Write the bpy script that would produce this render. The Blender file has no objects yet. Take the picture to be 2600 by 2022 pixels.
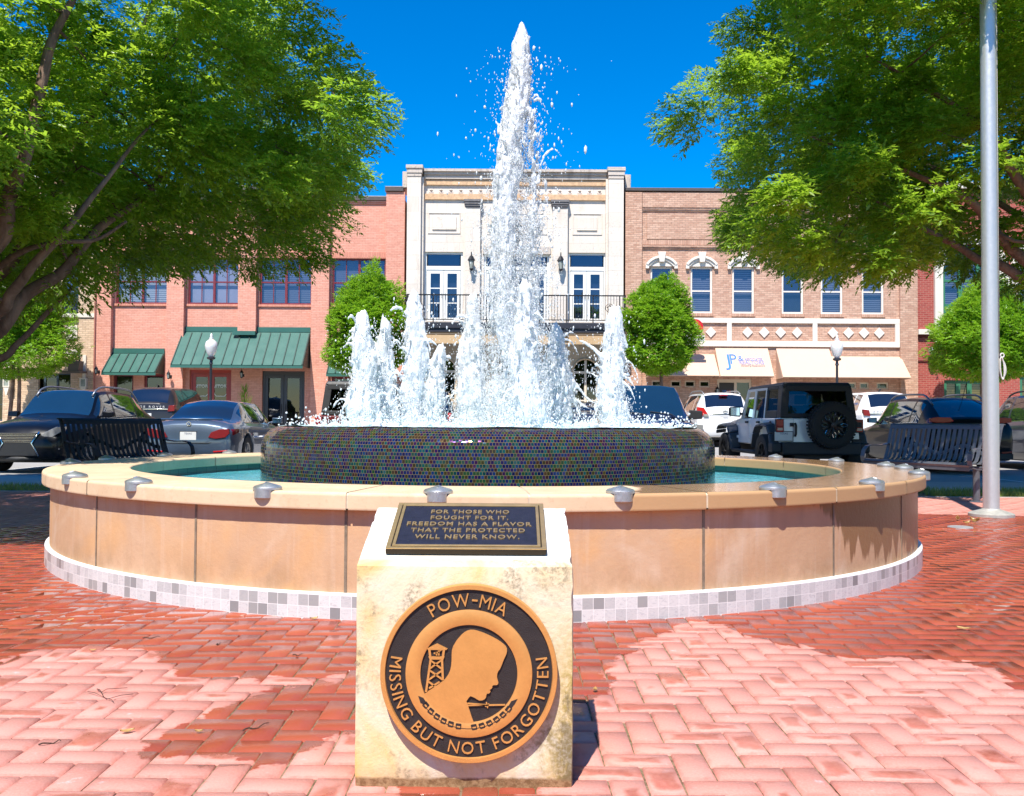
import bpy, bmesh, math, random
import numpy as np
from mathutils import Vector, Matrix, noise as mnoise
random.seed(7); RNG = np.random.default_rng(7)
C = bpy.context.scene.collection
SC = bpy.context.scene
R = math.radians
# ------------------------------------------------------------------ camera, sky, sun, exposure
F_PX, PITCH, ROLL, EYE = 2374.0, 0.0252, 0.0063, 1.0
cam = bpy.data.cameras.new('camera'); cam.sensor_width = 36; cam.lens = 36*F_PX/2600
cam.clip_start = .05; cam.clip_end = 3000
co = bpy.data.objects.new('camera', cam); C.objects.link(co); SC.camera = co
co.matrix_world = (Matrix.Translation((0, 0, EYE)) @ Matrix.Rotation(math.pi/2+PITCH, 4, 'X') @ Matrix.Rotation(ROLL, 4, 'Z'))
SUN_DIR = Vector((-.185, -.60, 1)).normalized()
EL = math.asin(SUN_DIR.z); AZ = math.atan2(SUN_DIR.x, SUN_DIR.y)
wd = bpy.data.worlds.new('World'); SC.world = wd; wd.use_nodes = True
nt = wd.node_tree; nt.nodes.clear()
sky = nt.nodes.new('ShaderNodeTexSky'); sky.sky_type = 'NISHITA'; sky.sun_disc = False
sky.sun_elevation = EL; sky.sun_rotation = AZ; sky.ozone_density = 3.0; sky.air_density = 1.0; sky.dust_density = .15
hs = nt.nodes.new('ShaderNodeHueSaturation'); hs.inputs['Saturation'].default_value = 1.6; hs.inputs['Value'].default_value = 1.16
hs.inputs['Hue'].default_value = .508
bg = nt.nodes.new('ShaderNodeBackground'); bg.inputs[1].default_value = .105
wo = nt.nodes.new('ShaderNodeOutputWorld')
nt.links.new(sky.outputs[0], hs.inputs['Color']); nt.links.new(hs.outputs[0], bg.inputs[0]); nt.links.new(bg.outputs[0], wo.inputs[0])
sl = bpy.data.lights.new('sun', 'SUN'); sl.energy = 5.0; sl.angle = R(.53); sl.color = (1, .95, .87)
so = bpy.data.objects.new('sun', sl); C.objects.link(so); so.rotation_euler = SUN_DIR.to_track_quat('Z', 'Y').to_euler()
so.location = SUN_DIR*60
SC.view_settings.view_transform = 'Standard'; SC.view_settings.look = 'None'
SC.view_settings.exposure = .74; SC.view_settings.gamma = 1; SC.view_settings.use_curve_mapping = False
SC.render.engine = 'CYCLES'; SC.cycles.max_bounces = 10; SC.cycles.diffuse_bounces = 6; SC.cycles.transparent_max_bounces = 10
SC.cycles.caustics_reflective = False; SC.cycles.caustics_refractive = False; SC.cycles.sample_clamp_indirect = 6
try: SC.cycles.use_denoising = True
except Exception: pass
# ------------------------------------------------------------------ measuring helpers (photo pixels -> metres on a stated plane)
def ray(px, py):
    c, s = math.cos(ROLL), math.sin(ROLL)
    a, b = px-1300, py-1011
    u = c*a+s*b; v = -s*a+c*b
    up = -v/F_PX
    return u/F_PX, math.cos(PITCH)-math.sin(PITCH)*up, math.sin(PITCH)+math.cos(PITCH)*up
def W(px, py, Y):
    d = ray(px, py); t = Y/d[1]
    return d[0]*t, EYE+d[2]*t
def G(px, py, z=0.0):
    d = ray(px, py); t = (z-EYE)/d[2]
    return d[0]*t, d[1]*t
def proj(P):
    P = np.asarray(P, float); X, Y, Z = P[..., 0], P[..., 1], P[..., 2]-EYE
    dep = Y*math.cos(PITCH)+Z*math.sin(PITCH); up = -Y*math.sin(PITCH)+Z*math.cos(PITCH)
    dep = np.where(dep < .05, .05, dep)
    u = F_PX*X/dep; v = -F_PX*up/dep; c, s = math.cos(ROLL), math.sin(ROLL)
    return 1300+c*u-s*v, 1011+s*u+c*v
# ------------------------------------------------------------------ object helpers
def setp(o, label=None, cat=None, group=None, kind=None):
    if label: o['label'] = label
    if cat: o['category'] = cat
    if group: o['group'] = group
    if kind: o['kind'] = kind
    return o
def thing(name, label, cat, loc=(0, 0, 0), rotz=0, group=None):
    o = bpy.data.objects.new(name, None); C.objects.link(o); o.empty_display_size = .2
    o.location = loc; o.rotation_euler = (0, 0, rotz)
    return setp(o, label, cat, group)
def copy_tree(o, parent=None):
    c = o.copy(); C.objects.link(c)
    if parent is not None:
        c.parent = parent; c.matrix_parent_inverse = o.matrix_parent_inverse.copy()
    for ch in list(o.children): copy_tree(ch, c)
    return c
class MB:
    def __init__(self): self.v = []; self.f = []; self.mi = []; self.m = 0; self.k = 0; self.pk = []
    def add(self, vs, fs):
        n = len(self.v); self.v += [tuple(p) for p in vs]
        for f in fs: self.f.append(tuple(n+i for i in f)); self.mi.append(self.m); self.pk.append(self.k)
    def box(self, x0, x1, y0, y1, z0, z1):
        if x0 > x1: x0, x1 = x1, x0
        if y0 > y1: y0, y1 = y1, y0
        if z0 > z1: z0, z1 = z1, z0
        self.add([(x0,y0,z0),(x1,y0,z0),(x1,y1,z0),(x0,y1,z0),(x0,y0,z1),(x1,y0,z1),(x1,y1,z1),(x0,y1,z1)],
                 [(0,3,2,1),(4,5,6,7),(0,1,5,4),(1,2,6,5),(2,3,7,6),(3,0,4,7)])
    def prism(self, poly, a, b, axis='y'):
        """poly in the two other axes, extruded from a to b along axis"""
        def P(p, t):
            return (p[0], t, p[1]) if axis == 'y' else ((t, p[0], p[1]) if axis == 'x' else (p[0], p[1], t))
        n = len(poly); vs = [P(p, a) for p in poly]+[P(p, b) for p in poly]
        fs = [tuple(range(n)), tuple(range(2*n-1, n-1, -1))]+[(i, n+i, n+(i+1) % n, (i+1) % n) for i in range(n)]
        self.add(vs, fs)
    def hexa(self, a, b):
        """two quads (4 points each) joined to a solid"""
        self.add(list(a)+list(b), [(3,2,1,0),(4,5,6,7),(0,1,5,4),(1,2,6,5),(2,3,7,6),(3,0,4,7)])
    def tube(self, pts, rad, n=8, cap=True):
        pts = [Vector(p) for p in pts]
        if not hasattr(rad, '__len__'): rad = [rad]*len(pts)
        prev = None; base = len(self.v); vs = []
        for i, p in enumerate(pts):
            d = (pts[min(i+1, len(pts)-1)]-pts[max(i-1, 0)])
            d = d.normalized() if d.length > 1e-9 else Vector((0, 0, 1))
            if prev is None:
                a = Vector((1, 0, 0)) if abs(d.x) < .9 else Vector((0, 1, 0)); u = d.cross(a).normalized()
            else:
                u = (prev-d*prev.dot(d)); u = u.normalized() if u.length > 1e-6 else d.orthogonal().normalized()
            prev = u; w = d.cross(u)
            for k in range(n):
                t = 2*math.pi*k/n; vs.append(p+(u*math.cos(t)+w*math.sin(t))*rad[i])
        fs = []
        for i in range(len(pts)-1):
            for k in range(n):
                a = i*n+k; b = i*n+(k+1) % n; fs.append((a, b, b+n, a+n))
        if cap: fs += [tuple(range(n-1, -1, -1)), tuple((len(pts)-1)*n+k for k in range(n))]
        self.add(vs, fs)
    def lathe(self, prof, c=(0, 0, 0), n=32, a0=0, a1=2*math.pi, close=True):
        full = abs(a1-a0-2*math.pi) < 1e-6; m = n if full else n+1
        vs = []
        for r, z in prof:
            for k in range(m):
                t = a0+(a1-a0)*k/n; vs.append((c[0]+r*math.cos(t), c[1]+r*math.sin(t), c[2]+z))
        fs = []
        for i in range(len(prof)-1):
            for k in range(n):
                a = i*m+k; b = i*m+(k+1) % m; fs.append((a, b, b+m, a+m))
        self.add(vs, fs)
    def ball(self, c, r, sz=1.0, n=10, m=6):
        self.lathe([(max(1e-4, r*math.sin(math.pi*i/m)), -r*sz*math.cos(math.pi*i/m)) for i in range(m+1)], c, n)
    def build_parts(self, name, mat, parent, world=True, **kw):
        """one object per piece number k"""
        out = []
        for k in sorted(set(self.pk)):
            fs = [f for f, p in zip(self.f, self.pk) if p == k]; used = sorted({i for f in fs for i in f}); mp = {v: i for i, v in enumerate(used)}
            m = MB(); m.v = [self.v[i] for i in used]; m.f = [tuple(mp[i] for i in f) for f in fs]; m.mi = [0]*len(fs); out.append(m.build(name, mat, parent, world, **kw))
        return out
    def build(self, name, mat, parent=None, world=False, smooth=False, bevel=0, seg=2, autosmooth=None):
        me = bpy.data.meshes.new(name)
        vs = self.v
        if world and parent is not None:
            r = parent
            while r.parent: r = r.parent
            L = r.location; vs = [(p[0]-L.x, p[1]-L.y, p[2]-L.z) for p in vs]
        me.from_pydata(vs, [], self.f)
        for m in (mat if isinstance(mat, (list, tuple)) else [mat]): me.materials.append(m)
        if any(self.mi): me.polygons.foreach_set('material_index', self.mi)
        bm = bmesh.new(); bm.from_mesh(me); bmesh.ops.recalc_face_normals(bm, faces=bm.faces); bm.to_mesh(me); bm.free()
        o = bpy.data.objects.new(name, me); C.objects.link(o)
        if parent is not None: o.parent = parent
        if smooth: me.polygons.foreach_set('use_smooth', [True]*len(me.polygons))
        if autosmooth:
            me.set_sharp_from_angle(angle=R(autosmooth))
        if bevel:
            b = o.modifiers.new('bevel', 'BEVEL'); b.width = bevel; b.segments = seg; b.limit_method = 'ANGLE'; b.angle_limit = R(35)
        return o
def np_mesh(name, verts, faces, mat, parent=None, smooth=False):
    """verts (n,3), faces (m,k) all the same size k"""
    verts = np.asarray(verts, np.float32); faces = np.asarray(faces, np.int32)
    me = bpy.data.meshes.new(name); n, k = faces.shape
    me.vertices.add(len(verts)); me.vertices.foreach_set('co', verts.ravel())
    me.loops.add(n*k); me.loops.foreach_set('vertex_index', faces.ravel())
    me.polygons.add(n); me.polygons.foreach_set('loop_start', np.arange(0, n*k, k, dtype=np.int32))
    me.polygons.foreach_set('loop_total', np.full(n, k, np.int32))
    if smooth: me.polygons.foreach_set('use_smooth', np.ones(n, bool))
    me.update(calc_edges=True)
    for m in (mat if isinstance(mat, (list, tuple)) else [mat]): me.materials.append(m)
    o = bpy.data.objects.new(name, me); C.objects.link(o)
    if parent is not None: o.parent = parent
    return o
def text_mesh(body, size=1.0, extrude=0.0, shear=0.0, spacing=1.0, offset=0.0):
    """verts and faces of a line of text, centred in x, baseline at y 0"""
    cu = bpy.data.curves.new('txt', 'FONT'); cu.body = body; cu.size = size; cu.extrude = extrude; cu.align_x = 'CENTER'
    cu.shear = shear; cu.space_character = spacing; cu.offset = offset; cu.resolution_u = 3
    o = bpy.data.objects.new('txt', cu); C.objects.link(o)
    bpy.context.view_layer.update()
    me = bpy.data.meshes.new_from_object(o.evaluated_get(bpy.context.evaluated_depsgraph_get()))
    vs = [tuple(v.co) for v in me.vertices]; fs = [tuple(p.vertices) for p in me.polygons]
    bpy.data.objects.remove(o); bpy.data.curves.remove(cu); bpy.data.meshes.remove(me)
    return vs, fs
# ------------------------------------------------------------------ materials
class N:
    """tiny node-tree wrapper"""
    def __init__(self, name):
        self.m = bpy.data.materials.new(name); self.m.use_nodes = True; self.t = self.m.node_tree
        self.t.nodes.clear(); self.out = self.t.nodes.new('ShaderNodeOutputMaterial')
    def n(self, typ, **kw):
        x = self.t.nodes.new('ShaderNode'+typ)
        for k, v in kw.items(): setattr(x, k, v)
        return x
    def l(self, a, b): self.t.links.new(a, b)
    def put(self, sock, v):
        if isinstance(v, bpy.types.NodeSocket): self.l(v, sock)
        elif hasattr(v, '__len__') and len(v) == 3 and sock.type == 'RGBA': sock.default_value = (*v, 1)
        else: sock.default_value = v
    def math(self, op, a, b=0.0, c=0.0, clamp=False):
        x = self.n('Math', operation=op, use_clamp=clamp)
        for i, v in enumerate((a, b, c)): self.put(x.inputs[i], v)
        return x.outputs[0]
    def mix(self, f, a, b, blend='MIX'):
        x = self.n('Mix', data_type='RGBA', blend_type=blend)
        self.put(x.inputs[0], f); self.put(x.inputs[6], a); self.put(x.inputs[7], b); return x.outputs[2]
    def mapr(self, v, a, b, c=0.0, d=1.0, smooth=False):
        x = self.n('MapRange', interpolation_type='SMOOTHSTEP' if smooth else 'LINEAR')
        for i, k in enumerate((v, a, b, c, d)): self.put(x.inputs[i], k)
        return x.outputs[0]
    def noise(self, scale=5, detail=4, rough=.55, vec=None, dist=0.0):
        x = self.n('TexNoise'); x.inputs['Scale'].default_value = scale; x.inputs['Detail'].default_value = detail
        x.inputs['Roughness'].default_value = rough; x.inputs['Distortion'].default_value = dist
        if vec is not None: self.l(vec, x.inputs['Vector'])
        return x.outputs[0]
    def pos(self, scale=None):
        g = self.n('NewGeometry').outputs['Position']
        if scale is None: return g
        x = self.n('VectorMath', operation='MULTIPLY'); self.l(g, x.inputs[0]); x.inputs[1].default_value = scale; return x.outputs[0]
    def objco(self, scale=None):
        g = self.n('TexCoord').outputs['Object']
        if scale is None: return g
        x = self.n('VectorMath', operation='MULTIPLY'); self.l(g, x.inputs[0]); x.inputs[1].default_value = scale; return x.outputs[0]
    def ramp(self, fac, stops, interp='LINEAR'):
        x = self.n('ValToRGB'); cr = x.color_ramp; cr.interpolation = interp
        while len(cr.elements) > 1: cr.elements.remove(cr.elements[-1])
        cr.elements[0].position = stops[0][0]; cr.elements[0].color = (*stops[0][1], 1)
        for p, c in stops[1:]:
            e = cr.elements.new(p); e.color = (*c, 1)
        self.put(x.inputs[0], fac); return x.outputs[0]
    def bump(self, h, strength=.3, dist=.01):
        x = self.n('Bump'); x.inputs['Strength'].default_value = strength; x.inputs['Distance'].default_value = dist
        self.l(h, x.inputs['Height']); return x.outputs[0]
    def princ(self, base, rough=.5, metal=0.0, spec=.5, normal=None, **kw):
        p = self.n('BsdfPrincipled')
        self.put(p.inputs['Base Color'], base); self.put(p.inputs['Roughness'], rough); self.put(p.inputs['Metallic'], metal)
        self.put(p.inputs['Specular IOR Level'], spec)
        if normal is not None: self.l(normal, p.inputs['Normal'])
        for k, v in kw.items(): self.put(p.inputs[k], v)
        self.l(p.outputs[0], self.out.inputs[0]); return p
def simple(name, rgb, rough=.5, metal=0, spec=.5, var=.12, scale=6, bump=0, coat=0, wear=None, roughvar=.1):
    q = N(name); P = q.objco()
    f = q.noise(scale, 5, .6, P); f2 = q.noise(scale*7.3, 3, .6, P)
    k = q.math('ADD', q.math('MULTIPLY', f, .7), q.math('MULTIPLY', f2, .3))
    lo = tuple(c*(1-var) for c in rgb); hi = tuple(min(1, c*(1+var)) for c in rgb)
    col = q.mix(q.mapr(k, .3, .7), lo, hi)
    if wear: col = q.mix(q.mapr(f2, .62, .75), col, wear)
    nm = q.bump(f2, bump, .01) if bump else None
    q.princ(col, q.mapr(f, .3, .7, max(0.02, rough-roughvar*rough), min(1, rough+roughvar*rough)), metal, spec, nm, **({'Coat Weight': coat, 'Coat Roughness': .03} if coat else {}))
    return q.m
def brickmat(name, c1, c2, mortar, bw=.22, bh=.075, ms=.010, extra=None, bump=.6, stain=.18, mix=.0):
    """running-bond brick laid on world-vertical faces"""
    q = N(name); g = q.n('NewGeometry'); s = q.n('SeparateXYZ'); q.l(g.outputs['Position'], s.inputs[0])
    sn = q.n('SeparateXYZ'); q.l(g.outputs['True Normal'], sn.inputs[0])
    side = q.math('GREATER_THAN', q.math('ABSOLUTE', sn.outputs[0]), .6)
    u = q.math('ADD', q.math('MULTIPLY', s.outputs[0], q.math('SUBTRACT', 1.0, side)), q.math('MULTIPLY', s.outputs[1], side))
    cv = q.n('CombineXYZ'); q.l(u, cv.inputs[0]); q.l(s.outputs[2], cv.inputs[1])
    b = q.n('TexBrick'); q.l(cv.outputs[0], b.inputs['Vector'])
    b.inputs['Scale'].default_value = 1; b.inputs['Brick Width'].default_value = bw; b.inputs['Row Height'].default_value = bh
    b.inputs['Mortar Size'].default_value = ms; b.inputs['Mortar Smooth'].default_value = .3; b.inputs['Bias'].default_value = 0
    q.put(b.inputs['Color1'], c1); q.put(b.inputs['Color2'], c2); q.put(b.inputs['Mortar'], mortar)
    n1 = q.noise(.6, 5, .6, g.outputs['Position']); n2 = q.noise(9, 4, .6, g.outputs['Position'])
    col = q.mix(q.mapr(n1, .35, .75, 0, stain*1.6), b.outputs['Color'], tuple(c*.55 for c in c1))
    col = q.mix(q.mapr(n2, .3, .8, 0, .30), col, tuple(min(1, c*1.35+.03) for c in c2))
    q.princ(col, .85, 0, .25, q.bump(q.math('ADD', q.math('MULTIPLY', b.outputs['Fac'], -1.0), q.math('MULTIPLY', n2, .5)), bump, .012))
    return q.m
# ================================================================== ground: brick plaza, walk, street, verge
FC = (-.194, 8.08); R_TILE, R_WALL, R_COP, R_IN, Z_COP = 3.424, 3.394, 3.449, 2.863, .64
def poly_sdf(P, poly):
    """signed distance, positive inside"""
    poly = np.asarray(poly, float); d = np.full(len(P), 1e9); ins = np.zeros(len(P), bool)
    for i in range(len(poly)):
        a, b = poly[i], poly[(i+1) % len(poly)]
        ab = b-a; ap = P-a; t = np.clip((ap@ab)/max(1e-9, ab@ab), 0, 1)
        d = np.minimum(d, np.hypot(*(ap-t[:, None]*ab).T))
        c = ((a[1] > P[:, 1]) != (b[1] > P[:, 1]))
        with np.errstate(divide='ignore', invalid='ignore'):
            xi = (b[0]-a[0])*(P[:, 1]-a[1])/(b[1]-a[1])+a[0]
        ins ^= c & (P[:, 0] < xi)
    return np.where(ins, d, -d)
def crop_poly(pts, ox, oy, sc): return [G(ox+x/sc, oy+y/sc) for x, y in pts]
DRY = [crop_poly([(-60,600),(100,535),(135,525),(185,470),(180,400),(230,330),(310,270),(400,225),(470,200),(430,165),(590,150),(720,150),(730,185),(820,200),(960,240),(1150,275),(1250,310),(1400,330),(1660,315),(1900,340),(2000,365),(2100,420),(2130,470),(2190,490),(2300,500),(2500,1300),(-300,1300)], 1450, 1500, 1.9),
       crop_poly([(-400,640),(0,510),(60,480),(250,420),(330,415),(480,430),(700,440),(840,440),(860,490),(960,520),(990,560),(940,600),(1060,610),(1220,600),(1400,590),(1470,580),(1530,640),(1650,600),(1800,600),(1980,570),(1985,600),(1800,615),(1600,650),(1450,680),(1300,730),(1230,770),(1190,800),(1000,820),(960,860),(900,900),(850,970),(780,1030),(980,1040),(1200,1045),(1190,1090),(1240,1080),(1300,1050),(1420,1040),(1410,1090),(1700,1000),(1800,950),(1985,900),(2200,900),(2200,1500),(-900,1500)], 0, 1450, 2.184),
       [(3.2,10.75),(4.0,10.55),(5.0,10.35),(6.2,10.2),(8.5,10.35),(14,10),(14,15),(3,15)],
       [(-14,7.4),(-6,7.9),(-4.6,8.6),(-3.2,11.5),(-3,15),(-14,15)]]
def brick_paver_mat():
    q = N('brick paver'); g = q.pos()
    tint = q.n('Attribute', attribute_name='tint').outputs['Fac']; sd = q.n('Attribute', attribute_name='dry').outputs['Fac']
    bu = q.n('Attribute', attribute_name='face_uv').outputs['Vector']
    nz = q.noise(5.5, 4, .6, g); nz2 = q.noise(26, 4, .65, g); n3 = q.noise(120, 3, .7, g); n4 = q.noise(1.7, 4, .6, g)
    edge = q.math('ADD', sd, q.math('ADD', q.math('MULTIPLY', q.math('SUBTRACT', nz, .5), .16), q.math('ADD', q.math('MULTIPLY', q.math('SUBTRACT', nz2, .5), .085), q.math('MULTIPLY', q.math('SUBTRACT', tint, .5), .07))))
    dry = q.mapr(edge, -.008, .012, 0, 1, True)
    # damp left inside single bricks that are otherwise dry
    sb = q.n('SeparateXYZ'); q.l(bu, sb.inputs[0])
    cen = q.math('MAXIMUM', q.math('ABSOLUTE', sb.outputs[0]), q.math('MULTIPLY', q.math('ABSOLUTE', sb.outputs[1]), 1.35))
    damp = q.mapr(q.math('ADD', q.math('ADD', tint, q.math('MULTIPLY', nz, .8)), q.math('MULTIPLY', cen, -.35)), .93, 1.15, 0, .85, True)
    near = q.mapr(edge, .02, .75, .34, -.10)
    damp = q.math('MULTIPLY', q.mapr(q.math('ADD', damp, near), .22, 1.0, 0, .9), q.mapr(nz2, .2, .7, .45, 1))
    efl = q.math('MULTIPLY', q.mapr(nz2, .58, .75), q.mapr(nz, .5, .68))
    drycol = q.mix(tint, (.48, .195, .152), (.60, .275, .222))
    drycol = q.mix(q.mapr(n3, .3, .75, 0, .5), drycol, (.66, .335, .275))
    drycol = q.mix(q.mapr(n4, .45, .75, 0, .28), drycol, (.44, .165, .13))
    drycol = q.mix(q.math('MULTIPLY', efl, .55), drycol, (.78, .66, .68))
    mx = q.math('MAXIMUM', q.math('ABSOLUTE', sb.outputs[0]), q.math('ABSOLUTE', sb.outputs[1])); rim = q.math('MULTIPLY', q.mapr(q.math('ADD', mx, q.math('MULTIPLY', q.math('SUBTRACT', nz2, .5), .9)), .84, 1.10), .42)
    drycol = q.mix(rim, drycol, (.36, .105, .075))
    wetcol = q.mix(tint, (.255, .052, .027), (.36, .088, .044))
    wetcol = q.mix(q.mapr(n3, .35, .75, 0, .35), wetcol, (.40, .12, .065))
    wetcol = q.mix(q.mapr(n4, .35, .7, 0, .4), wetcol, (.27, .035, .026))
    k = q.math('MULTIPLY', dry, q.math('SUBTRACT', 1.0, damp), clamp=True)
    col = q.mix(k, wetcol, drycol)
    pud = q.n('Attribute', attribute_name='puddle').outputs['Fac']
    pk = q.math('MULTIPLY', q.mapr(q.math('ADD', pud, q.math('MULTIPLY', q.math('SUBTRACT', nz, .5), .5)), -.02, .06, 0, 1, True), q.math('SUBTRACT', 1.0, dry))
    rough = q.mix(k, q.mapr(n4, .3, .7, .05, .30), (.88, .88, .88)); rough = q.mix(pk, rough, (.02, .02, .02))
    sp = q.mix(k, (.5, .5, .5), (.2, .2, .2))
    b = q.math('MULTIPLY', q.math('ADD', q.math('MULTIPLY', n3, .5), q.math('MULTIPLY', nz2, .6)), q.math('SUBTRACT', 1.0, q.math('MULTIPLY', pk, .93)))
    nm = q.bump(b, .5, .006)
    q.princ(col, rough, 0, sp, nm)
    return q.m
M_PAVE = brick_paver_mat()
def joint_mat():
    q = N('joint sand'); g = q.pos(); sd = q.n('Attribute', attribute_name='dry').outputs['Fac']
    n = q.noise(40, 4, .7, g); n2 = q.noise(3, 3, .6, g)
    c = q.mix(q.mapr(n, .35, .65), (.10, .060, .034), (.29, .215, .135))
    c = q.mix(q.mapr(n2, .5, .66, 0, .6), c, (.07, .085, .03))
    q.princ(c, .9, 0, .2, q.bump(n, .6, .01)); return q.m
M_JOINT = joint_mat()
PX0, PX1, PY0, PY1 = -9.5, 10.0, 1.3, 12.9
def build_plaza():
    Wd = .1025; ox, oy = -.03, 1.21
    nx0, nx1 = int((PX0-ox)/Wd), int((PX1-ox)/Wd)+1; ny1 = int((PY1-oy)/Wd)+1
    cx, cy, hw, hh = [], [], [], []
    for j in range(0, ny1):
        for i in range(nx0, nx1):
            s = (i-j) % 4
            if s == 0: a = (i+1, j+.5, 1, .5)
            elif s == 3: a = (i+.5, j+1, .5, 1)
            else: continue
            x, y = ox+a[0]*Wd, oy+a[1]*Wd
            if (x-FC[0])**2+(y-FC[1])**2 < (R_TILE-.12)**2: continue
            if not (PX0 < x < PX1 and PY0 < y < PY1): continue
            if abs(x) > .62*y+.9: continue
            cx.append(x); cy.append(y); hw.append(a[2]*Wd); hh.append(a[3]*Wd)
    cx, cy, hw, hh = map(np.array, (cx, cy, hw, hh)); n = len(cx)
    jit = RNG.normal(0, .0009, (n, 2)); cx = cx+jit[:, 0]; cy = cy+jit[:, 1]
    dz = RNG.normal(0, .0006, n); tx, ty = RNG.normal(0, .0035, n), RNG.normal(0, .0035, n)
    g, bv = .0024, .0040
    V = np.zeros((n, 8, 3))
    for k, (sx, sy) in enumerate(((-1,-1),(1,-1),(1,1),(-1,1))):
        wob = RNG.normal(0, .0008, (n, 4))
        for lev, (inset, z) in enumerate(((g, -.007), (g+bv, 0.0))):
            x = sx*(hw-inset)+wob[:, lev*2]; y = sy*(hh-inset)+wob[:, lev*2+1]
            V[:, lev*4+k, 0] = cx+x; V[:, lev*4+k, 1] = cy+y; V[:, lev*4+k, 2] = z+dz+tx*x+ty*y
    base = (np.arange(n)*8)[:, None]
    q = np.array([[4,5,6,7],[0,1,5,4],[1,2,6,5],[2,3,7,6],[3,0,4,7]])
    Fq = (base[:, :, None]+q[None]).reshape(-1, 4)
    Vf = V.reshape(-1, 3); nb = len(Vf)
    # bedding sheet between the bricks, a ring left out under the basin
    gx, gy = np.arange(PX0-6, PX1+6, .25), np.arange(PY0-1.2, PY1+.01, .25)
    XX, YY = np.meshgrid(gx, gy); S = np.stack([XX.ravel(), YY.ravel(), np.full(XX.size, -.0075)], 1)
    nxg = len(gx); a = np.arange((len(gy)-1)*nxg).reshape(-1, nxg)[:, :-1].ravel()
    Fs = np.stack([a, a+1, a+1+nxg, a+nxg], 1)
    ctr = S[Fs].mean(1); keep = np.hypot(ctr[:, 0]-FC[0], ctr[:, 1]-FC[1]) > R_TILE-.45
    Fs = Fs[keep]+nb
    o = np_mesh('plaza', np.vstack([Vf, S]), np.vstack([Fq, Fs]), [M_PAVE, M_JOINT])
    me = o.data; me.polygons.foreach_set('material_index', np.r_[np.zeros(len(Fq), np.int32), np.ones(len(Fs), np.int32)])
    allv = np.vstack([Vf, S]); P = allv[:, :2]
    sd = np.max([poly_sdf(P, p) for p in DRY], 0)
    at = me.attributes.new('dry', 'FLOAT', 'POINT'); at.data.foreach_set('value', sd.astype(np.float32))
    tint = np.r_[np.repeat(RNG.random(n), 8), np.full(len(S), .5)]
    at = me.attributes.new('tint', 'FLOAT', 'POINT'); at.data.foreach_set('value', tint.astype(np.float32))
    uv = np.zeros((len(allv), 3), np.float32); loc = np.array([[-1,-1,0],[1,-1,0],[1,1,0],[-1,1,0]]*2, np.float32)
    uv[:nb] = np.tile(loc, (n, 1)); at = me.attributes.new('face_uv', 'FLOAT_VECTOR', 'POINT'); at.data.foreach_set('vector', uv.ravel())
    pud = np.full(len(P), -1.0)
    for px, py, rx, ry in ((35,1507,.42,.20),(170,1560,.5,.22),(2540,1540,.62,.13),(2440,1345,.75,.20),(560,1560,.5,.12),(120,1580,.5,.15)):
        x, y = G(px, py); pud = np.maximum(pud, 1-np.hypot((P[:, 0]-x)/rx, (P[:, 1]-y)/ry))
    at = me.attributes.new('puddle', 'FLOAT', 'POINT'); at.data.foreach_set('value', pud.astype(np.float32))
    o['kind'] = 'structure'; return o
build_plaza()
# lower ground to the horizon, walk, kerb, street climbing to the shops
M_CONC = simple('concrete', (.42, .385, .34), .85, var=.16, scale=1.4, bump=.25, wear=(.30, .27, .23))
M_ASPH = simple('asphalt', (.30, .285, .265), .9, var=.18, scale=.8, bump=.4, wear=(.21, .2, .19))
M_DIRT = simple('soil', (.16, .115, .075), .95, var=.4, scale=9, bump=.8, wear=(.40, .33, .24))
def strip(name, mat, prof, x0=-75, x1=75, nx=30):
    m = MB()
    for (y0, z0), (y1, z1) in zip(prof[:-1], prof[1:]):
        m.add([(x0, y0, z0), (x1, y0, z0), (x1, y1, z1), (x0, y1, z1)], [(0, 1, 2, 3)])
    o = m.build(name, mat); o['kind'] = 'structure'; return o
gm = MB(); gm.add([(-900,-900,-.2),(900,-900,-.2),(900,900,-.2),(-900,900,-.2)], [(0,1,2,3)])
gm.build('ground', M_DIRT)['kind'] = 'structure'
strip('walk', M_CONC, [(14.0, -.012), (16.4, -.012), (16.4, -.06)])
strip('street', M_ASPH, [(16.4, -.05), (23, -.05), (35.2, .30)])
strip('kerb', M_CONC, [(35.2, .28), (35.2, .43), (35.45, .44)])
strip('pavement', M_CONC, [(35.45, .445), (40.6, .5)])
mk = simple('road paint', (.72, .71, .68), .7, var=.15)
mm = MB()
for k in range(-9, 10):
    x = k*2.8+.9; mm.add([(x, 17.0, -.044), (x+.1, 17.0, -.044), (x+.1, 22.3, -.044), (x, 22.3, -.044)], [(0,1,2,3)])
mm.build('road_markings', mk)['kind'] = 'structure'
# verge with soil and grass blades
vm = MB(); vm.add([(-30,12.85,-.012),(30,12.85,-.012),(30,14.05,-.004),(-30,14.05,-.004)], [(0,1,2,3)])
vm.build('verge', M_DIRT)['kind'] = 'structure'
bm_ = MB(); bm_.box(-9.5, 10, 12.86, 12.95, -.1, .004); bm_.build('edging', M_CONC)['kind'] = 'structure'
def leafmat(name, a, b, trans=.45, rough=.35, spec=.5, back=None):
    q = N(name); at = q.n('Attribute', attribute_name='tint').outputs['Fac']
    col = q.mix(at, a, b)
    d = q.n('BsdfPrincipled'); q.put(d.inputs['Base Color'], col); d.inputs['Roughness'].default_value = rough; d.inputs['Specular IOR Level'].default_value = spec
    t = q.n('BsdfTranslucent'); q.put(t.inputs[0], q.mix(.5, col, tuple(min(1, c*2.2) for c in b)))
    x = q.n('MixShader'); x.inputs[0].default_value = trans; q.l(d.outputs[0], x.inputs[1]); q.l(t.outputs[0], x.inputs[2])
    q.l(x.outputs[0], q.out.inputs[0]); return q.m
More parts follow.
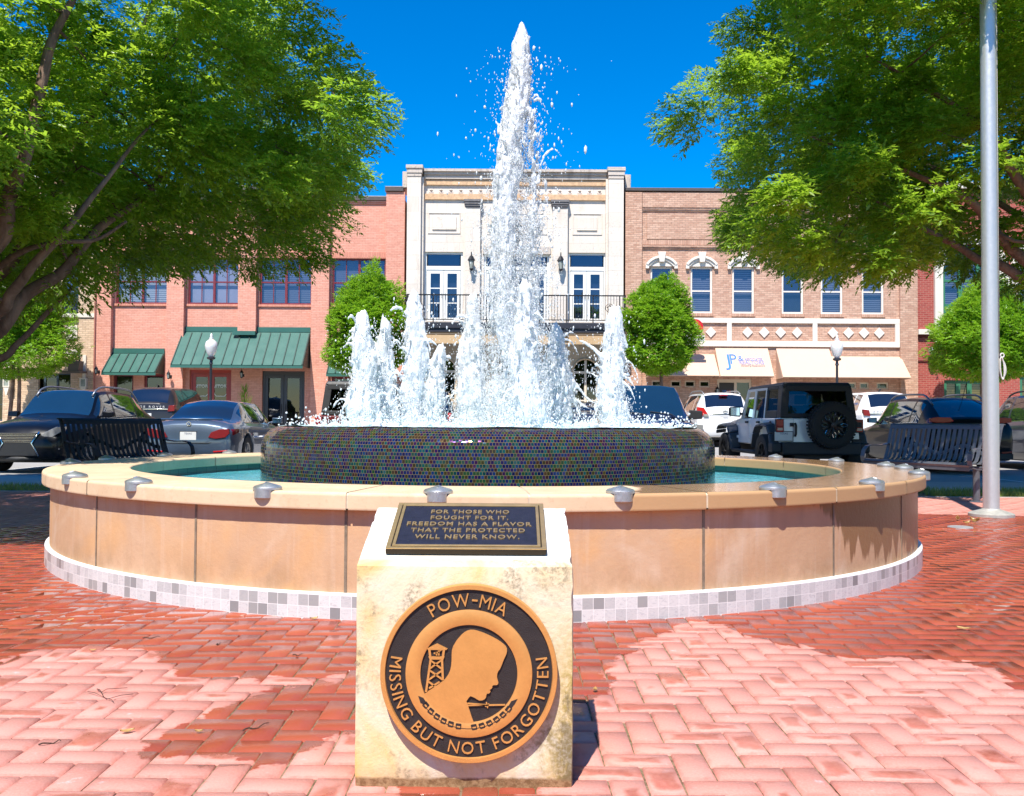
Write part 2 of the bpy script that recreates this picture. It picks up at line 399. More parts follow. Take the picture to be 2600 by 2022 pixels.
M_GRASS = leafmat('grass blade', (.10, .17, .02), (.30, .33, .07), .35)
def grass(regions):
    V, F, T = [], [], []
    for (x0, x1, y0, y1, n, h) in regions:
        x = RNG.uniform(x0, x1, n); y = RNG.uniform(y0, y1, n)
        keep = np.array([mnoise.noise((a*.9, b*1.6, 3)) for a, b in zip(x, y)]) > RNG.uniform(-.55, .25, n)
        x, y = x[keep], y[keep]; k = len(x); ang = RNG.uniform(0, 6.28, k); hh = h*RNG.uniform(.4, 1.2, k); w = .006
        ln = RNG.normal(0, .35, (k, 2))*hh[:, None]
        a = np.stack([x-np.cos(ang)*w, y-np.sin(ang)*w, np.full(k, -.01)], 1); b = np.stack([x+np.cos(ang)*w, y+np.sin(ang)*w, np.full(k, -.01)], 1)
        c = np.stack([x+ln[:, 0], y+ln[:, 1], hh], 1)
        s = len(V) and sum(len(v) for v in V) or 0
        V.append(np.stack([a, b, c], 1).reshape(-1, 3)); F.append(np.arange(3*k).reshape(-1, 3)+s); T.append(np.repeat(RNG.random(k), 3))
    o = np_mesh('grass', np.vstack(V), np.vstack(F), M_GRASS)
    at = o.data.attributes.new('tint', 'FLOAT', 'POINT'); at.data.foreach_set('value', np.concatenate(T).astype(np.float32))
    setp(o, 'short patchy grass on the verge between the brick plaza and the walk', 'grass', kind='stuff')
grass([(5.9, 9.2, 12.97, 14.1, 6500, .085), (-9.0, -5.0, 12.97, 14.1, 5000, .06), (2.5, 5.9, 13.2, 14.0, 1500, .05)])
# ================================================================== fountain
def ang_px(px, rad, zz, near=True):
    """angle round the fountain (0 = towards the camera, + to the right) whose rim point shows at column px"""
    best = None
    for k in range(-1800, 1801):
        t = k*math.pi/1800
        if near != (math.cos(t) > .287): continue
        X, Y = FC[0]+rad*math.sin(t), FC[1]-rad*math.cos(t)
        q = proj((X, Y, zz))[0]
        if best is None or abs(q-px) < best[0]: best = (abs(q-px), t)
    return best[1]
def sandstone(name, a, b, st, drips=False):
    q = N(name); g = q.pos(); n = q.noise(1.6, 6, .62, g); n2 = q.noise(30, 4, .7, g); nd = q.noise(1.0, 5, .65, q.pos((2.0, 2.0, .22)))
    c = q.mix(q.mapr(n, .3, .72), a, b); c = q.mix(q.mapr(nd, .45, .8, 0, .55), c, st)
    nb = q.noise(1.35, 3, .6, q.pos((1.2, 1.2, 1.5)), .8); c = q.mix(q.mapr(nb, .50, .68, 0, .55), c, (.60, .315, .115)); c = q.mix(q.mapr(nb, .44, .30, 0, .5), c, (.60, .46, .34)); c = q.mix(q.mapr(q.noise(16, 3, .6, q.pos((1, 1, .06))), .56, .74, 0, .22), c, (.66, .55, .45))
    c = q.mix(q.mapr(n2, .6, .8, 0, .25), c, tuple(x*.6 for x in a))
    zz_ = q.n('SeparateXYZ'); q.l(g, zz_.inputs[0]); gr = q.math('MULTIPLY', q.mapr(zz_.outputs[2], .34, .13), q.mapr(q.noise(5, 5, .7, q.pos((1, 1, .5))), .42, .66, 0, .75)); c = q.mix(gr, c, (.33, .20, .10))
    up = q.math('MULTIPLY', q.mapr(zz_.outputs[2], .38, .56), q.mapr(q.noise(9, 4, .65, q.pos((1, 1, .10))), .52, .70, 0, .6)); c = q.mix(up, c, (.36, .225, .135))
    rough = .8; sp = .25
    if drips:
        # wet runs on the right-hand part of the drum, with ragged lower ends
        s = q.n('SeparateXYZ'); q.l(g, s.inputs[0])
        dn = q.noise(7, 3, .6, q.pos((1, 1, .05))); dn2 = q.noise(2.1, 2, .5, q.pos((1, 1, .02)))
        low = q.math('ADD', q.math('MULTIPLY', dn, .75), q.math('MULTIPLY', dn2, .60))
        right = q.mapr(s.outputs[0], 1.3, 2.3, -.12, .50)
        w = q.mapr(q.math('SUBTRACT', q.math('ADD', s.outputs[2], right), low), -.02, .03, 0, 1, True)
        w = q.math('MULTIPLY', w, q.mapr(s.outputs[0], 1.45, 1.7))
        c = q.mix(w, c, tuple(x*.50 for x in (a[0], a[1]*.88, a[2]*.72))); rough = q.mapr(w, 0, 1, .8, .3)
    q.princ(c, rough, 0, sp, q.bump(q.math('ADD', n2, n), .22, .01)); return q.m
M_DRUM = sandstone('buff cast stone', (.47, .28, .16), (.57, .375, .23), (.42, .215, .10), True)
def coping_mat():
    q = N('coping stone'); g = q.pos(); n = q.noise(2.0, 6, .62, g); n2 = q.noise(34, 4, .7, g); s = q.n('SeparateXYZ'); q.l(g, s.inputs[0])
    c = q.mix(q.mapr(n, .3, .7), (.57, .395, .24), (.655, .485, .315)); c = q.mix(q.mapr(n2, .56, .76, 0, .5), c, (.40, .26, .155)); c = q.mix(q.mapr(q.noise(6, 4, .6, g), .56, .72, 0, .35), c, (.74, .62, .47))
    wn = q.math('ADD', s.outputs[0], q.math('MULTIPLY', q.math('SUBTRACT', q.noise(1.3, 4, .6, g), .5), 1.3))
    back = q.math('MULTIPLY', q.mapr(s.outputs[1], 8.0, 9.2), q.mapr(s.outputs[0], .2, .8))
    wet = q.math('MAXIMUM', q.mapr(wn, .48, .56, 0, 1, True), back)
    c = q.mix(q.math('MULTIPLY', wet, .85), c, (.40, .215, .085))
    sn = q.n('SeparateXYZ'); q.l(q.n('NewGeometry').outputs['Normal'], sn.inputs[0])
    flat = q.math('MULTIPLY', wet, q.mapr(sn.outputs[2], .9, .99))
    q.princ(c, q.mapr(flat, 0, 1, .75, .06), 0, q.mapr(wet, 0, 1, .25, .5), q.bump(n2, .10, .01)); return q.m
M_COP = coping_mat()
M_JNT = simple('stone joint', (.20, .15, .10), .9, var=.4, scale=20)
M_JNL = simple('pale joint', (.62, .50, .36), .9, var=.2, scale=20)
M_PALE = simple('white grout', (.66, .65, .62), .8, var=.08, scale=20, bump=.3)
fountain = thing('fountain', 'round two tier fountain with buff stone basin and dark mosaic bowl', 'fountain', (FC[0], FC[1], 0))
c0 = (FC[0], FC[1], 0); A0 = -math.pi/2   # lathe angle of "towards the camera"
m = MB(); m.lathe([(R_WALL-.22, .10), (R_WALL, .10), (R_WALL, .551)], c0, 180); m.build('basin_wall', M_DRUM, fountain, True, autosmooth=30, smooth=True)
JW = [ang_px(p/.8396, R_WALL, .3) for p in (205, 416, 737, 1500, 1777, 1922)]+[ang_px(1130/.8396, R_WALL, .3)]
m = MB()
for t in JW:
    x, y = FC[0]+(R_WALL+.0015)*math.sin(t), FC[1]-(R_WALL+.0015)*math.cos(t)
    ex, ey = math.cos(t), math.sin(t); nx, ny = math.sin(t), -math.cos(t)
    m.k += 1
    for s, wdt in ((-1, .006),):
        a = [(x-ex*.0075-nx*.02, y-ey*.011-ny*.02, .125), (x+ex*.0075-nx*.02, y+ey*.011-ny*.02, .125), (x+ex*.0075+nx*.001, y+ey*.011+ny*.001, .125), (x-ex*.0075+nx*.001, y-ey*.011+ny*.001, .125)]
        m.hexa(a, [(p[0], p[1], .549) for p in a])
m.build_parts('wall_joint', M_JNT, fountain, True)
# tile skirt: two courses of marble squares
def skirt_mat():
    q = N('marble skirt tile'); uv = q.n('UVMap').outputs[0]
    b = q.n('TexBrick'); q.l(uv, b.inputs['Vector']); b.offset = 0.0; b.inputs['Scale'].default_value = 1
    b.inputs['Brick Width'].default_value = .058; b.inputs['Row Height'].default_value = .060; b.inputs['Mortar Size'].default_value = .0016; b.inputs['Mortar Smooth'].default_value = .2
    q.put(b.inputs['Color1'], (0, 0, 0)); q.put(b.inputs['Color2'], (1, 1, 1)); q.put(b.inputs['Mortar'], (0, 0, 0))
    g = q.pos(); vein = q.noise(9, 6, .7, q.pos((3, 3, 7)), 2.0)
    base = q.ramp(b.outputs['Color'], [(0, (.22, .215, .21)), (.14, (.32, .315, .30)), (.28, (.46, .45, .435)), (.5, (.55, .535, .515)), (1, (.60, .585, .56))])
    base = q.mix(q.mapr(vein, .5, .68, 0, .55), base, (.25, .25, .27))
    c = q.mix(b.outputs['Fac'], base, (.70, .68, .65))
    q.princ(c, .3, 0, .5, q.bump(b.outputs['Fac'], -.4, .004)); return q.m
M_SKIRT = skirt_mat()
def uv_lathe(name, prof, mat, n, parent, ulen=1.0, c=(0, 0, 0), flip=False, smooth=True):
    r0 = max(p[0] for p in prof); arc = [0]
    for (a, b), (c_, d) in zip(prof[:-1], prof[1:]): arc.append(arc[-1]+math.hypot(c_-a, d-b))
    V = []; F = []; UV = []
    for i, (r, z) in enumerate(prof):
        for k in range(n+1):
            t = A0+math.pi+2*math.pi*k/n; V.append((c[0]+r*math.cos(t), c[1]+r*math.sin(t), c[2]+z))
    for i in range(len(prof)-1):
        for k in range(n):
            a = i*(n+1)+k; F.append((a, a+1, a+n+2, a+n+1))
    o = np_mesh(name, V, F, mat, parent, smooth)
    ul = o.data.uv_layers.new(name='UVMap')
    idx = np.array(F).ravel(); kk = idx % (n+1); ii = idx//(n+1)
    uvs = np.stack([kk/n*2*math.pi*r0, np.array(arc)[ii]], 1).astype(np.float32); ul.data.foreach_set('uv', uvs.ravel())
    return o
sk = uv_lathe('tile_skirt', [(R_TILE, -.06), (R_TILE, .1205)], M_SKIRT, 200, fountain)
m = MB(); m.lathe([(R_TILE, .1195), (R_TILE-.001, .124), (R_TILE-.010, .128), (R_WALL-.005, .130)], c0, 200); m.build('grout_bead', M_PALE, fountain, True, smooth=True)
# coping in blocks with open joints
ZB = .551
prof = [(R_IN+.010, ZB), (R_COP-.006, ZB), (R_COP-.002, ZB+.001), (R_COP, ZB+.006), (R_COP, ZB+.012), (R_COP, Z_COP-.020), (R_COP, Z_COP-.015), (R_COP-.004, Z_COP-.005), (R_COP-.013, Z_COP), (R_COP-.020, Z_COP), (R_IN+.018, Z_COP), (R_IN+.011, Z_COP), (R_IN+.003, Z_COP-.004), (R_IN, Z_COP-.012), (R_IN, Z_COP-.020), (R_IN, ZB+.010), (R_IN, ZB+.004), (R_IN+.003, ZB+.001), (R_IN+.010, ZB)]
JC = sorted([ang_px(p, R_COP, .6) for p in (221, 880, 1344, 1796, 2124, 2302)])
full = list(JC); step = 2*math.pi/20
t = JC[-1]+step
while t < JC[0]+2*math.pi-step*.6: full.append(t); t += step
full.append(JC[0]+2*math.pi)
cop = None
for i, (a, b) in enumerate(zip(full[:-1], full[1:])):
    m = MB(); g = .0016
    m.lathe(prof, c0, max(4, int((b-a)/.035)), A0+a+g, A0+b-g)
    o = m.build('coping_block', M_COP, fountain, True, smooth=True, autosmooth=50)
m = MB(); m.lathe([(R_COP-.0045, ZB+.008), (R_COP-.0045, Z_COP-.014), (R_COP-.016, Z_COP-.0035), (R_IN+.02, Z_COP-.0035), (R_IN+.02, ZB+.008)], c0, 160); m.build('joint_filler', M_JNL, fountain, True, smooth=True, autosmooth=30)
# inner tiled wall and pool
def pool_tile():
    q = N('teal pool tile'); uv = q.n('UVMap').outputs[0]
    b = q.n('TexBrick'); q.l(uv, b.inputs['Vector']); b.offset = 0; b.inputs['Scale'].default_value = 1
    b.inputs['Brick Width'].default_value = .15; b.inputs['Row Height'].default_value = .15; b.inputs['Mortar Size'].default_value = .003
    q.put(b.inputs['Color1'], (.03, .13, .115)); q.put(b.inputs['Color2'], (.05, .17, .15)); q.put(b.inputs['Mortar'], (.015, .06, .06))
    q.princ(b.outputs[0], .15, 0, .5); return q.m
uv_lathe('pool_wall', [(R_IN+.05, .20), (R_IN+.05, ZB+.001)], pool_tile(), 120, fountain)
def water_mat(name, a, b, sc, bs, foam=0):
    q = N(name); g = q.pos(); n = q.noise(sc, 4, .6, g, .6); n2 = q.noise(sc*4.5, 3, .6, g, .4); n3 = q.noise(2.0, 3, .5, g)
    c = q.mix(q.mapr(n3, .3, .7), a, b); c = q.mix(q.mapr(n2, .52, .75, 0, .5), c, tuple(min(1, x*1.7+.05) for x in b))
    rough = .05
    if foam:
        f = q.mapr(q.math('ADD', q.math('MULTIPLY', n, .6), q.math('MULTIPLY', n2, .5)), .50, .60, 0, foam); c = q.mix(f, c, (.85, .9, .92)); rough = q.mapr(f, 0, 1, .05, .5)
    q.princ(c, rough, 0, .5, q.bump(q.math('ADD', n, q.math('MULTIPLY', n2, .5)), bs, .05)); return q.m
M_POOL = water_mat('pool water', (.05, .30, .37), (.10, .43, .50), 5.5, .5)
M_BOWLW = water_mat('bowl water', (.10, .36, .36), (.22, .50, .50), 6, .8, .9)
def disc(name, r0, r1, z, mat, amp, nr=26, na=150):
    V = []; F = []
    for i in range(nr+1):
        r = r0+(r1-r0)*i/nr
        for k in range(na):
            t = 2*math.pi*k/na; x, y = FC[0]+r*math.cos(t), FC[1]+r*math.sin(t)
            V.append((x, y, z+amp*(mnoise.noise((x*3.1, y*3.1, 1.7))+.5*mnoise.noise((x*9, y*9, 5.1)))))
    for i in range(nr):
        for k in range(na):
            a = i*na+k; b = i*na+(k+1) % na; F.append((a, b, b+na, a+na))
    o = np_mesh(name, V, F, mat, None, True); return o
o = disc('pool_water', 1.80, R_IN+.051, .485, M_POOL, .006); setp(o, kind='structure')
# mosaic bowl
RB, ZT, RR = 1.905, .955, .175
bp = [(RB, .30)]+[(RB, .30+(ZT-RR-.30)*k/6) for k in range(1, 7)]
bp += [(RB-RR+RR*math.cos(t), ZT-RR+RR*math.sin(t)) for t in np.linspace(0, math.pi/2, 12)[1:]]+[(RB-RR-.05, ZT-.004), (RB-RR-.07, ZT-.04)]
def mosaic():
    q = N('iridescent mosaic'); uv = q.n('UVMap').outputs[0]
    b = q.n('TexBrick'); q.l(uv, b.inputs['Vector']); b.inputs['Scale'].default_value = 1; b.offset = .5
    b.inputs['Brick Width'].default_value = .0215; b.inputs['Row Height'].default_value = .0245; b.inputs['Mortar Size'].default_value = .0008; b.inputs['Mortar Smooth'].default_value = .1
    q.put(b.inputs['Color1'], (0, 0, 0)); q.put(b.inputs['Color2'], (1, 1, 1)); q.put(b.inputs['Mortar'], (0, 0, 0)); b.inputs['Bias'].default_value = 0
    t = b.outputs['Color']
    col = q.ramp(t, [(0, (.004, .006, .035)), (.14, (.004, .028, .030)), (.26, (.005, .008, .045)), (.38, (.012, .035, .014)), (.50, (.022, .006, .032)), (.60, (.006, .045, .045)), (.70, (.030, .020, .007)), (.80, (.005, .018, .065)), (.90, (.028, .010, .010))], 'CONSTANT')
    film = q.math('ADD', 260.0, q.math('MULTIPLY', t, 420.0))
    # every tile is set at a slightly different tilt
    wn = q.n('TexWhiteNoise', noise_dimensions='1D'); q.l(q.math('MULTIPLY', t, 91.7), wn.inputs['W'])
    nm = q.n('NewGeometry').outputs['Normal']; vs = q.n('VectorMath', operation='SUBTRACT'); q.l(wn.outputs['Color'], vs.inputs[0]); vs.inputs[1].default_value = (.5, .5, .5)
    sc = q.n('VectorMath', operation='SCALE'); q.l(vs.outputs[0], sc.inputs[0]); sc.inputs['Scale'].default_value = .09
    ad = q.n('VectorMath', operation='ADD'); q.l(nm, ad.inputs[0]); q.l(sc.outputs[0], ad.inputs[1]); nn = q.n('VectorMath', operation='NORMALIZE'); q.l(ad.outputs[0], nn.inputs[0])
    p = q.n('BsdfPrincipled'); q.put(p.inputs['Base Color'], q.mix(b.outputs['Fac'], col, (.22, .15, .05)))
    q.put(p.inputs['Roughness'], q.mapr(b.outputs['Fac'], 0, 1, .10, .8)); p.inputs['IOR'].default_value = 1.45
    q.put(p.inputs['Specular IOR Level'], q.mapr(b.outputs['Fac'], 0, 1, .32, .1))
    q.put(p.inputs['Specular Tint'], q.ramp(q.math('FRACT', q.math('MULTIPLY', t, 7.3)), [(0, (.55, .25, 1)), (.25, (.2, .45, 1)), (.45, (.2, .9, .75)), (.65, (.95, .75, .3)), (.85, (.9, .3, .8))], 'CONSTANT'))
    q.l(nn.outputs[0], p.inputs['Normal']); q.l(p.outputs[0], q.out.inputs[0]); return q.m
bowl = uv_lathe('mosaic_bowl', bp, mosaic(), 240, fountain)
o = disc('bowl_water', .02, RB-RR+.03, ZT+.004, M_BOWLW, .010, 30, 160); setp(o, kind='structure')
# ------------------------------------------------------------------ coping studs
M_ALU = simple('cast aluminium', (.50, .50, .49), .42, .85, var=.18, scale=25, bump=.12)
def make_stud():
    r = thing('coping_stud', 'stud', 'coping stud')
    m = MB(); m.lathe([(.001, .040), (.012, .036), (.066, .020), (.074, .012), (.074, .001)], (0, 0, 0), 28)
    m.build('stud_cap', M_ALU, r, smooth=True, autosmooth=40)
    m = MB(); prof = []
    pts = [(.052*math.sin(t), -.022-.040*math.cos(t)) for t in np.linspace(-math.pi/2, math.pi/2, 14)]
    poly = pts+[(.052, .03), (-.052, .03)]
    # lip over the arris
    m.prism([(x, y-.012) for x, y in pts]+[(.052, -.0195), (-.052, -.0195)], -.042, .013, 'z')
    m.build('stud_lip', M_ALU, r, bevel=.004, smooth=True, autosmooth=40)
    m = MB(); m.prism([(-.016, .0), (.016, .0), (0, .02)], -.03, -.006, 'y')
    m.build('cast_arrow', M_ALU, r)
    for ch in r.children:
        if ch.name.startswith('cast_arrow'): ch.location = (0, 0, .024); ch.rotation_euler = (R(14), 0, 0)
    return r
stud0 = make_stud()
RS = R_COP-.047
near = [(127, 'grey cast metal stud at the far left bend of the fountain coping'), (352, 'grey metal coping stud second from the left on the front curve of the fountain'), (680, 'grey metal coping stud on the rim left of the marble memorial stone'),
        (1111, 'grey metal coping stud on the rim right behind the inscribed plaque'), (1574, 'grey metal coping stud on the wet front rim right of the memorial stone'), (1962, 'grey metal coping stud on the wet rim below the right edge of the mosaic bowl'),
        (2214, 'grey metal coping stud on the wet rim at the right front bend of the fountain')]
far = [(2318, 'nearer of two close metal coping studs at the far right bend of the fountain'), (2313, 'farther of two close metal coping studs at the far right bend of the fountain'), (2249, 'pale metal coping stud in front of the right bench seat'), (2123, 'pale metal coping stud below the spare wheel of the white off-roader'), (1969, 'pale metal coping stud below the number plate of the white off-roader'),
       (582, 'pale metal coping stud below the rear right corner of the grey saloon'), (419, 'pale metal coping stud just right of the left bench seat'), (273, 'pale metal coping stud in front of the left bench seat'), (178, 'metal coping stud in tree shade below the left bench armrest'), (125, 'metal coping stud in tree shade at the leftmost end of the rim')]
first = True
angs = [(ang_px(p, RS, Z_COP), l) for p, l in near]
fa = {2318: 1.17, 2313: 1.42, 125: -1.42}
angs[0] = (ang_px(190, RS, Z_COP), near[0][1])
for p, l in far:
    t = fa.get(p) or ang_px(p, RS, Z_COP, False); angs.append((t, l))
for t, l in angs:
    o = stud0 if first else copy_tree(stud0); first = False
    o.location = (FC[0]+RS*math.sin(t), FC[1]-RS*math.cos(t), Z_COP+.0005); o.rotation_euler = (0, 0, t)
    setp(o, l, 'coping stud', 'metal studs along the fountain rim')
# ------------------------------------------------------------------ water jets
def water_foam():
    q = N('aerated water'); g = q.pos(); n = q.noise(34, 4, .65, q.pos((1, 1, .22))); n2 = q.noise(6.5, 3, .6, q.pos((1, 1, .30)))
    k = q.math('ADD', q.math('MULTIPLY', n, .6), q.math('MULTIPLY', n2, .5))
    p = q.n('BsdfPrincipled'); q.put(p.inputs['Base Color'], q.mix(q.mapr(k, .38, .66), (.78, .82, .86), (.95, .955, .96)))  # blue-grey tone paints the shading inside the foam
    p.inputs['Roughness'].default_value = .38; p.inputs['IOR'].default_value = 1.33; p.inputs['Specular IOR Level'].default_value = .4; q.put(p.inputs['Transmission Weight'], q.mapr(k, .38, .50, .18, 0))
    q.l(q.bump(q.math('ADD', n, n2), .8, .03), p.inputs['Normal'])
    tr = q.n('BsdfTranslucent'); q.put(tr.inputs[0], (.95, .96, .97)); x = q.n('MixShader'); x.inputs[0].default_value = .36
    q.l(p.outputs[0], x.inputs[1]); q.l(tr.outputs[0], x.inputs[2]); q.l(x.outputs[0], q.out.inputs[0]); return q.m
M_FOAM = water_foam()
_bm = bmesh.new(); bmesh.ops.create_icosphere(_bm, subdivisions=1, radius=1); ICO_V = np.array([v.co[:] for v in _bm.verts]); ICO_F = np.array([[v.index for v in f.verts] for f in _bm.faces]); _bm.free()
def blobs_mesh(P, S, jit=.12):
    """P centres (n,3), S radii (n,3) -> verts, faces of n small closed blobs"""
    n = len(P); d = ICO_V[None]*(1+RNG.normal(0, jit, (n, len(ICO_V), 1)))
    V = (P[:, None]+d*S[:, None]).reshape(-1, 3); F = (ICO_F[None]+(np.arange(n)*len(ICO_V))[:, None, None]).reshape(-1, 3); return V, F
OCT_V = np.array([(1,0,0),(-1,0,0),(0,1,0),(0,-1,0),(0,0,1),(0,0,-1)], float); OCT_F = np.array([(0,2,4),(2,1,4),(1,3,4),(3,0,4),(2,0,5),(1,2,5),(3,1,5),(0,3,5)])
def drops_mesh(P, S):
    n = len(P); V = (P[:, None]+OCT_V[None]*S[:, None]).reshape(-1, 3); F = (OCT_F[None]+(np.arange(n)*6)[:, None, None]).reshape(-1, 3); return V, F
CLOUD = bpy.data.textures.new('froth', 'CLOUDS'); CLOUD.noise_scale = .045; CLOUD.noise_depth = 3
def froth_mods(o, vox):
    rm = o.modifiers.new('remesh', 'REMESH'); rm.mode = 'VOXEL'; rm.voxel_size = vox; rm.use_smooth_shade = True
    d = o.modifiers.new('ripple', 'DISPLACE'); d.texture = CLOUD; d.texture_coords = 'LOCAL'; d.strength = .014; d.mid_level = .5
    sm = o.modifiers.new('smooth', 'SMOOTH'); sm.factor = .5; sm.iterations = 1
def mist(o, cen, wid, z0, h, ysq, n, wide=1.25, name='droplets'):
    """the grainy veil of drops that clings to a jet: streaks of many small drops"""
    k = max(20, n//26); P = []; S = []
    for _ in range(k):
        u = RNG.random()**1.15; a = RNG.uniform(0, 6.283); w = wid(u)*RNG.uniform(.55, wide)*(1+.35*(1-u)*abs(RNG.normal(0, .8))); cx, cy = cen(u)
        ln = RNG.uniform(.03, .16); m = int(RNG.uniform(12, 40)); t = RNG.random(m)
        P.append(np.stack([cx+w*np.cos(a)+RNG.normal(0, .012, m), cy+w*np.sin(a)+RNG.normal(0, .012, m), z0+.02+np.maximum(0, h*u*.97-ln*t)], 1))
        s = RNG.choice([.0013, .0019, .0027, .0042], m, p=[.40, .36, .19, .05])*RNG.uniform(.8, 1.25, m); S.append(np.stack([s, s, s*RNG.uniform(1.2, 4.5, m)], 1))
    V, F = drops_mesh(np.vstack(P), np.vstack(S)); d = np_mesh(name, V, F, M_FOAM, o, True); d['kind'] = 'stuff'; return d
def jet(label, x, y, h, w0, w1, lean=(0, 0), n=900, holes=.15, strands=10, vox=.0105, z0=ZT-.03, name='water_jet', arms=(), wpow=.58, ragged=.8):
    """frothy column: narrow solid tip, widening, broken foot"""
    P, S = [], []
    def cen(u): return x+lean[0]*u*u+.045*mnoise.noise((x*3, 1.1, u*2.6)), y+lean[1]*u*u
    for k in range(n):
        u = RNG.random()**.85; z = z0+h*u
        wid = (w1+(w0-w1)*(1-u)**wpow)*(1+.34*mnoise.noise((x*5, y*5, u*4.5))); a = RNG.uniform(0, 6.283)
        wid *= 1+.30*mnoise.noise((math.cos(a)*1.3+x*9, math.sin(a)*1.3, u*5)); r = wid*math.sqrt(RNG.random())*RNG.uniform(.55, 1.0); cx, cy = cen(u)
        px, py = cx+r*math.cos(a), cy+r*math.sin(a)
        v = mnoise.noise((px*5.5+x*7, py*5.5, z*1.5))
        if u < .90 and v < -1+holes*4*(1-.6*u)*(.35+r/max(wid, 1e-3)) -.05*0: 
            if RNG.random() < .85: continue
        s = RNG.uniform(.012, .032)*(.6+.8*min(1, wid/.12)); P.append((px, py, z)); S.append((s, s, s*RNG.uniform(1.8, 5.0)))
    # tip
    for k in range(26):
        u = .93+.07*k/25; cx, cy = cen(u); s = w1*(1.25-.65*k/25)*RNG.uniform(.8, 1.1); P.append((cx+RNG.normal(0, .006), cy+RNG.normal(0, .006), z0+h*u)); S.append((s, s, s*1.5))
    # strands that peel off and fall
    for k in range(strands):
        u = RNG.uniform(.15, .93); cx, cy = cen(u); a = RNG.uniform(0, 6.283); wid = w1+(w0-w1)*(1-u)**wpow
        vx = RNG.uniform(.15, .75)*ragged; p = Vector((cx+wid*.8*math.cos(a), cy+wid*.8*math.sin(a), z0+h*u)); v = Vector((vx*math.cos(a), vx*math.sin(a), RNG.uniform(-.2, 1.2)))
        for q in range(int(RNG.uniform(8, 26))):
            p = p+v*.018; v.z -= 9.8*.018*.55; s = RNG.uniform(.006, .017)*(1-.02*q)
            if p.z < z0+.02: break
            P.append(tuple(p)); S.append((s, s, s*1.7))
    for arm in arms:
        for q in range(40):
            u = q/39; s = arm[6]*(1-.65*u)*RNG.uniform(.8, 1.15)
            P.append((arm[0]+(arm[3]-arm[0])*u, arm[1]+(arm[4]-arm[1])*u, arm[2]+(arm[5]-arm[2])*(u+arm[7]*u*(1-u)))); S.append((s, s*.7, s*1.4))
    V, F = blobs_mesh(np.array(P), np.array(S))
    o = np_mesh(name, V, F, M_FOAM)
    mist(o, lambda u: cen(u), lambda u: w1+(w0-w1)*(1-u)**wpow, z0, h, y, int(13000*h*(.5+2.5*w0)))
    froth_mods(o, vox)
    setp(o, label, 'water jet', 'water jets of the fountain'); return o
def at_jet(px, dy): 
    Y = FC[1]+dy; return (px/.8396-1300)/F_PX*Y, Y
def zt(pyP, Y, pxP=1090): return W(pxP/.8396, pyP/.8396, Y)[1]
jets = [  # px, depth offset, top py, foot half-width, tip half-width, lean, blobs, text
    (777, .25, 680, .135, .030, (-.03, 0), 800, 'blunt white water jet at the far left of the fountain'),
    (822, .62, 695, .12, .024, (-.02, 0), 650, 'slim lower water jet second from the left on the fountain'),
    (884, -.85, 640, .085, .026, (-.01, 0), 700, 'tall pointed water jet third from the left in front of the conical tree'),
    (918, .98, 752, .125, .028, (.09, 0), 700, 'short water jet leaning right beside the third jet from the left'),
    (1005, 1.08, 645, .16, .022, (0, 0), 700, 'ragged spreading water jet just left of the tall centre jet'),
    (1122, -1.05, 616, .125, .030, (-.02, 0), 950, 'bright broad water jet right in front of the tall centre jet'),
    (1186, .95, 702, .19, .016, (0, 0), 620, 'thin torn water jet just right of the tall centre jet'),
    (1305, .35, 676, .13, .040, (.0, 0), 950, 'broad round-topped water jet at the far right of the fountain')]
for px, dy, ty, w0, w1, ln, n, lab in jets:
    X, Y = at_jet(px, dy); h = zt(ty, Y, px)-(ZT-.03)
    arms = ()
    if px == 918: arms = [(X+.0, Y, ZT+.25, X+.11, Y, ZT+.62, .05, .2)]
    if px == 1305: arms = [(X-.08, Y, ZT+.62, X-.30, Y, ZT+.78, .022, .6), (X-.05, Y, ZT+.35, X-.24, Y, ZT+.50, .014, .9)]
    if px == 884: arms = [(X-.03, Y, ZT+.62, X-.17, Y, ZT+.34, .016, .5), (X+.04, Y, ZT+.75, X+.15, Y, ZT+.42, .013, .6)]
    if px == 1186: arms = [(X+.05, Y, ZT+.45, X+.42, Y+.02, ZT+.16, .02, 1.1), (X+.20, Y, ZT+.40, X+.40, Y, ZT+.22, .016, .8)]
    jet(lab, X, Y, h, w0, w1, ln, n=int(n*1.5), arms=arms, holes=.16 if px not in (1005, 1186) else .24, strands=24 if px != 1186 else 40)
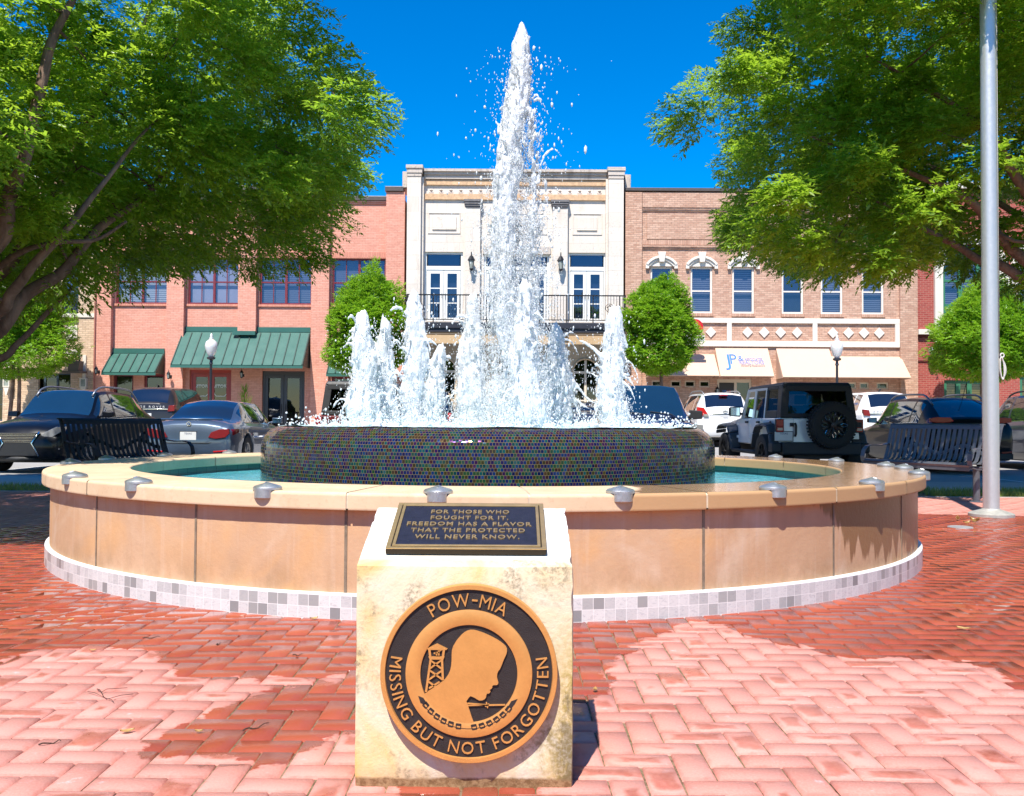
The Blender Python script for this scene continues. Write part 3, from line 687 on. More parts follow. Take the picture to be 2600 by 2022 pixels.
# tall centre jet: tip, torn shoulder, broad falling skirt
X, Y = at_jet(1100, 0.0); h = zt(66, Y, 1112)-(ZT-.03)
def centre_jet():
    P, S = [], []; z0 = ZT-.03
    f = lambda tab, u: float(np.interp(u, [a for a, _ in tab], [b for _, b in tab]))
    env = [(0, .27), (.2, .255), (.45, .25), (.58, .255), (.68, .235), (.76, .20), (.84, .135), (.92, .092), (.965, .072), (1, .02)]
    mid = [(0, -.02), (.3, -.03), (.55, -.005), (.75, .01), (.9, .02), (1, .03)]
    main = [(0, .125), (.2, .12), (.45, .105), (.60, .10), (.72, .12), (.82, .10), (.90, .076), (.955, .070), (1, .018)]
    moff = [(0, -.06), (.2, -.10), (.42, -.12), (.6, -.10), (.75, -.03), (.88, .015), (1, .03)]
    def blob(px, py, u, s0, s1, el): s = RNG.uniform(s0, s1); P.append((px, py, z0+h*u)); S.append((s, s, s*RNG.uniform(*el)))
    for k in range(3600):     # main strand, nearly solid
        u = RNG.random()**.95; w = f(main, u); a = RNG.uniform(0, 6.283); r = w*math.sqrt(RNG.random()); px, py = X+f(moff, u)+r*math.cos(a), Y+r*math.sin(a)
        if u < .9 and mnoise.noise((px*9, py*7, (z0+h*u)*1.6)) < -.16-.15*max(0, u-.6): continue
        blob(px, py, u, .011, .026, (1.8, 5.0))
    for k in range(420):      # thin right strand
        u = RNG.uniform(.06, .80); px = X+.15-.05*(u-.4)+.018*math.sin(u*23)+RNG.normal(0, .020); blob(px, Y+RNG.normal(0, .03), u, .007, .017, (1.5, 4))
    for k in range(1500):     # torn sheets between, kept only in streaks
        u = RNG.random()**.9; w = f(env, u); a = RNG.uniform(0, 6.283); r = w*math.sqrt(RNG.random()); px, py = X+f(mid, u)+r*math.cos(a), Y+r*math.sin(a)
        if mnoise.noise((px*8+3, py*8, (z0+h*u)*1.5+9)) < .20-.5*max(0, u-.68): continue
        blob(px, py, u, .006, .016, (1.3, 4.5))
    for k in range(40):
        u = .95+.05*k/39; s = .054*(1-.72*k/39)*RNG.uniform(.75, 1.15); P.append((X+f(mid, u)+RNG.normal(0, .016), Y+RNG.normal(0, .01), z0+h*u)); S.append((s, s, s*1.3))
    for k in range(60):
        u = RNG.uniform(.45, .95); a = RNG.uniform(0, 6.283); w = f(env, u); vx = RNG.uniform(.1, .5)
        p = Vector((X+f(mid, u)+w*.8*math.cos(a), Y+w*.8*math.sin(a), z0+h*u)); v = Vector((vx*math.cos(a), vx*math.sin(a), RNG.uniform(-.5, 1.2))); s0 = RNG.uniform(.005, .013)
        for q in range(int(RNG.uniform(6, 26))):
            p = p+v*.02; v.z -= 9.8*.02*.5
            if RNG.random() < .25: continue
            s = s0*RNG.uniform(.7, 1.15)*(1-.018*q); P.append(tuple(p)); S.append((s, s, s*2.0))
    V, F = blobs_mesh(np.array(P), np.array(S)); o = np_mesh('water_jet', V, F, M_FOAM)
    mist(o, lambda u: (X+f(mid, u), Y), lambda u: f(env, u)*RNG.uniform(.25, 1.0), z0, h, Y, 42000, 1.25)
    mist(o, lambda u: (X+f(mid, u*.55), Y), lambda u: .30*math.sqrt(RNG.random()), z0, h*.55, Y, 46000, 1.3)
    froth_mods(o, .0105)
    setp(o, 'very tall white water jet rising from the middle of the fountain', 'water jet', 'water jets of the fountain')
centre_jet()
def spray():
    P, S = [], []
    for k in range(2600):
        u = RNG.random()**1.3; r = abs(RNG.normal(0, .16))*(1+.55*(1-u))+.05; a = RNG.uniform(0, 6.283)
        s = RNG.choice([.0028, .004, .0055, .008, .013], p=[.46, .30, .16, .06, .02])*RNG.uniform(.7, 1.2); P.append((X+r*math.cos(a)*1.15, Y+r*math.sin(a), ZT+h*.93*u)); S.append((s, s, s*RNG.uniform(1, 3.2)))
    for px, dy, ty, w0, w1, ln, n, lab in jets:
        jx, jy = at_jet(px, dy); hh = zt(ty, jy, px)-ZT
        for k in range(700):
            u = RNG.random()**1.6; r = abs(RNG.normal(0, .12))+.04+.10*(1-u); a = RNG.uniform(0, 6.283)
            s = RNG.choice([.0025, .0036, .005, .007, .010], p=[.44, .32, .16, .06, .02])*RNG.uniform(.7, 1.2); P.append((jx+r*math.cos(a), jy+r*math.sin(a), ZT+.01+hh*u)); S.append((s, s, s*RNG.uniform(1, 3.0)))
    for k in range(1800):   # splashing near the bowl surface
        r = RB*math.sqrt(RNG.random())*.93; a = RNG.uniform(0, 6.283); s = RNG.uniform(.003, .011); P.append((FC[0]+r*math.cos(a), FC[1]+r*math.sin(a), ZT+abs(RNG.normal(0, .05)))); S.append((s, s, s))
    V, F = blobs_mesh(np.array(P), np.array(S), .10); o = np_mesh('water_spray', V, F, M_FOAM, None, True)
    setp(o, 'loose drops of spray flying round the fountain jets', 'water spray', kind='stuff')
spray()
def froth():
    P, S = [], []
    for k in range(900):
        if k < 520:
            j = jets[RNG.integers(0, 8)]; jx, jy = at_jet(j[0], j[1]); r = abs(RNG.normal(0, .15)); a = RNG.uniform(0, 6.283); x, y = jx+r*math.cos(a), jy+r*math.sin(a)
        else:
            r = (RB-RR)*RNG.uniform(.0, 1.0)**.4; a = RNG.uniform(0, 6.283); x, y = FC[0]+r*math.cos(a), FC[1]+r*math.sin(a)
        if math.hypot(x-FC[0], y-FC[1]) > RB-RR+.02 or mnoise.noise((x*4, y*4, 2.2)) < -.1: continue
        s = RNG.uniform(.012, .032); P.append((x, y, ZT+RNG.uniform(-.005, .022))); S.append((s*1.3, s*1.3, s*.9))
    V, F = blobs_mesh(np.array(P), np.array(S)); o = np_mesh('water_froth', V, F, M_FOAM)
    rm = o.modifiers.new('remesh', 'REMESH'); rm.mode = 'VOXEL'; rm.voxel_size = .014; rm.use_smooth_shade = True
    setp(o, 'white froth churning on the water of the mosaic bowl', 'froth', kind='stuff')
froth()
# ================================================================== memorial stone with plaque and medallion
SX0, SX1, SY0, SY1, SZF, SZB = -.4255, .1735, 2.575, 2.965, .613, .738
SCX = (SX0+SX1)/2
stone_t = thing('memorial_stone', 'cream marble memorial block with slanted top, inscribed plaque and round bronze emblem', 'memorial', (SCX, SY0, 0))
def marble():
    q = N('weathered marble'); g = q.objco(); n = q.noise(2.6, 6, .65, q.objco((1, 1, .75)), .8); n2 = q.noise(5.5, 6, .7, q.objco((1, 1, .8)), .6); n3 = q.noise(70, 3, .7, g); n4 = q.noise(1.6, 5, .6, q.objco((1.4, 1, .6)))
    s = q.n('SeparateXYZ'); q.l(g, s.inputs[0])
    c = q.mix(q.mapr(n, .38, .64), (.68, .60, .455), (.66, .44, .15))
    c = q.mix(q.mapr(n4, .50, .74, 0, .75), c, (.73, .69, .61))
    # grey-brown lichen in speckled clusters
    cl = q.math('MULTIPLY', q.mapr(n2, .50, .64), q.mapr(n3, .42, .60)); c = q.mix(q.math('MULTIPLY', cl, .8), c, (.20, .155, .10))
    # mossy, ochre side low on the right
    rt = q.math('MULTIPLY', q.mapr(q.math('ADD', s.outputs[0], q.math('MULTIPLY', n2, .25)), .30, .40), q.mapr(s.outputs[2], .50, .30))
    c = q.mix(q.math('MULTIPLY', rt, q.mapr(n3, .35, .6, .15, .85)), c, (.36, .26, .06)); c = q.mix(q.math('MULTIPLY', rt, q.mapr(n2, .5, .6, 0, .6)), c, (.10, .085, .06))
    # broken dirty foot
    ft = q.mapr(q.math('ADD', s.outputs[2], q.math('MULTIPLY', n2, .03)), .044, .036); c = q.mix(ft, c, q.mix(q.mapr(n3, .4, .6), (.20, .115, .05), (.34, .22, .11)))
    # slanted top painted paler, as if washed out by the sun
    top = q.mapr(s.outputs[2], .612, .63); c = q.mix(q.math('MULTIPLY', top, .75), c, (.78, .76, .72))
    q.princ(c, .7, 0, .25, q.bump(q.math('ADD', q.math('MULTIPLY', n3, .4), n2), .35, .012)); return q.m
def stone():
    bm = bmesh.new()
    prof = [(SY0, 0), (SY0, SZF), (SY1, SZB), (SY1, 0)]
    a = [bm.verts.new((SX0-SCX, y-SY0, z-.01)) for y, z in prof]; b = [bm.verts.new((SX1-SCX, y-SY0, z-.01)) for y, z in prof]
    bm.faces.new(a); bm.faces.new(b[::-1])
    for i in range(4): bm.faces.new((a[i], b[i], b[(i+1) % 4], a[(i+1) % 4]))
    bmesh.ops.recalc_face_normals(bm, faces=bm.faces)
    bmesh.ops.subdivide_edges(bm, edges=bm.edges, cuts=23, use_grid_fill=True)
    for v in bm.verts:
        p = v.co.copy(); ex = min(p.x-(SX0-SCX), (SX1-SCX)-p.x)
        top = SZF-.01+(SZB-SZF)*p.y/(SY1-SY0); ez = top-p.z; ey = min(p.y, SY1-SY0-p.y)
        c = Vector((0, (SY1-SY0)/2, .3)); d = (c-p)
        n = mnoise.noise(p*9+Vector((3, 1, 7))); n2 = mnoise.noise(p*28)
        es = sorted((max(ex, 0), max(ez, 0), max(ey, 0)))
        k = max(0, 1-es[1]/.02)*(.0035+.0045*max(0, n+.1)) # worn arrises
        if es[1] < .03 and (p.x < 0 and p.y > .25 and ez < .06 or p.x > .25 and p.z > .5): k += max(0, n2)*.012
        v.co += Vector((d.x*3, d.y*2, d.z)).normalized()*k
        v.co += Vector((0, 1, 0))*(n2*.0012)
        if p.z < .04 and p.y < .2: v.co.y += .006+.008*max(0, n2+.2)
    me = bpy.data.meshes.new('stone_block'); bm.to_mesh(me); bm.free(); me.materials.append(marble())
    o = bpy.data.objects.new('stone_block', me); C.objects.link(o); o.parent = stone_t
    me.polygons.foreach_set('use_smooth', [True]*len(me.polygons)); me.set_sharp_from_angle(angle=R(40))
stone()
M_BRZ = simple('bronze gilt', (.66, .30, .085), .38, .35, var=.10, scale=14, bump=.05)
M_BRZ2 = simple('polished bronze', (.70, .44, .18), .32, .75, var=.12, scale=20)
M_DRK = simple('dark patina', (.028, .020, .018), .55, .2, var=.25, scale=40, bump=.25)
M_NAVY = simple('navy patina', (.014, .016, .032), .7, 0, .2, var=.25, scale=40, bump=.3)
M_EDGE = simple('plaque edge', (.035, .025, .016), .5, .4)
# ---- round emblem on the front face; normalised coordinates, +y out of the face
mcx, mcz = W(1191, 1708.5, 2.557); MR = 223/F_PX*2.557
YB, YD, YR = 2.5705, 2.552, 2.5455     # back of disc, dark field, raised face
def P(u, v): return (mcx+u*MR, mcz+v*MR)
med = MB(); n = 96
med.lathe([(MR*.999, 0), (MR, .004), (MR, .024), (MR*.993, .0265), (MR*.945, .0265), (MR*.938, .020), (.001, .020)], (0, 0, 0), n)
def onface(mb, name, mat, parent, **kw):
    mb.v = [(mcx+a, YB-c, mcz+b) for a, b, c in mb.v]; return mb.build(name, mat, parent, True, **kw)
med.f, med.mi = med.f, [0 if i < 5*n else 1 for i in range(len(med.f))]
medo = onface(med, 'medallion', [M_BRZ, M_DRK], stone_t, smooth=True, autosmooth=35)
ring = MB(); ring.lathe([(MR*.716, .0195), (MR*.713, .0255), (MR*.708, .026), (MR*.552, .026), (MR*.547, .0255), (MR*.544, .0195)], (0, 0, 0), n); onface(ring, 'inner_ring', M_BRZ, medo, smooth=True, autosmooth=35)
def px2(pts): return [((x-539)/445, (446-y)/445) for x, y in pts]
ri = .555
head = px2([(318,548),(345,528),(372,510),(400,490),(420,474),(435,452),(445,430),(450,405),(452,380),(452,350),(453,330),(458,312),(465,300),(474,284),(485,270),(500,253),(515,240),(530,232),(545,228),(562,228),(580,232),(605,240),(630,250),(655,262),(680,275),(700,288),(715,300),(724,309),(729,320),(729,333),(726,347),(718,364),(710,382),(703,402),(694,422),(686,432),(681,445),(680,460),(683,475),(687,488),(685,497),(676,501),(662,501),(656,507),(657,514),(650,521),(643,525),(648,533),(643,541),(630,544),(627,552),(626,562),(619,571),(608,577),(592,578),(580,572),(570,565),(558,560),(548,556),(540,564),(527,583),(532,592),(537,607),(542,622),(548,640),(552,652),(556,664)])
a0 = math.atan2(-.535, .06); a1 = math.atan2((446-548)/445, (318-539)/445)
arc = [(ri*math.cos(t), ri*math.sin(t)) for t in np.linspace(a0, a1-0, 24)] if a1 < a0 else [(ri*math.cos(t), ri*math.sin(t)) for t in np.linspace(a0+2*math.pi, a1+2*math.pi, 24)]
sil = MB(); sil.prism([(x*MR, y*MR) for x, y in head+arc], .0195, .0258, 'z'); onface(sil, 'profile_relief', M_BRZ, medo)
def bars(mb, segs, w, z0, z1):
    for (x0, y0), (x1, y1) in segs:
        d = Vector((x1-x0, y1-y0)); d.normalize(); nx, ny = -d.y*w/2, d.x*w/2
        mb.prism([((x0+nx)*MR, (y0+ny)*MR), ((x0-nx)*MR, (y0-ny)*MR), ((x1-nx)*MR, (y1-ny)*MR), ((x1+nx)*MR, (y1+ny)*MR)], z0, z1, 'z')
tw = MB(); p2 = lambda *a: [tuple(px2([q])[0]) for q in a]
tw.prism([(x*MR, y*MR) for x, y in px2([(327,322),(379,297),(431,322),(424,328),(334,328)])], .0195, .0255, 'z')
tw.prism([(x*MR, y*MR) for x, y in px2([(336,362),(416,362),(411,376),(342,376)])], .0195, .0254, 'z')
bars(tw, [p2((340,326),(345,364)), p2((413,326),(408,364))], .026, .0195, .0253)
bars(tw, [p2((347,374),(325,538)), p2((404,374),(409,478))], .024, .0195, .0253)
bars(tw, [p2((344,378),(406,426)), p2((403,378),(340,424)), p2((339,428),(409,478)), p2((406,430),(334,480)), p2((334,484),(372,512)), p2((392,488),(340,520))], .017, .0195, .0250)
bars(tw, [p2((372,340),(378,356)), p2((362,346),(392,340)), p2((386,330),(388,356)), p2((388,334),(404,326))], .016, .0195, .0248)
onface(tw, 'tower_relief', M_BRZ, medo)
wr = MB(); bars(wr, [p2((533,594),(640,603)), p2((533,604),(640,600)), p2((638,602),(722,600)), p2((628,588),(634,616)), p2((622,608),(642,596))], .013, .0195, .0250); onface(wr, 'wire_relief', M_BRZ, medo)
ch = MB()
for t in list(np.radians(np.arange(216, 266, 8.6)))+list(np.radians(np.arange(276, 326, 8.6))):
    r = .597; x, y = r*math.cos(t), r*math.sin(t); tx, ty = -math.sin(t), math.cos(t); rx, ry = math.cos(t), math.sin(t)
    q = [(x+tx*a+rx*b, y+ty*a+ry*b) for a, b in ((-.030, -.026), (.024, -.030), (.030, .022), (-.020, .028))]
    bars(ch, [(q[i], q[(i+1) % 4]) for i in range(4)], .011, .0258, .0266)
    ch.prism([((x+tx*a+rx*b)*MR, (y+ty*a+ry*b)*MR) for a, b in ((-.028, -.004), (.026, -.008), (.026, -.026), (-.030, -.024))], .0258, .0265, 'z')
pts = [(.612*math.cos(t), .612*math.sin(t)) for t in np.radians(np.linspace(208, 333, 40))]
bars(ch, list(zip(pts[:-1], pts[1:])), .007, .0258, .0264)
for tri in (px2([(286,556),(312,566),(330,592),(318,600),(298,592)]), px2([(784,568),(752,580),(738,604),(752,612),(768,598)])):
    ch.prism([(x*MR, y*MR) for x, y in tri], .0258, .0265, 'z')
onface(ch, 'chain_relief', M_DRK, medo)
def arc_text(mb, s, t0, t1, rad, h, inward, z0, z1, squash=1.0):
    """letters one by one along an arc from angle t0 to t1 (degrees); inward: tops point to the centre"""
    gl = []; tot = 0
    for c in s:
        if c == ' ': gl.append((None, None, .34)); tot += .34; continue
        if c == '-': vs = [(-.17, .30, 0), (.17, .30, 0), (.17, .385, 0), (-.17, .385, 0)]; gl.append((vs, [(0, 1, 2, 3)], .50)); tot += .50; continue
        vs, fs = text_mesh(c, 1.0, 0, offset=-.004); xs = [v[0] for v in vs]; m = (min(xs)+max(xs))/2; w = max(xs)-min(xs)
        gl.append(([(v[0]-m, v[1], 0) for v in vs], fs, w+.17)); tot += w+.17
    cap = .73; sc = h/cap; sweep = R(t1-t0); k = sweep/tot; t = R(t0)
    for vs, fs, w in gl:
        tc = t+k*w/2; t += k*w
        if vs is None: continue
        wx = abs(k)*rad*squash
        def T(p):
            a = p[0]*min(wx, sc*1.3); b = p[1]*sc-h/2
            er = Vector((math.cos(tc), math.sin(tc))); et = Vector((math.sin(tc), -math.cos(tc)))
            if inward: er = -er; et = -et
            o = Vector((math.cos(tc), math.sin(tc)))*rad+er*b+et*a; return o
        n = len(vs); low = [(*T(p)*MR, z0) for p in vs]; up = [(*T(p)*MR, z1) for p in vs]
        ed = {}
        for f in fs:
            for i in range(len(f)):
                e = (f[i], f[(i+1) % len(f)]); ed[e] = 1
        side = [(a, b, b+n, a+n) for a, b in ed if (b, a) not in ed]
        mb.add(low+up, [tuple(i+n for i in f) for f in fs]+side)
lt = MB(); arc_text(lt, 'POW-MIA', 124, 58, .827, .155, False, .0195, .0245); arc_text(lt, 'MISSING BUT NOT FORGOTTEN', 166.5, 373.5, .827, .140, True, .0195, .0245)
onface(lt, 'lettering', M_BRZ, medo)
# ---- plaque on the slanted top
sl = math.atan2(SZB-SZF, SY1-SY0)
def on_slope(a, b, c): # a across (world x), b up the slope from its front edge, c out of the slope
    return (a, SY0+b*math.cos(sl)-c*math.sin(sl), SZF+b*math.sin(sl)+c*math.cos(sl)-.010)
def slope(mb, name, mat, parent, **kw):
    mb.v = [on_slope(*p) for p in mb.v]; return mb.build(name, mat, parent, True, **kw)
def pw(px, py, b): return None
px0, px1 = -.352, .100; pb0, pb1 = .062, .392; pc = (px0+px1)/2; hw = (px1-px0)/2
m = MB(); m.box(px0, px1, pb0, pb1, .004, .020); pl = slope(m, 'inscribed_plaque', M_EDGE, stone_t, bevel=.002)
def frame(mb, x0, x1, b0, b1, w, z0, z1, wb=None):
    wb = wb or w
    mb.box(x0, x1, b0, b0+wb, z0, z1); mb.box(x0, x1, b1-wb, b1, z0, z1); mb.box(x0, x0+w, b0+wb, b1-wb, z0, z1); mb.box(x1-w, x1, b0+wb, b1-wb, z0, z1)
m = MB(); frame(m, px0, px1, pb0, pb1, .013, .0202, .0225); frame(m, px0+.0165, px1-.0165, pb0+.0165, pb1-.0165, .009, .0202, .0240); slope(m, 'plaque_border', M_BRZ2, pl, bevel=.001)
m = MB(); m.box(px0+.0255, px1-.0255, pb0+.0255, pb1-.0255, .0201, .0206); slope(m, 'plaque_field', M_NAVY, pl)
m = MB()
lines = [('FOR THOSE WHO', .307, 1, .60), ('FOUGHT FOR IT.', .262, .985, .59), ('FREEDOM HAS A FLAVOR', .217, 1, .93), ('THAT THE PROTECTED', .172, 1, .84), ('WILL NEVER KNOW.', .127, 1, .76)]
for s, b, _, frac in lines:
    vs, fs = text_mesh(s, 1.0, .0, spacing=1.18, offset=.016); wdt = max(v[0] for v in vs)-min(v[0] for v in vs); k = frac*(hw*2-.055)/wdt; kh = .0265/.73
    n = len(vs); bb = b
    ed = {}
    for f in fs:
        for i in range(len(f)): ed[(f[i], f[(i+1) % len(f)])] = 1
    low = [(pc+v[0]*k, bb+v[1]*kh, .0204) for v in vs]; up = [(pc+v[0]*k, bb+v[1]*kh, .0245) for v in vs]
    m.add(low+up, [tuple(i+n for i in f) for f in fs]+[(a, b_, b_+n, a+n) for a, b_ in ed if (b_, a) not in ed])
slope(m, 'lettering', M_BRZ2, pl)
# ================================================================== the row of buildings across the street
YW = 40.0
class Fac:
    def __init__(s, pxc, Y=YW): s.c, s.Y = pxc, Y
    def X(s, px, Y=None): Y = Y or s.Y; return W(px, 760, Y)[0]
    def Z(s, py, Y=None): Y = Y or s.Y; return W(s.c, py, Y)[1]
    def rect(s, a, b, c, d, Y=None): return s.X(a, Y), s.X(c, Y), s.Z(d, Y), s.Z(b, Y)
def holed_wall(mb, x0, x1, z0, z1, holes, y, depth=.16):
    xs = sorted({x0, x1, *[h[0] for h in holes], *[h[1] for h in holes]}); zs = sorted({z0, z1, *[h[2] for h in holes], *[h[3] for h in holes]})
    xs = [v for v in xs if x0-1e-6 <= v <= x1+1e-6]; zs = [v for v in zs if z0-1e-6 <= v <= z1+1e-6]
    for a, b in zip(xs[:-1], xs[1:]):
        for c, d in zip(zs[:-1], zs[1:]):
            mx, mz = (a+b)/2, (c+d)/2
            if any(h[0] < mx < h[1] and h[2] < mz < h[3] for h in holes): continue
            mb.add([(a, y, c), (b, y, c), (b, y, d), (a, y, d)], [(0, 1, 2, 3)])
    for h in holes:
        a, b, c, d = h[:4]
        mb.add([(a, y, c), (b, y, c), (b, y, d), (a, y, d), (a, y+depth, c), (b, y+depth, c), (b, y+depth, d), (a, y+depth, d)], [(0, 4, 5, 1), (1, 5, 6, 2), (2, 6, 7, 3), (3, 7, 4, 0)])
def shell(mb, x0, x1, z1, y0, y1, zr):
    """sides, roof and back of a building behind its front"""
    mb.add([(x0, y0, -.3), (x0, y1, -.3), (x0, y1, z1), (x0, y0, z1)], [(0, 1, 2, 3)]); mb.add([(x1, y0, -.3), (x1, y1, -.3), (x1, y1, z1), (x1, y0, z1)], [(0, 1, 2, 3)])
    mb.add([(x0, y1, -.3), (x1, y1, -.3), (x1, y1, z1), (x0, y1, z1)], [(0, 1, 2, 3)]); mb.add([(x0, y0+.3, zr), (x1, y0+.3, zr), (x1, y1, zr), (x0, y1, zr)], [(0, 1, 2, 3)])
    mb.add([(x0, y0+.3, zr), (x1, y0+.3, zr), (x1, y0+.3, z1), (x0, y0+.3, z1)], [(0, 1, 2, 3)]); mb.add([(x0, y0, z1), (x1, y0, z1), (x1, y0+.3, z1), (x0, y0+.3, z1)], [(0, 1, 2, 3)])
def pane_mat(name, tint, fac, gl=(.62, .80, 1)):
    q = N(name); g = q.pos(); n = q.noise(1.3, 2, .5, g)
    tr = q.n('BsdfTransparent'); q.put(tr.inputs[0], tint); gs = q.n('BsdfGlossy'); q.put(gs.inputs[0], gl); gs.inputs['Roughness'].default_value = .015
    q.l(q.bump(n, .05, .05), gs.inputs['Normal']); x = q.n('MixShader'); x.inputs[0].default_value = fac; q.l(tr.outputs[0], x.inputs[1]); q.l(gs.outputs[0], x.inputs[2]); q.l(x.outputs[0], q.out.inputs[0]); return q.m
M_PANE = pane_mat('window glass', (.66, .74, .86), .20, (.34, .46, .62)); M_PANED = pane_mat('dark shop glass', (.45, .45, .42), .07, (1, 1, 1))
def blind_mat(name, a, b, pitch):
    q = N(name); s = q.n('SeparateXYZ'); q.l(q.pos(), s.inputs[0]); f = q.math('FRACT', q.math('DIVIDE', s.outputs[2], pitch))
    q.princ(q.mix(q.mapr(f, .42, .58), a, b), .6); return q.m
M_BLIND = blind_mat('venetian blind', (.05, .05, .08), (.25, .235, .25), .088); M_BLINDW = blind_mat('cream blind', (.25, .22, .19), (.78, .72, .60), .088)
M_DARKIN = simple('dark room', (.016, .018, .026), .9, var=.4, scale=.8); M_NAVYIN = simple('dim blue room', (.012, .022, .050), .9, var=.4, scale=.8)
M_SHADE = simple('drawn shade', (.52, .44, .44), .9, var=.1)
def window(root, x0, x1, z0, z1, y, mf, cols=1, rows=2, frame=.06, mun=.03, muns=None, back=M_BLIND, pane=M_PANE, split=None, name='window', split_back=None):
    """frame mesh with pane and blind below it; cols sashes side by side, each with muntins (nx, nz)"""
    m = MB(); m.box(x0, x0+frame, y, y+.07, z0, z1); m.box(x1-frame, x1, y, y+.07, z0, z1); m.box(x0+frame, x1-frame, y, y+.07, z0, z0+frame); m.box(x0+frame, x1-frame, y, y+.07, z1-frame, z1)
    ix0, ix1, iz0, iz1 = x0+frame, x1-frame, z0+frame, z1-frame; cw = (ix1-ix0)/cols
    for c in range(1, cols): m.box(ix0+cw*c-frame*.7, ix0+cw*c+frame*.7, y+.002, y+.068, iz0, iz1)
    zm = split if split else [iz0+(iz1-iz0)*k/rows for k in range(1, rows)]
    for c in range(cols):
        a = ix0+cw*c+(frame*.7 if c else 0); b = ix0+cw*(c+1)-(frame*.7 if c < cols-1 else 0)
        for z in zm: m.box(a, b, y+.006, y+.064, z-.03, z+.03)
        if muns:
            nx, nz = muns; zz = [iz0]+zm+[iz1]
            for k in range(1, nx): t = a+(b-a)*k/nx; m.box(t-mun/2, t+mun/2, y+.022, y+.055, iz0, iz1)
            for lo, hi in zip(zz[:-1], zz[1:]):
                for k in range(1, nz): t = lo+(hi-lo)*k/nz; m.box(a, b, y+.024, y+.053, t-mun/2, t+mun/2)
    fr = m.build(name, mf, root, True)
    m = MB(); m.add([(ix0, y+.042, iz0), (ix1, y+.042, iz0), (ix1, y+.042, iz1), (ix0, y+.042, iz1)], [(0, 1, 2, 3)]); m.build('pane', pane, fr, True)
    m = MB(); zb = split_back if split_back else iz1+.02
    m.add([(x0-.02, y+.16, z0-.02), (x1+.02, y+.16, z0-.02), (x1+.02, y+.16, zb), (x0-.02, y+.16, zb)], [(0, 1, 2, 3)])
    bl = m.build('blind' if back in (M_BLIND, M_BLINDW, M_SHADE) else 'dark_interior', back, fr, True)
    return fr
def wall_lantern(root, x, y, z, h, mat, mg):
    m = MB(); w = h*.17
    m.lathe([(.001, h), (w*.15, h*.97), (w*.2, h*.80), (w*.5, h*.76), (w*1.15, h*.56), (w*1.2, h*.52), (w*1.0, h*.51)], (x, y-.26, z), 8); m.lathe([(w*.62, 0.1*h), (w*.7, .06*h), (w*.3, 0), (.001, -.03*h)], (x, y-.26, z), 8)
    for k in range(4): t = k*math.pi/2+.78; m.tube([(x+w*.62*math.cos(t), y-.26+w*.62*math.sin(t), z+.1*h), (x+w*1.0*math.cos(t), y-.26+w*1.0*math.sin(t), z+.52*h)], .012, 5)
    m.tube([(x, y, z+.30*h), (x, y-.12, z+.12*h), (x, y-.25, z+.04*h)], .018, 6); m.box(x-.05, x+.05, y-.02, y-.001, z+.15*h, z+.45*h)
    o = m.build('wall_lantern', mat, root, True); m = MB(); m.lathe([(w*.56, .1*h), (w*.92, .515*h)], (x, y-.26, z), 8); m.build('lantern_glass', mg, o, True); return o
M_BLKM = simple('black iron', (.015, .015, .017), .45, .3, var=.2); M_LGLASS = simple('lantern glass', (.30, .33, .30), .15, 0, .6, var=.3)
# ------------------------------------------------------------------ salmon brick building
M_SAL = brickmat('salmon brick', (.60, .265, .19), (.70, .345, .255), (.50, .205, .145), .235, .0735, .007, stain=.12)
M_SALS = brickmat('salmon soldier course', (.53, .21, .145), (.64, .285, .20), (.42, .15, .105), .075, .25, .007)
M_CAPM = simple('bronze metal cap', (.115, .09, .075), .4, .3, var=.1); M_MAR = simple('maroon frame', (.17, .022, .030), .4, 0, .5, var=.15)
def awning(root, xa, xb, zt_, zb_, d, mat, y=YW, ribs=0, lip=.10, flash=.2, notch=None, name='awning', ribmat=None, soff=True, end_mat=None, valance=0):
    th = .03; m = MB()
    m.hexa([(xa, y-.02, zt_), (xb, y-.02, zt_), (xb, y-d, zb_), (xa, y-d, zb_)], [(xa, y-.02, zt_-th-.02), (xb, y-.02, zt_-th-.02), (xb, y-d+.02, zb_-th), (xa, y-d+.02, zb_-th)])
    if lip: m.box(xa, xb, y-d-.015, y-d+.03, zb_-th-lip, zb_-th+.002)
    aw = m.build(name, mat, root, True)
    if ribs:
        m = MB(); zf = zt_-.0
        n = ribs
        for k in range(n+1):
            x = xa+(xb-xa)*k/n; x = min(max(x, xa+.03), xb-.03); s0 = .06; za = zt_+(zb_-zt_)*s0; ya = y-.02-(d-.02)*s0
            m.hexa([(x-.02, ya, za), (x+.02, ya, za), (x+.02, y-d, zb_), (x-.02, y-d, zb_)], [(x-.02, ya-.01, za+.045), (x+.02, ya-.01, za+.045), (x+.02, y-d-.01, zb_+.045), (x-.02, y-d-.01, zb_+.045)])
        m.build('seam_ribs', ribmat or mat, aw, True)
        m = MB(); m.box(xa, xb, y-.06, y-.005, zt_-.01, zt_+flash); m.build('flashing', mat, aw, True)
    m = MB()
    for x, s in ((xa, .012), (xb, -.012)):
        m.prism([(y-.02, zt_-.06), (y-.02, zb_-.06), (y-d+.06, zb_-.04)], x, x+s, 'x')
    m.build('awning_end', end_mat or mat, aw, True); return aw
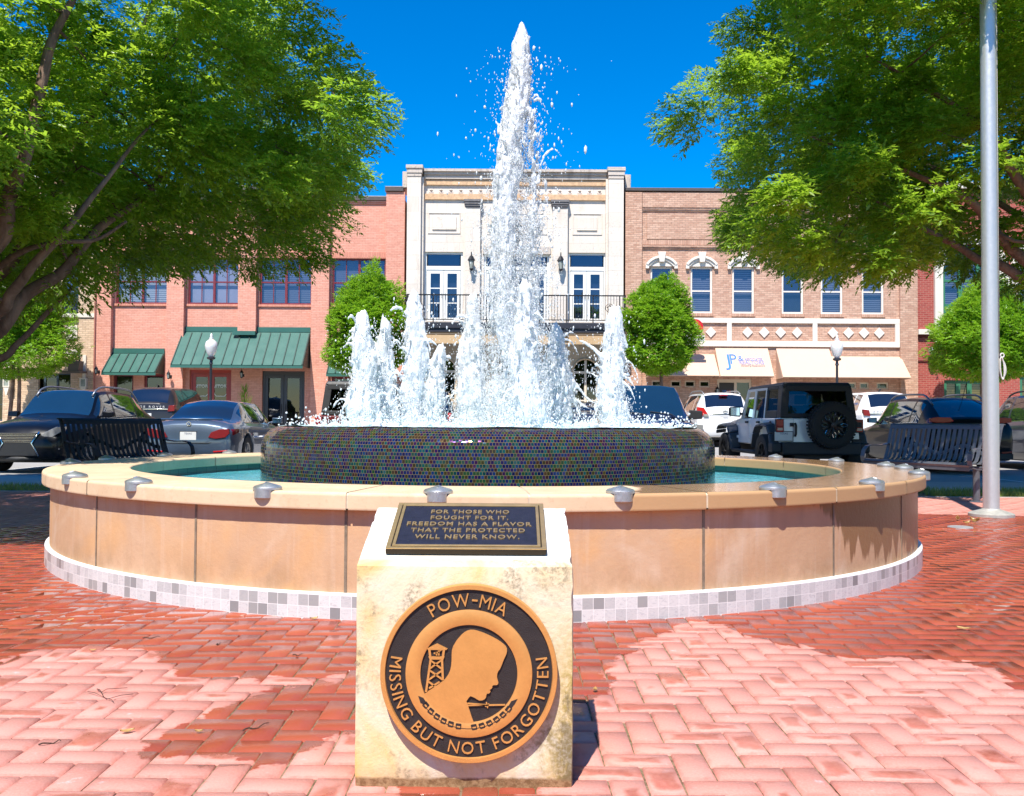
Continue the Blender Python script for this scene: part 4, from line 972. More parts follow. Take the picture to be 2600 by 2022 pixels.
def salmon():
    f = Fac(640); r = thing('brick_building', 'salmon pink brick two storey building with maroon windows and green metal awnings', 'building', (f.X(637), YW, 0))
    x0, x1 = f.X(247), f.X(1027.6); zt_ = f.Z(507); y = YW
    pil = [(247, 289), (428.5, 472), (608.5, 654), (793, 838), (980.5, 1027.6)]; bays = [(289, 428.5), (472, 608.5), (654, 793), (838, 980.5)]
    holes = []; wins = []
    for i, (a, b) in enumerate(bays):
        wx0, wx1, wz0, wz1 = f.rect(a+5, 655, b-1.5, 773); holes.append((wx0, wx1, wz0, wz1)); wins.append(holes[-1])
    shop = [f.rect(291, 952, 342, 1110), f.rect(369, 952, 420, 1110), f.rect(484, 940, 590, 1104), f.rect(668, 942, 776, 1100), f.rect(845, 955, 905, 1104), f.rect(915, 955, 972, 1104)]
    holes += shop
    m = MB(); holed_wall(m, x0, x1, -.2, zt_, holes, y, .2); shell(m, x0, x1, zt_, y+.02, y+11, zt_-1.1); m.build('wall', M_SAL, r, True)
    m = MB()
    for i, (a, b) in enumerate(pil): m.k += 1; m.box(f.X(a)+(.004 if i == 0 else 0), f.X(b)-(.004 if i == 4 else 0), y-.26, y-.002, -.2 if i != 2 else f.Z(846), f.Z(488)-.02)
    m.build_parts('pilaster', M_SAL, r)
    m = MB()
    for a, b in bays: m.k += 1; m.box(f.X(a)+.002, f.X(b)-.002, y-.05, y-.003, f.Z(655), f.Z(639))
    m.build_parts('lintel_course', M_SALS, r)
    m = MB()
    for a, b in bays:
        m.k += 1; m.box(f.X(a)+.002, f.X(b)-.002, y-.07, y-.004, f.Z(779), f.Z(773.5))
    m.build_parts('sill_course', M_SALS, r)
    m = MB()
    for a, b in bays:
        m.k += 1; m.box(f.X(a)+.002, f.X(b)-.002, y-.05, y-.003, f.Z(517), f.Z(509)); m.box(f.X(a)+.002, f.X(b)-.002, y-.09, y-.003, f.Z(513), f.Z(509.5))
    m.build_parts('corbel', M_SAL, r)
    m = MB()
    for a, b in bays: m.k += 1; m.box(f.X(a), f.X(b), y-.14, y+.30, f.Z(509), f.Z(498))
    for a, b in pil: m.k += 1; m.box(f.X(a-3), f.X(b+3)-(.12 if b > 1020 else 0), y-.34, y+.32, f.Z(488), f.Z(476))
    m.build_parts('metal_coping', M_CAPM, r, bevel=.01)
    for i, (a, b, c, d) in enumerate(wins):
        window(r, a, b, c, d, y+.09, M_MAR, cols=2, rows=2, frame=.07, mun=.035, muns=(2, 1), split=[f.Z(716.5)], back=(M_BLINDW, M_SHADE, M_BLIND, M_BLIND)[i])
    for i, (a, b, c, d) in enumerate(shop[:2]+shop[4:]): window(r, a, b, c, d, y+.10, M_MAR, rows=1, frame=.09, pane=M_PANED, back=M_DARKIN)
    def doors(a, b, c, d, mf, txt):
        m = MB(); w = .10
        m.box(a, a+w, y+.10, y+.18, c, d); m.box(b-w, b, y+.10, y+.18, c, d); m.box(a+w, b-w, y+.10, y+.18, d-.16, d); o = m.build('entrance_door', mf, r, True)
        mid = (a+b)/2
        for u, v in ((a+w+.01, mid-.01), (mid+.01, b-w-.01)):
            m = MB(); s = .13; m.box(u, u+s, y+.115, y+.165, c+.02, d-.17); m.box(v-s, v, y+.115, y+.165, c+.02, d-.17); m.box(u+s, v-s, y+.116, y+.164, c+.02, c+.30); m.box(u+s, v-s, y+.116, y+.164, d-.30, d-.17); m.build('door_leaf', mf, o, True)
            m = MB(); m.add([(u+s, y+.14, c+.3), (v-s, y+.14, c+.3), (v-s, y+.14, d-.3), (u+s, y+.14, d-.3)], [(0, 1, 2, 3)]); m.build('pane', M_PANED, o, True)
            if txt:
                cx, cz = (u+v)/2, f.Z(991); vs, fs = text_mesh('STOP', .20); m = MB(); m.add([(cx+p[0], y+.132, cz+.10+p[1]) for p in vs], fs)
                hexp = [(.36*math.cos(t), .27*math.sin(t)) for t in [math.pi/3*k for k in range(6)]]
                for p, q in zip(hexp, hexp[1:]+hexp[:1]):
                    dd = Vector((q[0]-p[0], q[1]-p[1])).normalized()*.0; nx, nz = (q[1]-p[1]), -(q[0]-p[0]); L = math.hypot(nx, nz); nx *= .014/L; nz *= .014/L
                    m.add([(cx+p[0]+nx, y+.133, cz-.03+p[1]+nz), (cx+q[0]+nx, y+.133, cz-.03+q[1]+nz), (cx+q[0]-nx, y+.133, cz-.03+q[1]-nz), (cx+p[0]-nx, y+.133, cz-.03+p[1]-nz)], [(0, 1, 2, 3)])
                m.build('stop_decal', M_DECAL, o, True)
            m = MB(); hx = v-s-.05 if u < mid-.3 and v < mid+.01 else u+s+.05; m.tube([(hx+(.1 if v < mid+.01 else -.1), y+.09, c+.85), (hx+(.1 if v < mid+.01 else -.1), y+.09, c+1.25)], .016, 6); m.build('pull_handle', M_BLKM, o, True)
        m = MB(); m.add([(a, y+.6, c), (b, y+.6, c), (b, y+.6, d), (a, y+.6, d)], [(0, 1, 2, 3)]); m.build('dark_interior', M_DARKIN, o, True)
    doors(*shop[2], M_REDD, True); doors(*shop[3], M_GRYD, False)
    awning(r, f.X(286.5), f.X(420.5), f.Z(899), f.Z(947, YW-1), 1.0, M_GRN, ribs=6, ribmat=M_GRND, end_mat=M_GRND)
    awning(r, f.X(842), f.X(975), f.Z(899), f.Z(947, YW-1), 1.0, M_GRN, ribs=6, ribmat=M_GRND, end_mat=M_GRND)
    aw = awning(r, f.X(466), f.X(789.5), f.Z(843), f.Z(927, YW-1.43), 1.43, M_GRN, ribs=13, ribmat=M_GRND, end_mat=M_GRND)
    m = MB(); m.box(f.X(598), f.X(655), y-.40, y-.27, f.Z(853), f.Z(843)); m.build('flashing', M_GRN, aw, True)
    for px, py in ((625, 962), (442, 966), (261, 955)):
        wall_lantern(r, f.X(px), y-(.26 if px == 442 or px == 261 else .27), f.Z(py), .42, M_BLKM, M_LGLASS)
    m = MB(); m.tube([(x0+.05, y-.30, .45), (x0+.05, y-.30, zt_)], .035, 8); m.build('downpipe', M_SALP, r, True)
M_DECAL = simple('white decal', (.55, .60, .56), .6); M_REDD = simple('red door paint', (.30, .028, .020), .35, var=.1); M_GRYD = simple('charcoal door paint', (.045, .045, .05), .4, var=.1)
M_GRN = simple('green standing seam metal', (.032, .118, .092), .42, .0, .5, var=.10, scale=2.5); M_GRND = simple('dark green seam', (.012, .045, .036), .5); M_SALP = simple('painted pipe', (.42, .16, .115), .5)
salmon()
# ------------------------------------------------------------------ limestone building
def lime_mat(name, a, b, st, amt=.8, sc=1.0):
    q = N(name); g = q.pos(); s = q.n('SeparateXYZ'); q.l(g, s.inputs[0])
    n = q.noise(.9*sc, 5, .6, g); nd = q.noise(1.1, 5, .7, q.pos((2.2, 1, .5))); n3 = q.noise(14, 4, .7, g)
    cv = q.n('CombineXYZ'); q.l(s.outputs[0], cv.inputs[0]); q.l(s.outputs[2], cv.inputs[1]); b_ = q.n('TexBrick'); q.l(cv.outputs[0], b_.inputs['Vector'])
    b_.inputs['Scale'].default_value = 1; b_.inputs['Brick Width'].default_value = 1.15; b_.inputs['Row Height'].default_value = .62; b_.inputs['Mortar Size'].default_value = .006; b_.inputs['Bias'].default_value = 0
    q.put(b_.inputs['Color1'], a); q.put(b_.inputs['Color2'], b); q.put(b_.inputs['Mortar'], tuple(x*.72 for x in a))
    c = q.mix(q.mapr(nd, .52, .80, 0, amt), b_.outputs[0], st); c = q.mix(q.math('MULTIPLY', q.mapr(n3, .52, .7), q.mapr(n, .42, .65, 0, amt*.8)), c, tuple(x*.45 for x in st))
    q.princ(c, .85, 0, .2, q.bump(n3, .25, .02)); return q.m
M_LIME = lime_mat('limestone', (.65, .575, .495), (.72, .645, .565), (.48, .40, .32), .75); M_LIMED = lime_mat('stained limestone', (.50, .43, .37), (.60, .52, .45), (.20, .17, .15), .95, 1.6)
M_TAN = lime_mat('tan base stone', (.47, .345, .22), (.55, .42, .28), (.36, .25, .15), .5); M_OCH = simple('ochre rock faced stone', (.60, .39, .23), .9, var=.30, scale=7, bump=.9, wear=(.36, .19, .09))  # tan base stone is darkened for the shade under the balcony
M_WHT = simple('white joinery', (.80, .79, .75), .4, var=.05); M_CREAMF = simple('cream frame', (.62, .53, .41), .5, var=.08)
def arch_fill(mb, x0, x1, zs, zt_, y, n=12):
    """masonry between a rectangular hole's top corners and a semicircular arch"""
    cx = (x0+x1)/2; rx = (x1-x0)/2; rz = zt_-zs
    for s in (-1, 1):
        pts = [(cx+s*rx*math.cos(t), zs+rz*math.sin(t)) for t in np.linspace(0, math.pi/2, n)]
        poly = pts+[(cx+s*rx, zt_)]
        vs = [(p[0], y, p[1]) for p in poly]; mb.add(vs, [tuple(range(len(vs)))])
        back = [(p[0], y+.14, p[1]) for p in pts]; k = len(pts)
        mb.add([(p[0], y, p[1]) for p in pts]+back, [(i, i+1, k+i+1, k+i) for i in range(k-1)])
def limestone():
    f = Fac(1308); r = thing('limestone_building', 'pale limestone two storey building with balcony and ochre frieze behind the fountain', 'building', (f.X(1308), YW, 0)); y = YW
    x0, x1 = f.X(1031), f.X(1582); zt_ = f.Z(436); zbal = f.Z(834)
    dl, dr_, dc = f.rect(1077, 641, 1174.6, 817), f.rect(1442, 641, 1538.5, 817), f.rect(1228, 646, 1394, 817)
    holes_u = [dl, dr_, dc]
    m = MB(); holed_wall(m, x0, x1, zbal-.25, zt_, holes_u, y, .22); shell(m, x0, x1, zt_, y+.02, y+12, zt_-.9); m.build('wall', M_LIME, r, True)
    arcs = [f.rect(1098, 912, 1159, 1120), f.rect(1457, 912, 1518.6, 1120), f.rect(1262, 905, 1354, 1120)]
    m = MB(); holed_wall(m, x0, x1, -.2, zbal-.25, arcs, y+.03, .2)
    for a, b, c, d in arcs: arch_fill(m, a, b, d-(b-a)/2, d, y+.03)
    m.build('base_wall', M_TAN, r, True)
    m = MB()
    for a, b, c, d in arcs:   # moulded arch surround
        m.k += 1
        cx = (a+b)/2; R0 = (b-a)/2; zs = d-R0
        pts = [(cx-(R0+.03), zs-1.2)]+[(cx-(R0+.03)*math.cos(t), zs+(R0+.03)*math.sin(t)) for t in np.linspace(0, math.pi, 22)]+[(cx+(R0+.03), zs-1.2)]
        for p, q in zip(pts[:-1], pts[1:]): m.tube([(p[0], y+.02, p[1]), (q[0], y+.02, q[1])], .045, 6)
    m.build_parts('arch_moulding', M_TAN, r)
    for a, b, c, d in arcs:
        R0 = (b-a)/2; zs = d-R0; cx = (a+b)/2; m = MB(); yy = y+.10
        m.box(cx-.05, cx+.05, yy, yy+.06, c, d-.03); m.box(a, b, yy-.003, yy+.058, zs-.08, zs+.02); m.box(a, a+.06, yy-.002, yy+.06, c, zs); m.box(b-.06, b, yy-.002, yy+.06, c, zs)
        m.box(a+.06, b-.06, yy+.002, yy+.055, f.Z(1018), f.Z(1018)+.06)
        o = m.build('arched_window', M_CREAMF, r, True)
        m = MB(); m.add([(a, yy+.03, c), (b, yy+.03, c), (b, yy+.03, d), (a, yy+.03, d)], [(0, 1, 2, 3)]); m.build('pane', M_PANED, o, True)
        m = MB(); m.add([(a, yy+.3, c), (b, yy+.3, c), (b, yy+.3, d), (a, yy+.3, d)], [(0, 1, 2, 3)]); m.build('dark_interior', M_DARKIN, o, True)
    # end piers
    m = MB(); a, b = f.X(1034), f.X(1069); m.box(a, b, y-.42, y-.002, -.2, f.Z(455)); m.box(b, f.X(1075), y-.24, y-.002, -.2, f.Z(455)); a2, b2 = f.X(1542), f.X(1580); m.k += 1; m.box(a2, b2, y-.42, y-.002, -.2, f.Z(457)); m.box(f.X(1536), a2, y-.24, y-.002, -.2, f.Z(457)); m.build_parts('end_pier', M_LIME, r, bevel=.01)
    m = MB()
    for p, q, zz in ((1031, 1074, 0), (1538.5, 1584, 3)):
        m.k += 1; m.box(f.X(p), f.X(q), y-.52, y+.4, f.Z(437+zz), f.Z(428+zz)); m.box(f.X(p+2), f.X(q-2), y-.48, y+.38, f.Z(448+zz), f.Z(437+zz)-.002); m.box(f.X(p+3), f.X(q-4), y-.45, y+.36, f.Z(455+zz)-.02, f.Z(448+zz)-.004)
    m.k += 1; m.box(f.X(1019), f.X(1031)-.003, y+.0, y+3, f.Z(478), f.Z(437.5)); m.k += 1; m.box(f.X(1586), f.X(1601), y+.05, y+3, f.Z(486), f.Z(441)); m.build_parts('pier_cap', M_LIMED, r, bevel=.012)
    xl, xr = f.X(1074), f.X(1538.5)
    m = MB(); m.box(xl+.003, xr-.003, y-.30, y+.3, f.Z(441), f.Z(434)); m.box(xl+.004, xr-.004, y-.22, y+.28, f.Z(448), f.Z(441)-.002); m.box(xl+.005, xr-.005, y-.15, y+.26, f.Z(458), f.Z(448)-.004); m.build('cornice', M_LIMED, r, True, bevel=.012)
    m = MB(); m.box(xl+.006, xr-.006, y-.09, y-.003, f.Z(472), f.Z(459)); m.k += 1; m.box(xl+.006, xr-.006, y-.09, y-.003, f.Z(509), f.Z(495)); m.build_parts('ochre_frieze', M_OCH, r)
    m = MB()
    for k in range(18):
        px = 1092.5+25.2*k
        if abs(px-1310) < 300: 
            m.k += 1; cx, cz = f.X(px), f.Z(485.5); rr = .125
            for t in range(4):
                a = math.pi/2*t; m.add([(cx, y-.075, cz+.015), (cx+rr*.62*math.cos(a), y-.004, cz+.015+rr*.62*math.sin(a)), (cx+rr*.62*math.cos(a+math.pi/2), y-.004, cz+.015+rr*.62*math.sin(a+math.pi/2))], [(0, 1, 2)])
            for s in (-1, 1): m.hexa([(cx-.0*s, y-.012, cz-.085), (cx+s*.10, y-.012, cz-.055), (cx+s*.10, y-.012, cz-.085), (cx, y-.012, cz-.110)], [(cx-.0*s, y-.002, cz-.085), (cx+s*.10, y-.002, cz-.055), (cx+s*.10, y-.002, cz-.085), (cx, y-.002, cz-.110)]); m.hexa([(cx-.0*s, y-.014, cz-.11), (cx+s*.115, y-.014, cz-.125), (cx+s*.115, y-.014, cz-.145), (cx, y-.014, cz-.135)], [(cx-.0*s, y-.002, cz-.11), (cx+s*.115, y-.002, cz-.125), (cx+s*.115, y-.002, cz-.145), (cx, y-.002, cz-.135)])
    m.build_parts('carved_rosette', M_LIMED, r)
    m = MB()
    for p, q in ((1180, 1218.6), (1402, 1440)): m.k += 1; m.box(f.X(p), f.X(q), y-.22, y-.002, zbal-.2, f.Z(530))
    m.build_parts('pilaster', M_LIME, r, bevel=.008)
    m = MB()
    for p, q in ((1176.6, 1223), (1397, 1443.5)):
        m.k += 1
        for k, (za, zb, o) in enumerate(((511, 517, .34), (517, 523, .31), (523, 528, .28), (528, 532, .25))): m.box(f.X(p)+k*.035, f.X(q)-k*.035, y-o, y-.003, f.Z(zb)+.002*(k+1), f.Z(za)-.002*k)
    m.build_parts('capital', simple('sooty capital stone', (.15, .14, .14), .85, var=.35, scale=6, bump=.3), r, bevel=.008)
    m = MB()
    for (a, b, c, d), (e, g_, h, i) in (((1085, 541, 1168, 595), (1096, 551, 1157, 585)), ((1453, 541, 1528, 596), (1464, 552, 1515, 585)), ((1235, 541, 1388, 596), (1246, 552, 1376, 585))):
        q = f.rect(a, b, c, d); w = f.rect(e, g_, h, i); m.k += 1
        for u0, u1, v0, v1, o in ((*q, .03), ):
            m.box(u0, u1, y-o, y-.002, v0, v0+.05); m.box(u0, u1, y-o, y-.002, v1-.05, v1); m.box(u0, u0+.05, y-o, y-.002, v0+.05, v1-.05); m.box(u1-.05, u1, y-o, y-.002, v0+.05, v1-.05)
        m.box(*w[:2], y-.05, y-.003, *w[2:])
    m.build_parts('stone_panel', M_LIME, r, bevel=.008)
    # french doors
    def french(a, b, c, d, leaves=2):
        yy = y+.10; m = MB(); zr = f.Z(682)
        m.box(a, a+.09, yy, yy+.09, c, d); m.box(b-.09, b, yy, yy+.09, c, d); m.box(a+.09, b-.09, yy, yy+.09, d-.09, d); m.box(a+.09, b-.09, yy-.004, yy+.088, zr-.06, zr+.10)
        o = m.build('french_door', M_WHT, r, True); ia, ib = a+.10, b-.10; w = (ib-ia)/leaves
        for k in range(leaves):
            u, v = ia+w*k+.008, ia+w*(k+1)-.008; m = MB(); s = .15 if leaves == 2 else .11; yq = yy+.02
            m.box(u, u+s, yq, yq+.05, c+.03, zr-.07); m.box(v-s, v, yq, yq+.05, c+.03, zr-.07); m.box(u+s, v-s, yq, yq+.05, c+.03, c+.16); m.box(u+s, v-s, yq, yq+.05, zr-.22, zr-.07)
            for t in (1, 2): zz = c+.16+(zr-.22-c-.16)*t/3; m.box(u+s, v-s, yq+.006, yq+.044, zz-.022, zz+.022)
            m.build('door_leaf', M_WHT, o, True)
            m = MB(); m.add([(u+s, yq+.03, c+.1), (v-s, yq+.03, c+.1), (v-s, yq+.03, zr-.1), (u+s, yq+.03, zr-.1)], [(0, 1, 2, 3)]); m.build('pane', M_PANE, o, True)
        m = MB(); m.add([(a+.14, yy+.045, zr+.12), (b-.14, yy+.045, zr+.12), (b-.14, yy+.045, d-.10), (a+.14, yy+.045, d-.10)], [(0, 1, 2, 3)]); m.build('transom_pane', M_PANE, o, True)
        m = MB(); m.add([(a-.02, yy+.25, c), (b+.02, yy+.25, c), (b+.02, yy+.25, d), (a-.02, yy+.25, d)], [(0, 1, 2, 3)]); m.build('dark_interior', M_NAVYIN, o, True)
        mid = (ia+ib)/2; m = MB()
        for s in (-1, 1): m.tube([(mid+s*.07, yy-.02, c+1.0), (mid+s*.07, yy-.02, c+1.22)], .013, 6)
        m.build('door_handle', M_BLKM, o, True)
    french(*dl); french(*dr_); french(*dc, leaves=4)
    m = MB(); q = dc; m.box(q[0]-.05, q[1]+.05, y-.10, y-.004, q[3]+.002, q[3]+.32); m.build('stone_lintel', M_LIMED, r, True)
    for px in (1197.5, 1422): wall_lantern(r, f.X(px), y-.22, f.Z(692), .80, M_BLKM, M_LGLASS)
    # balcony
    D = 1.25; bx0, bx1 = f.X(1028, y-D)+.02, f.X(1592, y-D); zs, zr = f.Z(826), f.Z(748, y-D)
    m = MB(); m.box(bx0, bx1, y-D, y-.44, f.Z(834, y-D), f.Z(819, y-D)); m.box(bx0+.04, bx1-.04, y-D+.06, y-.44, f.Z(834, y-D)-.16, f.Z(834, y-D)-.002); bal = m.build('balcony', simple('dark balcony steel', (.028, .030, .040), .5, .2, var=.2), r, True, bevel=.01)
    zf, zp = f.Z(812, y-D), zr
    m = MB(); yb = y-D+.06
    for yy0, yy1, xx0, xx1 in ((yb, yb, bx0+.04, bx1-.04),):
        m.box(xx0, xx1, yb-.025, yb+.025, zp-.05, zp); m.box(xx0, xx1, yb-.02, yb+.02, zf-.02, zf+.02)
    nb = 74
    for k in range(nb+1):
        x = bx0+.05+(bx1-bx0-.10)*k/nb; post = k % 9 == 0; w = .022 if post else .009
        m.box(x-w, x+w, yb-w, yb+w, f.Z(819, y-D) if post else zf, zp-.05)
    for x in (bx0+.05, bx1-.05):
        m.box(x-.02, x+.02, yb+.03, y-.43, zp-.05, zp); m.box(x-.02, x+.02, yb+.03, y-.43, zf-.02, zf+.02)
        for k in range(1, 8): yy = yb+(y-.43-yb)*k/8; m.box(x-.009, x+.009, yy-.009, yy+.009, zf, zp-.05)
    rl = m.build('railing', M_BLKM, bal, True)
    for px in (1065, 1548):
        m = MB(); cx, cz = f.X(px, y-D), f.Z(781, y-D); rr = .17; ys = yb-.035
        ring = [(cx+rr*math.cos(t), ys, cz+rr*math.sin(t)) for t in np.linspace(0, 2*math.pi, 25)]; m.tube(ring, .012, 6)
        st = [(cx+(rr*.78 if k % 2 == 0 else rr*.32)*math.sin(math.pi*k/5), cz+(rr*.78 if k % 2 == 0 else rr*.32)*math.cos(math.pi*k/5)) for k in range(10)]
        for a, b in zip(st, st[1:]+st[:1]): m.tube([(a[0], ys, a[1]), (b[0], ys, b[1])], .012, 5)
        m.build('star_emblem', M_BLKM, bal, True)
limestone()
# ------------------------------------------------------------------ tan brick building on the right
M_TBR = brickmat('tan brick', (.42, .225, .155), (.60, .385, .28), (.30, .20, .15), .235, .08, .009, stain=.12); M_TBRS = brickmat('tan soldier course', (.42, .225, .155), (.58, .36, .26), (.26, .17, .12), .08, .26, .009)
M_CREAM = simple('cream stucco trim', (.70, .64, .565), .7, var=.06, scale=3); M_CANV = simple('peach canvas', (.62, .425, .31), .85, var=.05, scale=2)
def sign_text(parent, s, x, y_top, zc, size, mat, f3, name='lettering', **kw):
    vs, fs = text_mesh(s, size, 0, **kw); m = MB(); m.add([f3(p[0], p[1]) for p in vs], fs); return m.build(name, mat, parent, True)
M_BLU = simple('blue sign ink', (.02, .16, .50), .6); M_VIO = simple('violet sign ink', (.20, .22, .42), .6); M_INK = simple('dark sign ink', (.03, .04, .12), .6); M_RED = simple('red sign paint', (.55, .012, .02), .4); M_WPNT = simple('white sign paint', (.8, .8, .78), .5); M_GOLD = simple('gold sign ink', (.55, .38, .12), .6)
def tanbrick():
    f = Fac(1960); r = thing('brick_building', 'tan brown brick building with white hooded windows, diamond band and peach awnings', 'building', (f.X(1957), YW, 0)); y = YW
    x0, x1 = f.X(1586.5), f.X(2327); zt_ = f.Z(487)
    wx = [(1651, 1707), (1753, 1809), (1859, 1915), (1985, 2040), (2084, 2140), (2188.5, 2244.5)]; wins = [f.rect(a, 679, b, 797) for a, b in wx]
    sm = [f.rect(1655, 968, 1683, 985), f.rect(1703, 968, 1730, 985), f.rect(1739, 968, 1766, 985), f.rect(1776, 968, 1803, 985), f.rect(2150, 970, 2174, 987), f.rect(2182, 970, 2206, 987), f.rect(2225, 970, 2255, 987)]
    door = f.rect(1821, 964, 1909, 1103); door2 = f.rect(2190, 1000, 2254, 1103)
    m = MB(); holed_wall(m, x0, x1, -.2, zt_, wins+sm+[door, door2], y, .2); shell(m, x0, x1, zt_, y+.02, y+12, zt_-1.1); m.build('wall', M_TBR, r, True)
    m = MB(); m.box(x0+.003, f.X(1629), y-.12, y-.002, -.2, f.Z(492)); m.k += 1; m.box(f.X(2283), x1-.003, y-.12, y-.002, -.2, f.Z(492)); m.build_parts('pilaster', M_TBR, r)
    m = MB(); a, b = f.X(1630), f.X(2282)
    m.box(a, b, y-.11, y-.002, f.Z(530), f.Z(492)); m.box(a+.002, b-.002, y-.08, y-.002, f.Z(535), f.Z(530)-.002); m.box(a+.003, b-.003, y-.05, y-.002, f.Z(539), f.Z(535)-.002)
    q = f.rect(1642, 545, 2270, 610); m.box(q[0], q[1], y-.05, y-.003, *q[2:])
    m.box(a, b, y-.10, y-.004, f.Z(630), f.Z(626)); m.box(a, b, y-.06, y-.004, f.Z(634), f.Z(630)-.002); m.build('corbel_band', M_TBR, r, True)
    m = MB(); m.box(a+.004, b-.004, y-.045, y-.0035, f.Z(624), f.Z(612)); m.build('soldier_course', M_TBRS, r, True)
    m = MB(); m.box(x0, x1, y-.16, y+.32, f.Z(489), f.Z(481)); m.build('metal_coping', M_CAPM, r, True, bevel=.01)
    for i, (a, b, c, d) in enumerate(wins):
        o = window(r, a, b, c, d, y+.07, M_CREAM, rows=2, frame=.085, split=[f.Z(740)], back=(M_BLIND, M_BLIND, M_BLIND, M_NAVYIN, M_BLIND, M_BLIND)[i])
        m = MB(); m.box(a-.03, b+.03, y-.07, y-.004, c-.13, c-.005); m.build('brick_sill', M_TBRS, o, True)
        # hood: segmental arch with drops and keystone
        m = MB(); cx = (a+b)/2; hw_ = (b-a)/2+.20; rise = .36; z0h = d+.10; n = 18
        Rr = (hw_*hw_+rise*rise)/(2*rise); zc = z0h+rise-Rr; t0 = math.asin(hw_/Rr)
        def band(ra, rb, ya):
            out = []
            for t in np.linspace(-t0, t0, n): out.append((cx+ra*math.sin(t), zc+ra*math.cos(t), cx+rb*math.sin(t), zc+rb*math.cos(t)))
            for p, q_ in zip(out[:-1], out[1:]): m.hexa([(p[0], ya, p[1]), (p[2], ya, p[3]), (q_[2], ya, q_[3]), (q_[0], ya, q_[1])], [(p[0], y-.002, p[1]), (p[2], y-.002, p[3]), (q_[2], y-.002, q_[3]), (q_[0], y-.002, q_[1])])
        band(Rr-.10, Rr, -.0+y-.16); band(Rr-.20, Rr-.103, y-.10)
        for s in (-1, 1): m.box(cx+s*(hw_-.13), cx+s*(hw_+.01), y-.13, y-.003, z0h-.20, z0h-.02)
        m.prism([(cx-.10, z0h+rise-.28), (cx+.10, z0h+rise-.28), (cx+.17, z0h+rise+.15), (cx-.17, z0h+rise+.15)], y-.20, y-.004, 'y')
        # tympanum between hood and window head
        pts = [(cx+(Rr-.2)*math.sin(t), zc+(Rr-.2)*math.cos(t)) for t in np.linspace(-t0*.86, t0*.86, 14)]; m.prism([(a+.0, d+.002)]+pts+[(b, d+.002)], y-.045, y-.003, 'y')
        m.build('window_hood', M_CREAM, o, True, bevel=.006)
    for k, (a, b, c, d) in enumerate(sm): window(r, a, b, c, d, y+.05, M_CREAMF, rows=1, frame=.06, pane=M_PANED, back=M_DARKIN)
    window(r, *door2, y+.05, M_CREAMF, rows=1, frame=.09, pane=M_PANED, back=M_DARKIN)
    m = MB(); ba, bb = f.X(1632), f.X(2282.6)
    m.box(ba, bb, y-.09, y-.003, f.Z(821.5), f.Z(809)); m.box(ba, bb, y-.09, y-.003, f.Z(881), f.Z(867)); tr = []
    for p, q in ((1632, 1644), (1845, 1857), (2062, 2074), (2271, 2282.6)): m.box(f.X(p), f.X(q)-.001, y-.085, y-.003, f.Z(867)+.002, f.Z(821.5)-.002)
    m.build('stucco_band', M_CREAM, r, True, bevel=.006)
    m = MB()
    for k, p in enumerate((1668, 1713, 1759, 1804.5, 1897.7, 1939.8, 1981.3, 2023.3, 2114, 2153.7, 2193, 2231.5)):
        m.k += 1; cx, cz = f.X(p), f.Z(844.5); h = .235; m.prism([(cx-h*.96, cz), (cx, cz-h), (cx+h*.96, cz), (cx, cz+h)], y-.05, y-.003, 'y')
    m.build_parts('diamond_tile', M_CREAM, r)
    d = 1.05
    a2 = awning(r, f.X(1815.6), f.X(1948.5), f.Z(884), f.Z(955.5, y-d), d, M_CANV, lip=0, name='canvas_awning')
    awning(r, f.X(1640), f.X(1813.6), f.Z(901), f.Z(955, y-d), d, M_CANV, lip=0, name='canvas_awning')
    a3 = awning(r, f.X(1970), f.X(2104), f.Z(884), f.Z(957, y-d), d, M_CANV, lip=0, name='canvas_awning'); awning(r, f.X(2104)+.01, f.X(2286.5), f.Z(904.5), f.Z(957, y-d), d, M_CANV, lip=0, name='canvas_awning')
    # letters on the slope of the first awning
    xa, xb, z1, z0 = f.X(1815.6), f.X(1948.5), f.Z(884), f.Z(955.5, y-d)
    def slope_pt(x, z): u = (z1-z)/(z1-z0); return (x, y-.02-(d-.02)*u-.012, z+.008)
    def txt(s, px0, px1, pyb, h, mat, **kw):
        vs, fs = text_mesh(s, 1.0, 0, **kw); w0 = min(v[0] for v in vs); w1 = max(v[0] for v in vs); X0, X1 = f.X(px0, y-d*.6), f.X(px1, y-d*.6); k = (X1-X0)/(w1-w0); zb = f.Z(pyb, y-d*.6); kh = h/.73
        m = MB(); m.add([slope_pt(X0+(v[0]-w0)*k, zb+v[1]*kh) for v in vs], fs); return m.build('sign_lettering', mat, a2, True)
    txt('J', 1841, 1855, 931, .56, M_BLU); txt('P', 1856, 1873, 925, .46, M_BLU); txt('&', 1876.5, 1890, 917.5, .26, M_BLU); txt('ASSOCIATES', 1893, 1938, 916, .125, M_VIO, offset=.02); txt('REALTORS', 1878, 1941, 926, .18, M_VIO, offset=.02); txt('Exceeding Expectations', 1881, 1941, 932, .085, M_INK, shear=.25)
    # entrance door
    a, b, c, dd = door; m = MB(); yy = y+.06
    m.box(a, a+.10, yy, yy+.08, c, dd); m.box(b-.10, b, yy, yy+.08, c, dd); m.box(a+.1, b-.1, yy, yy+.08, dd-.14, dd); xm = f.X(1868); m.box(xm-.05, xm+.06, yy-.003, yy+.078, c, dd-.14)
    o = m.build('entrance_door', M_CREAMF, r, True)
    m = MB(); m.box(a+.105, xm-.055, yy+.02, yy+.06, c, dd-.145); m.build('door_leaf', M_DOORB, o, True)
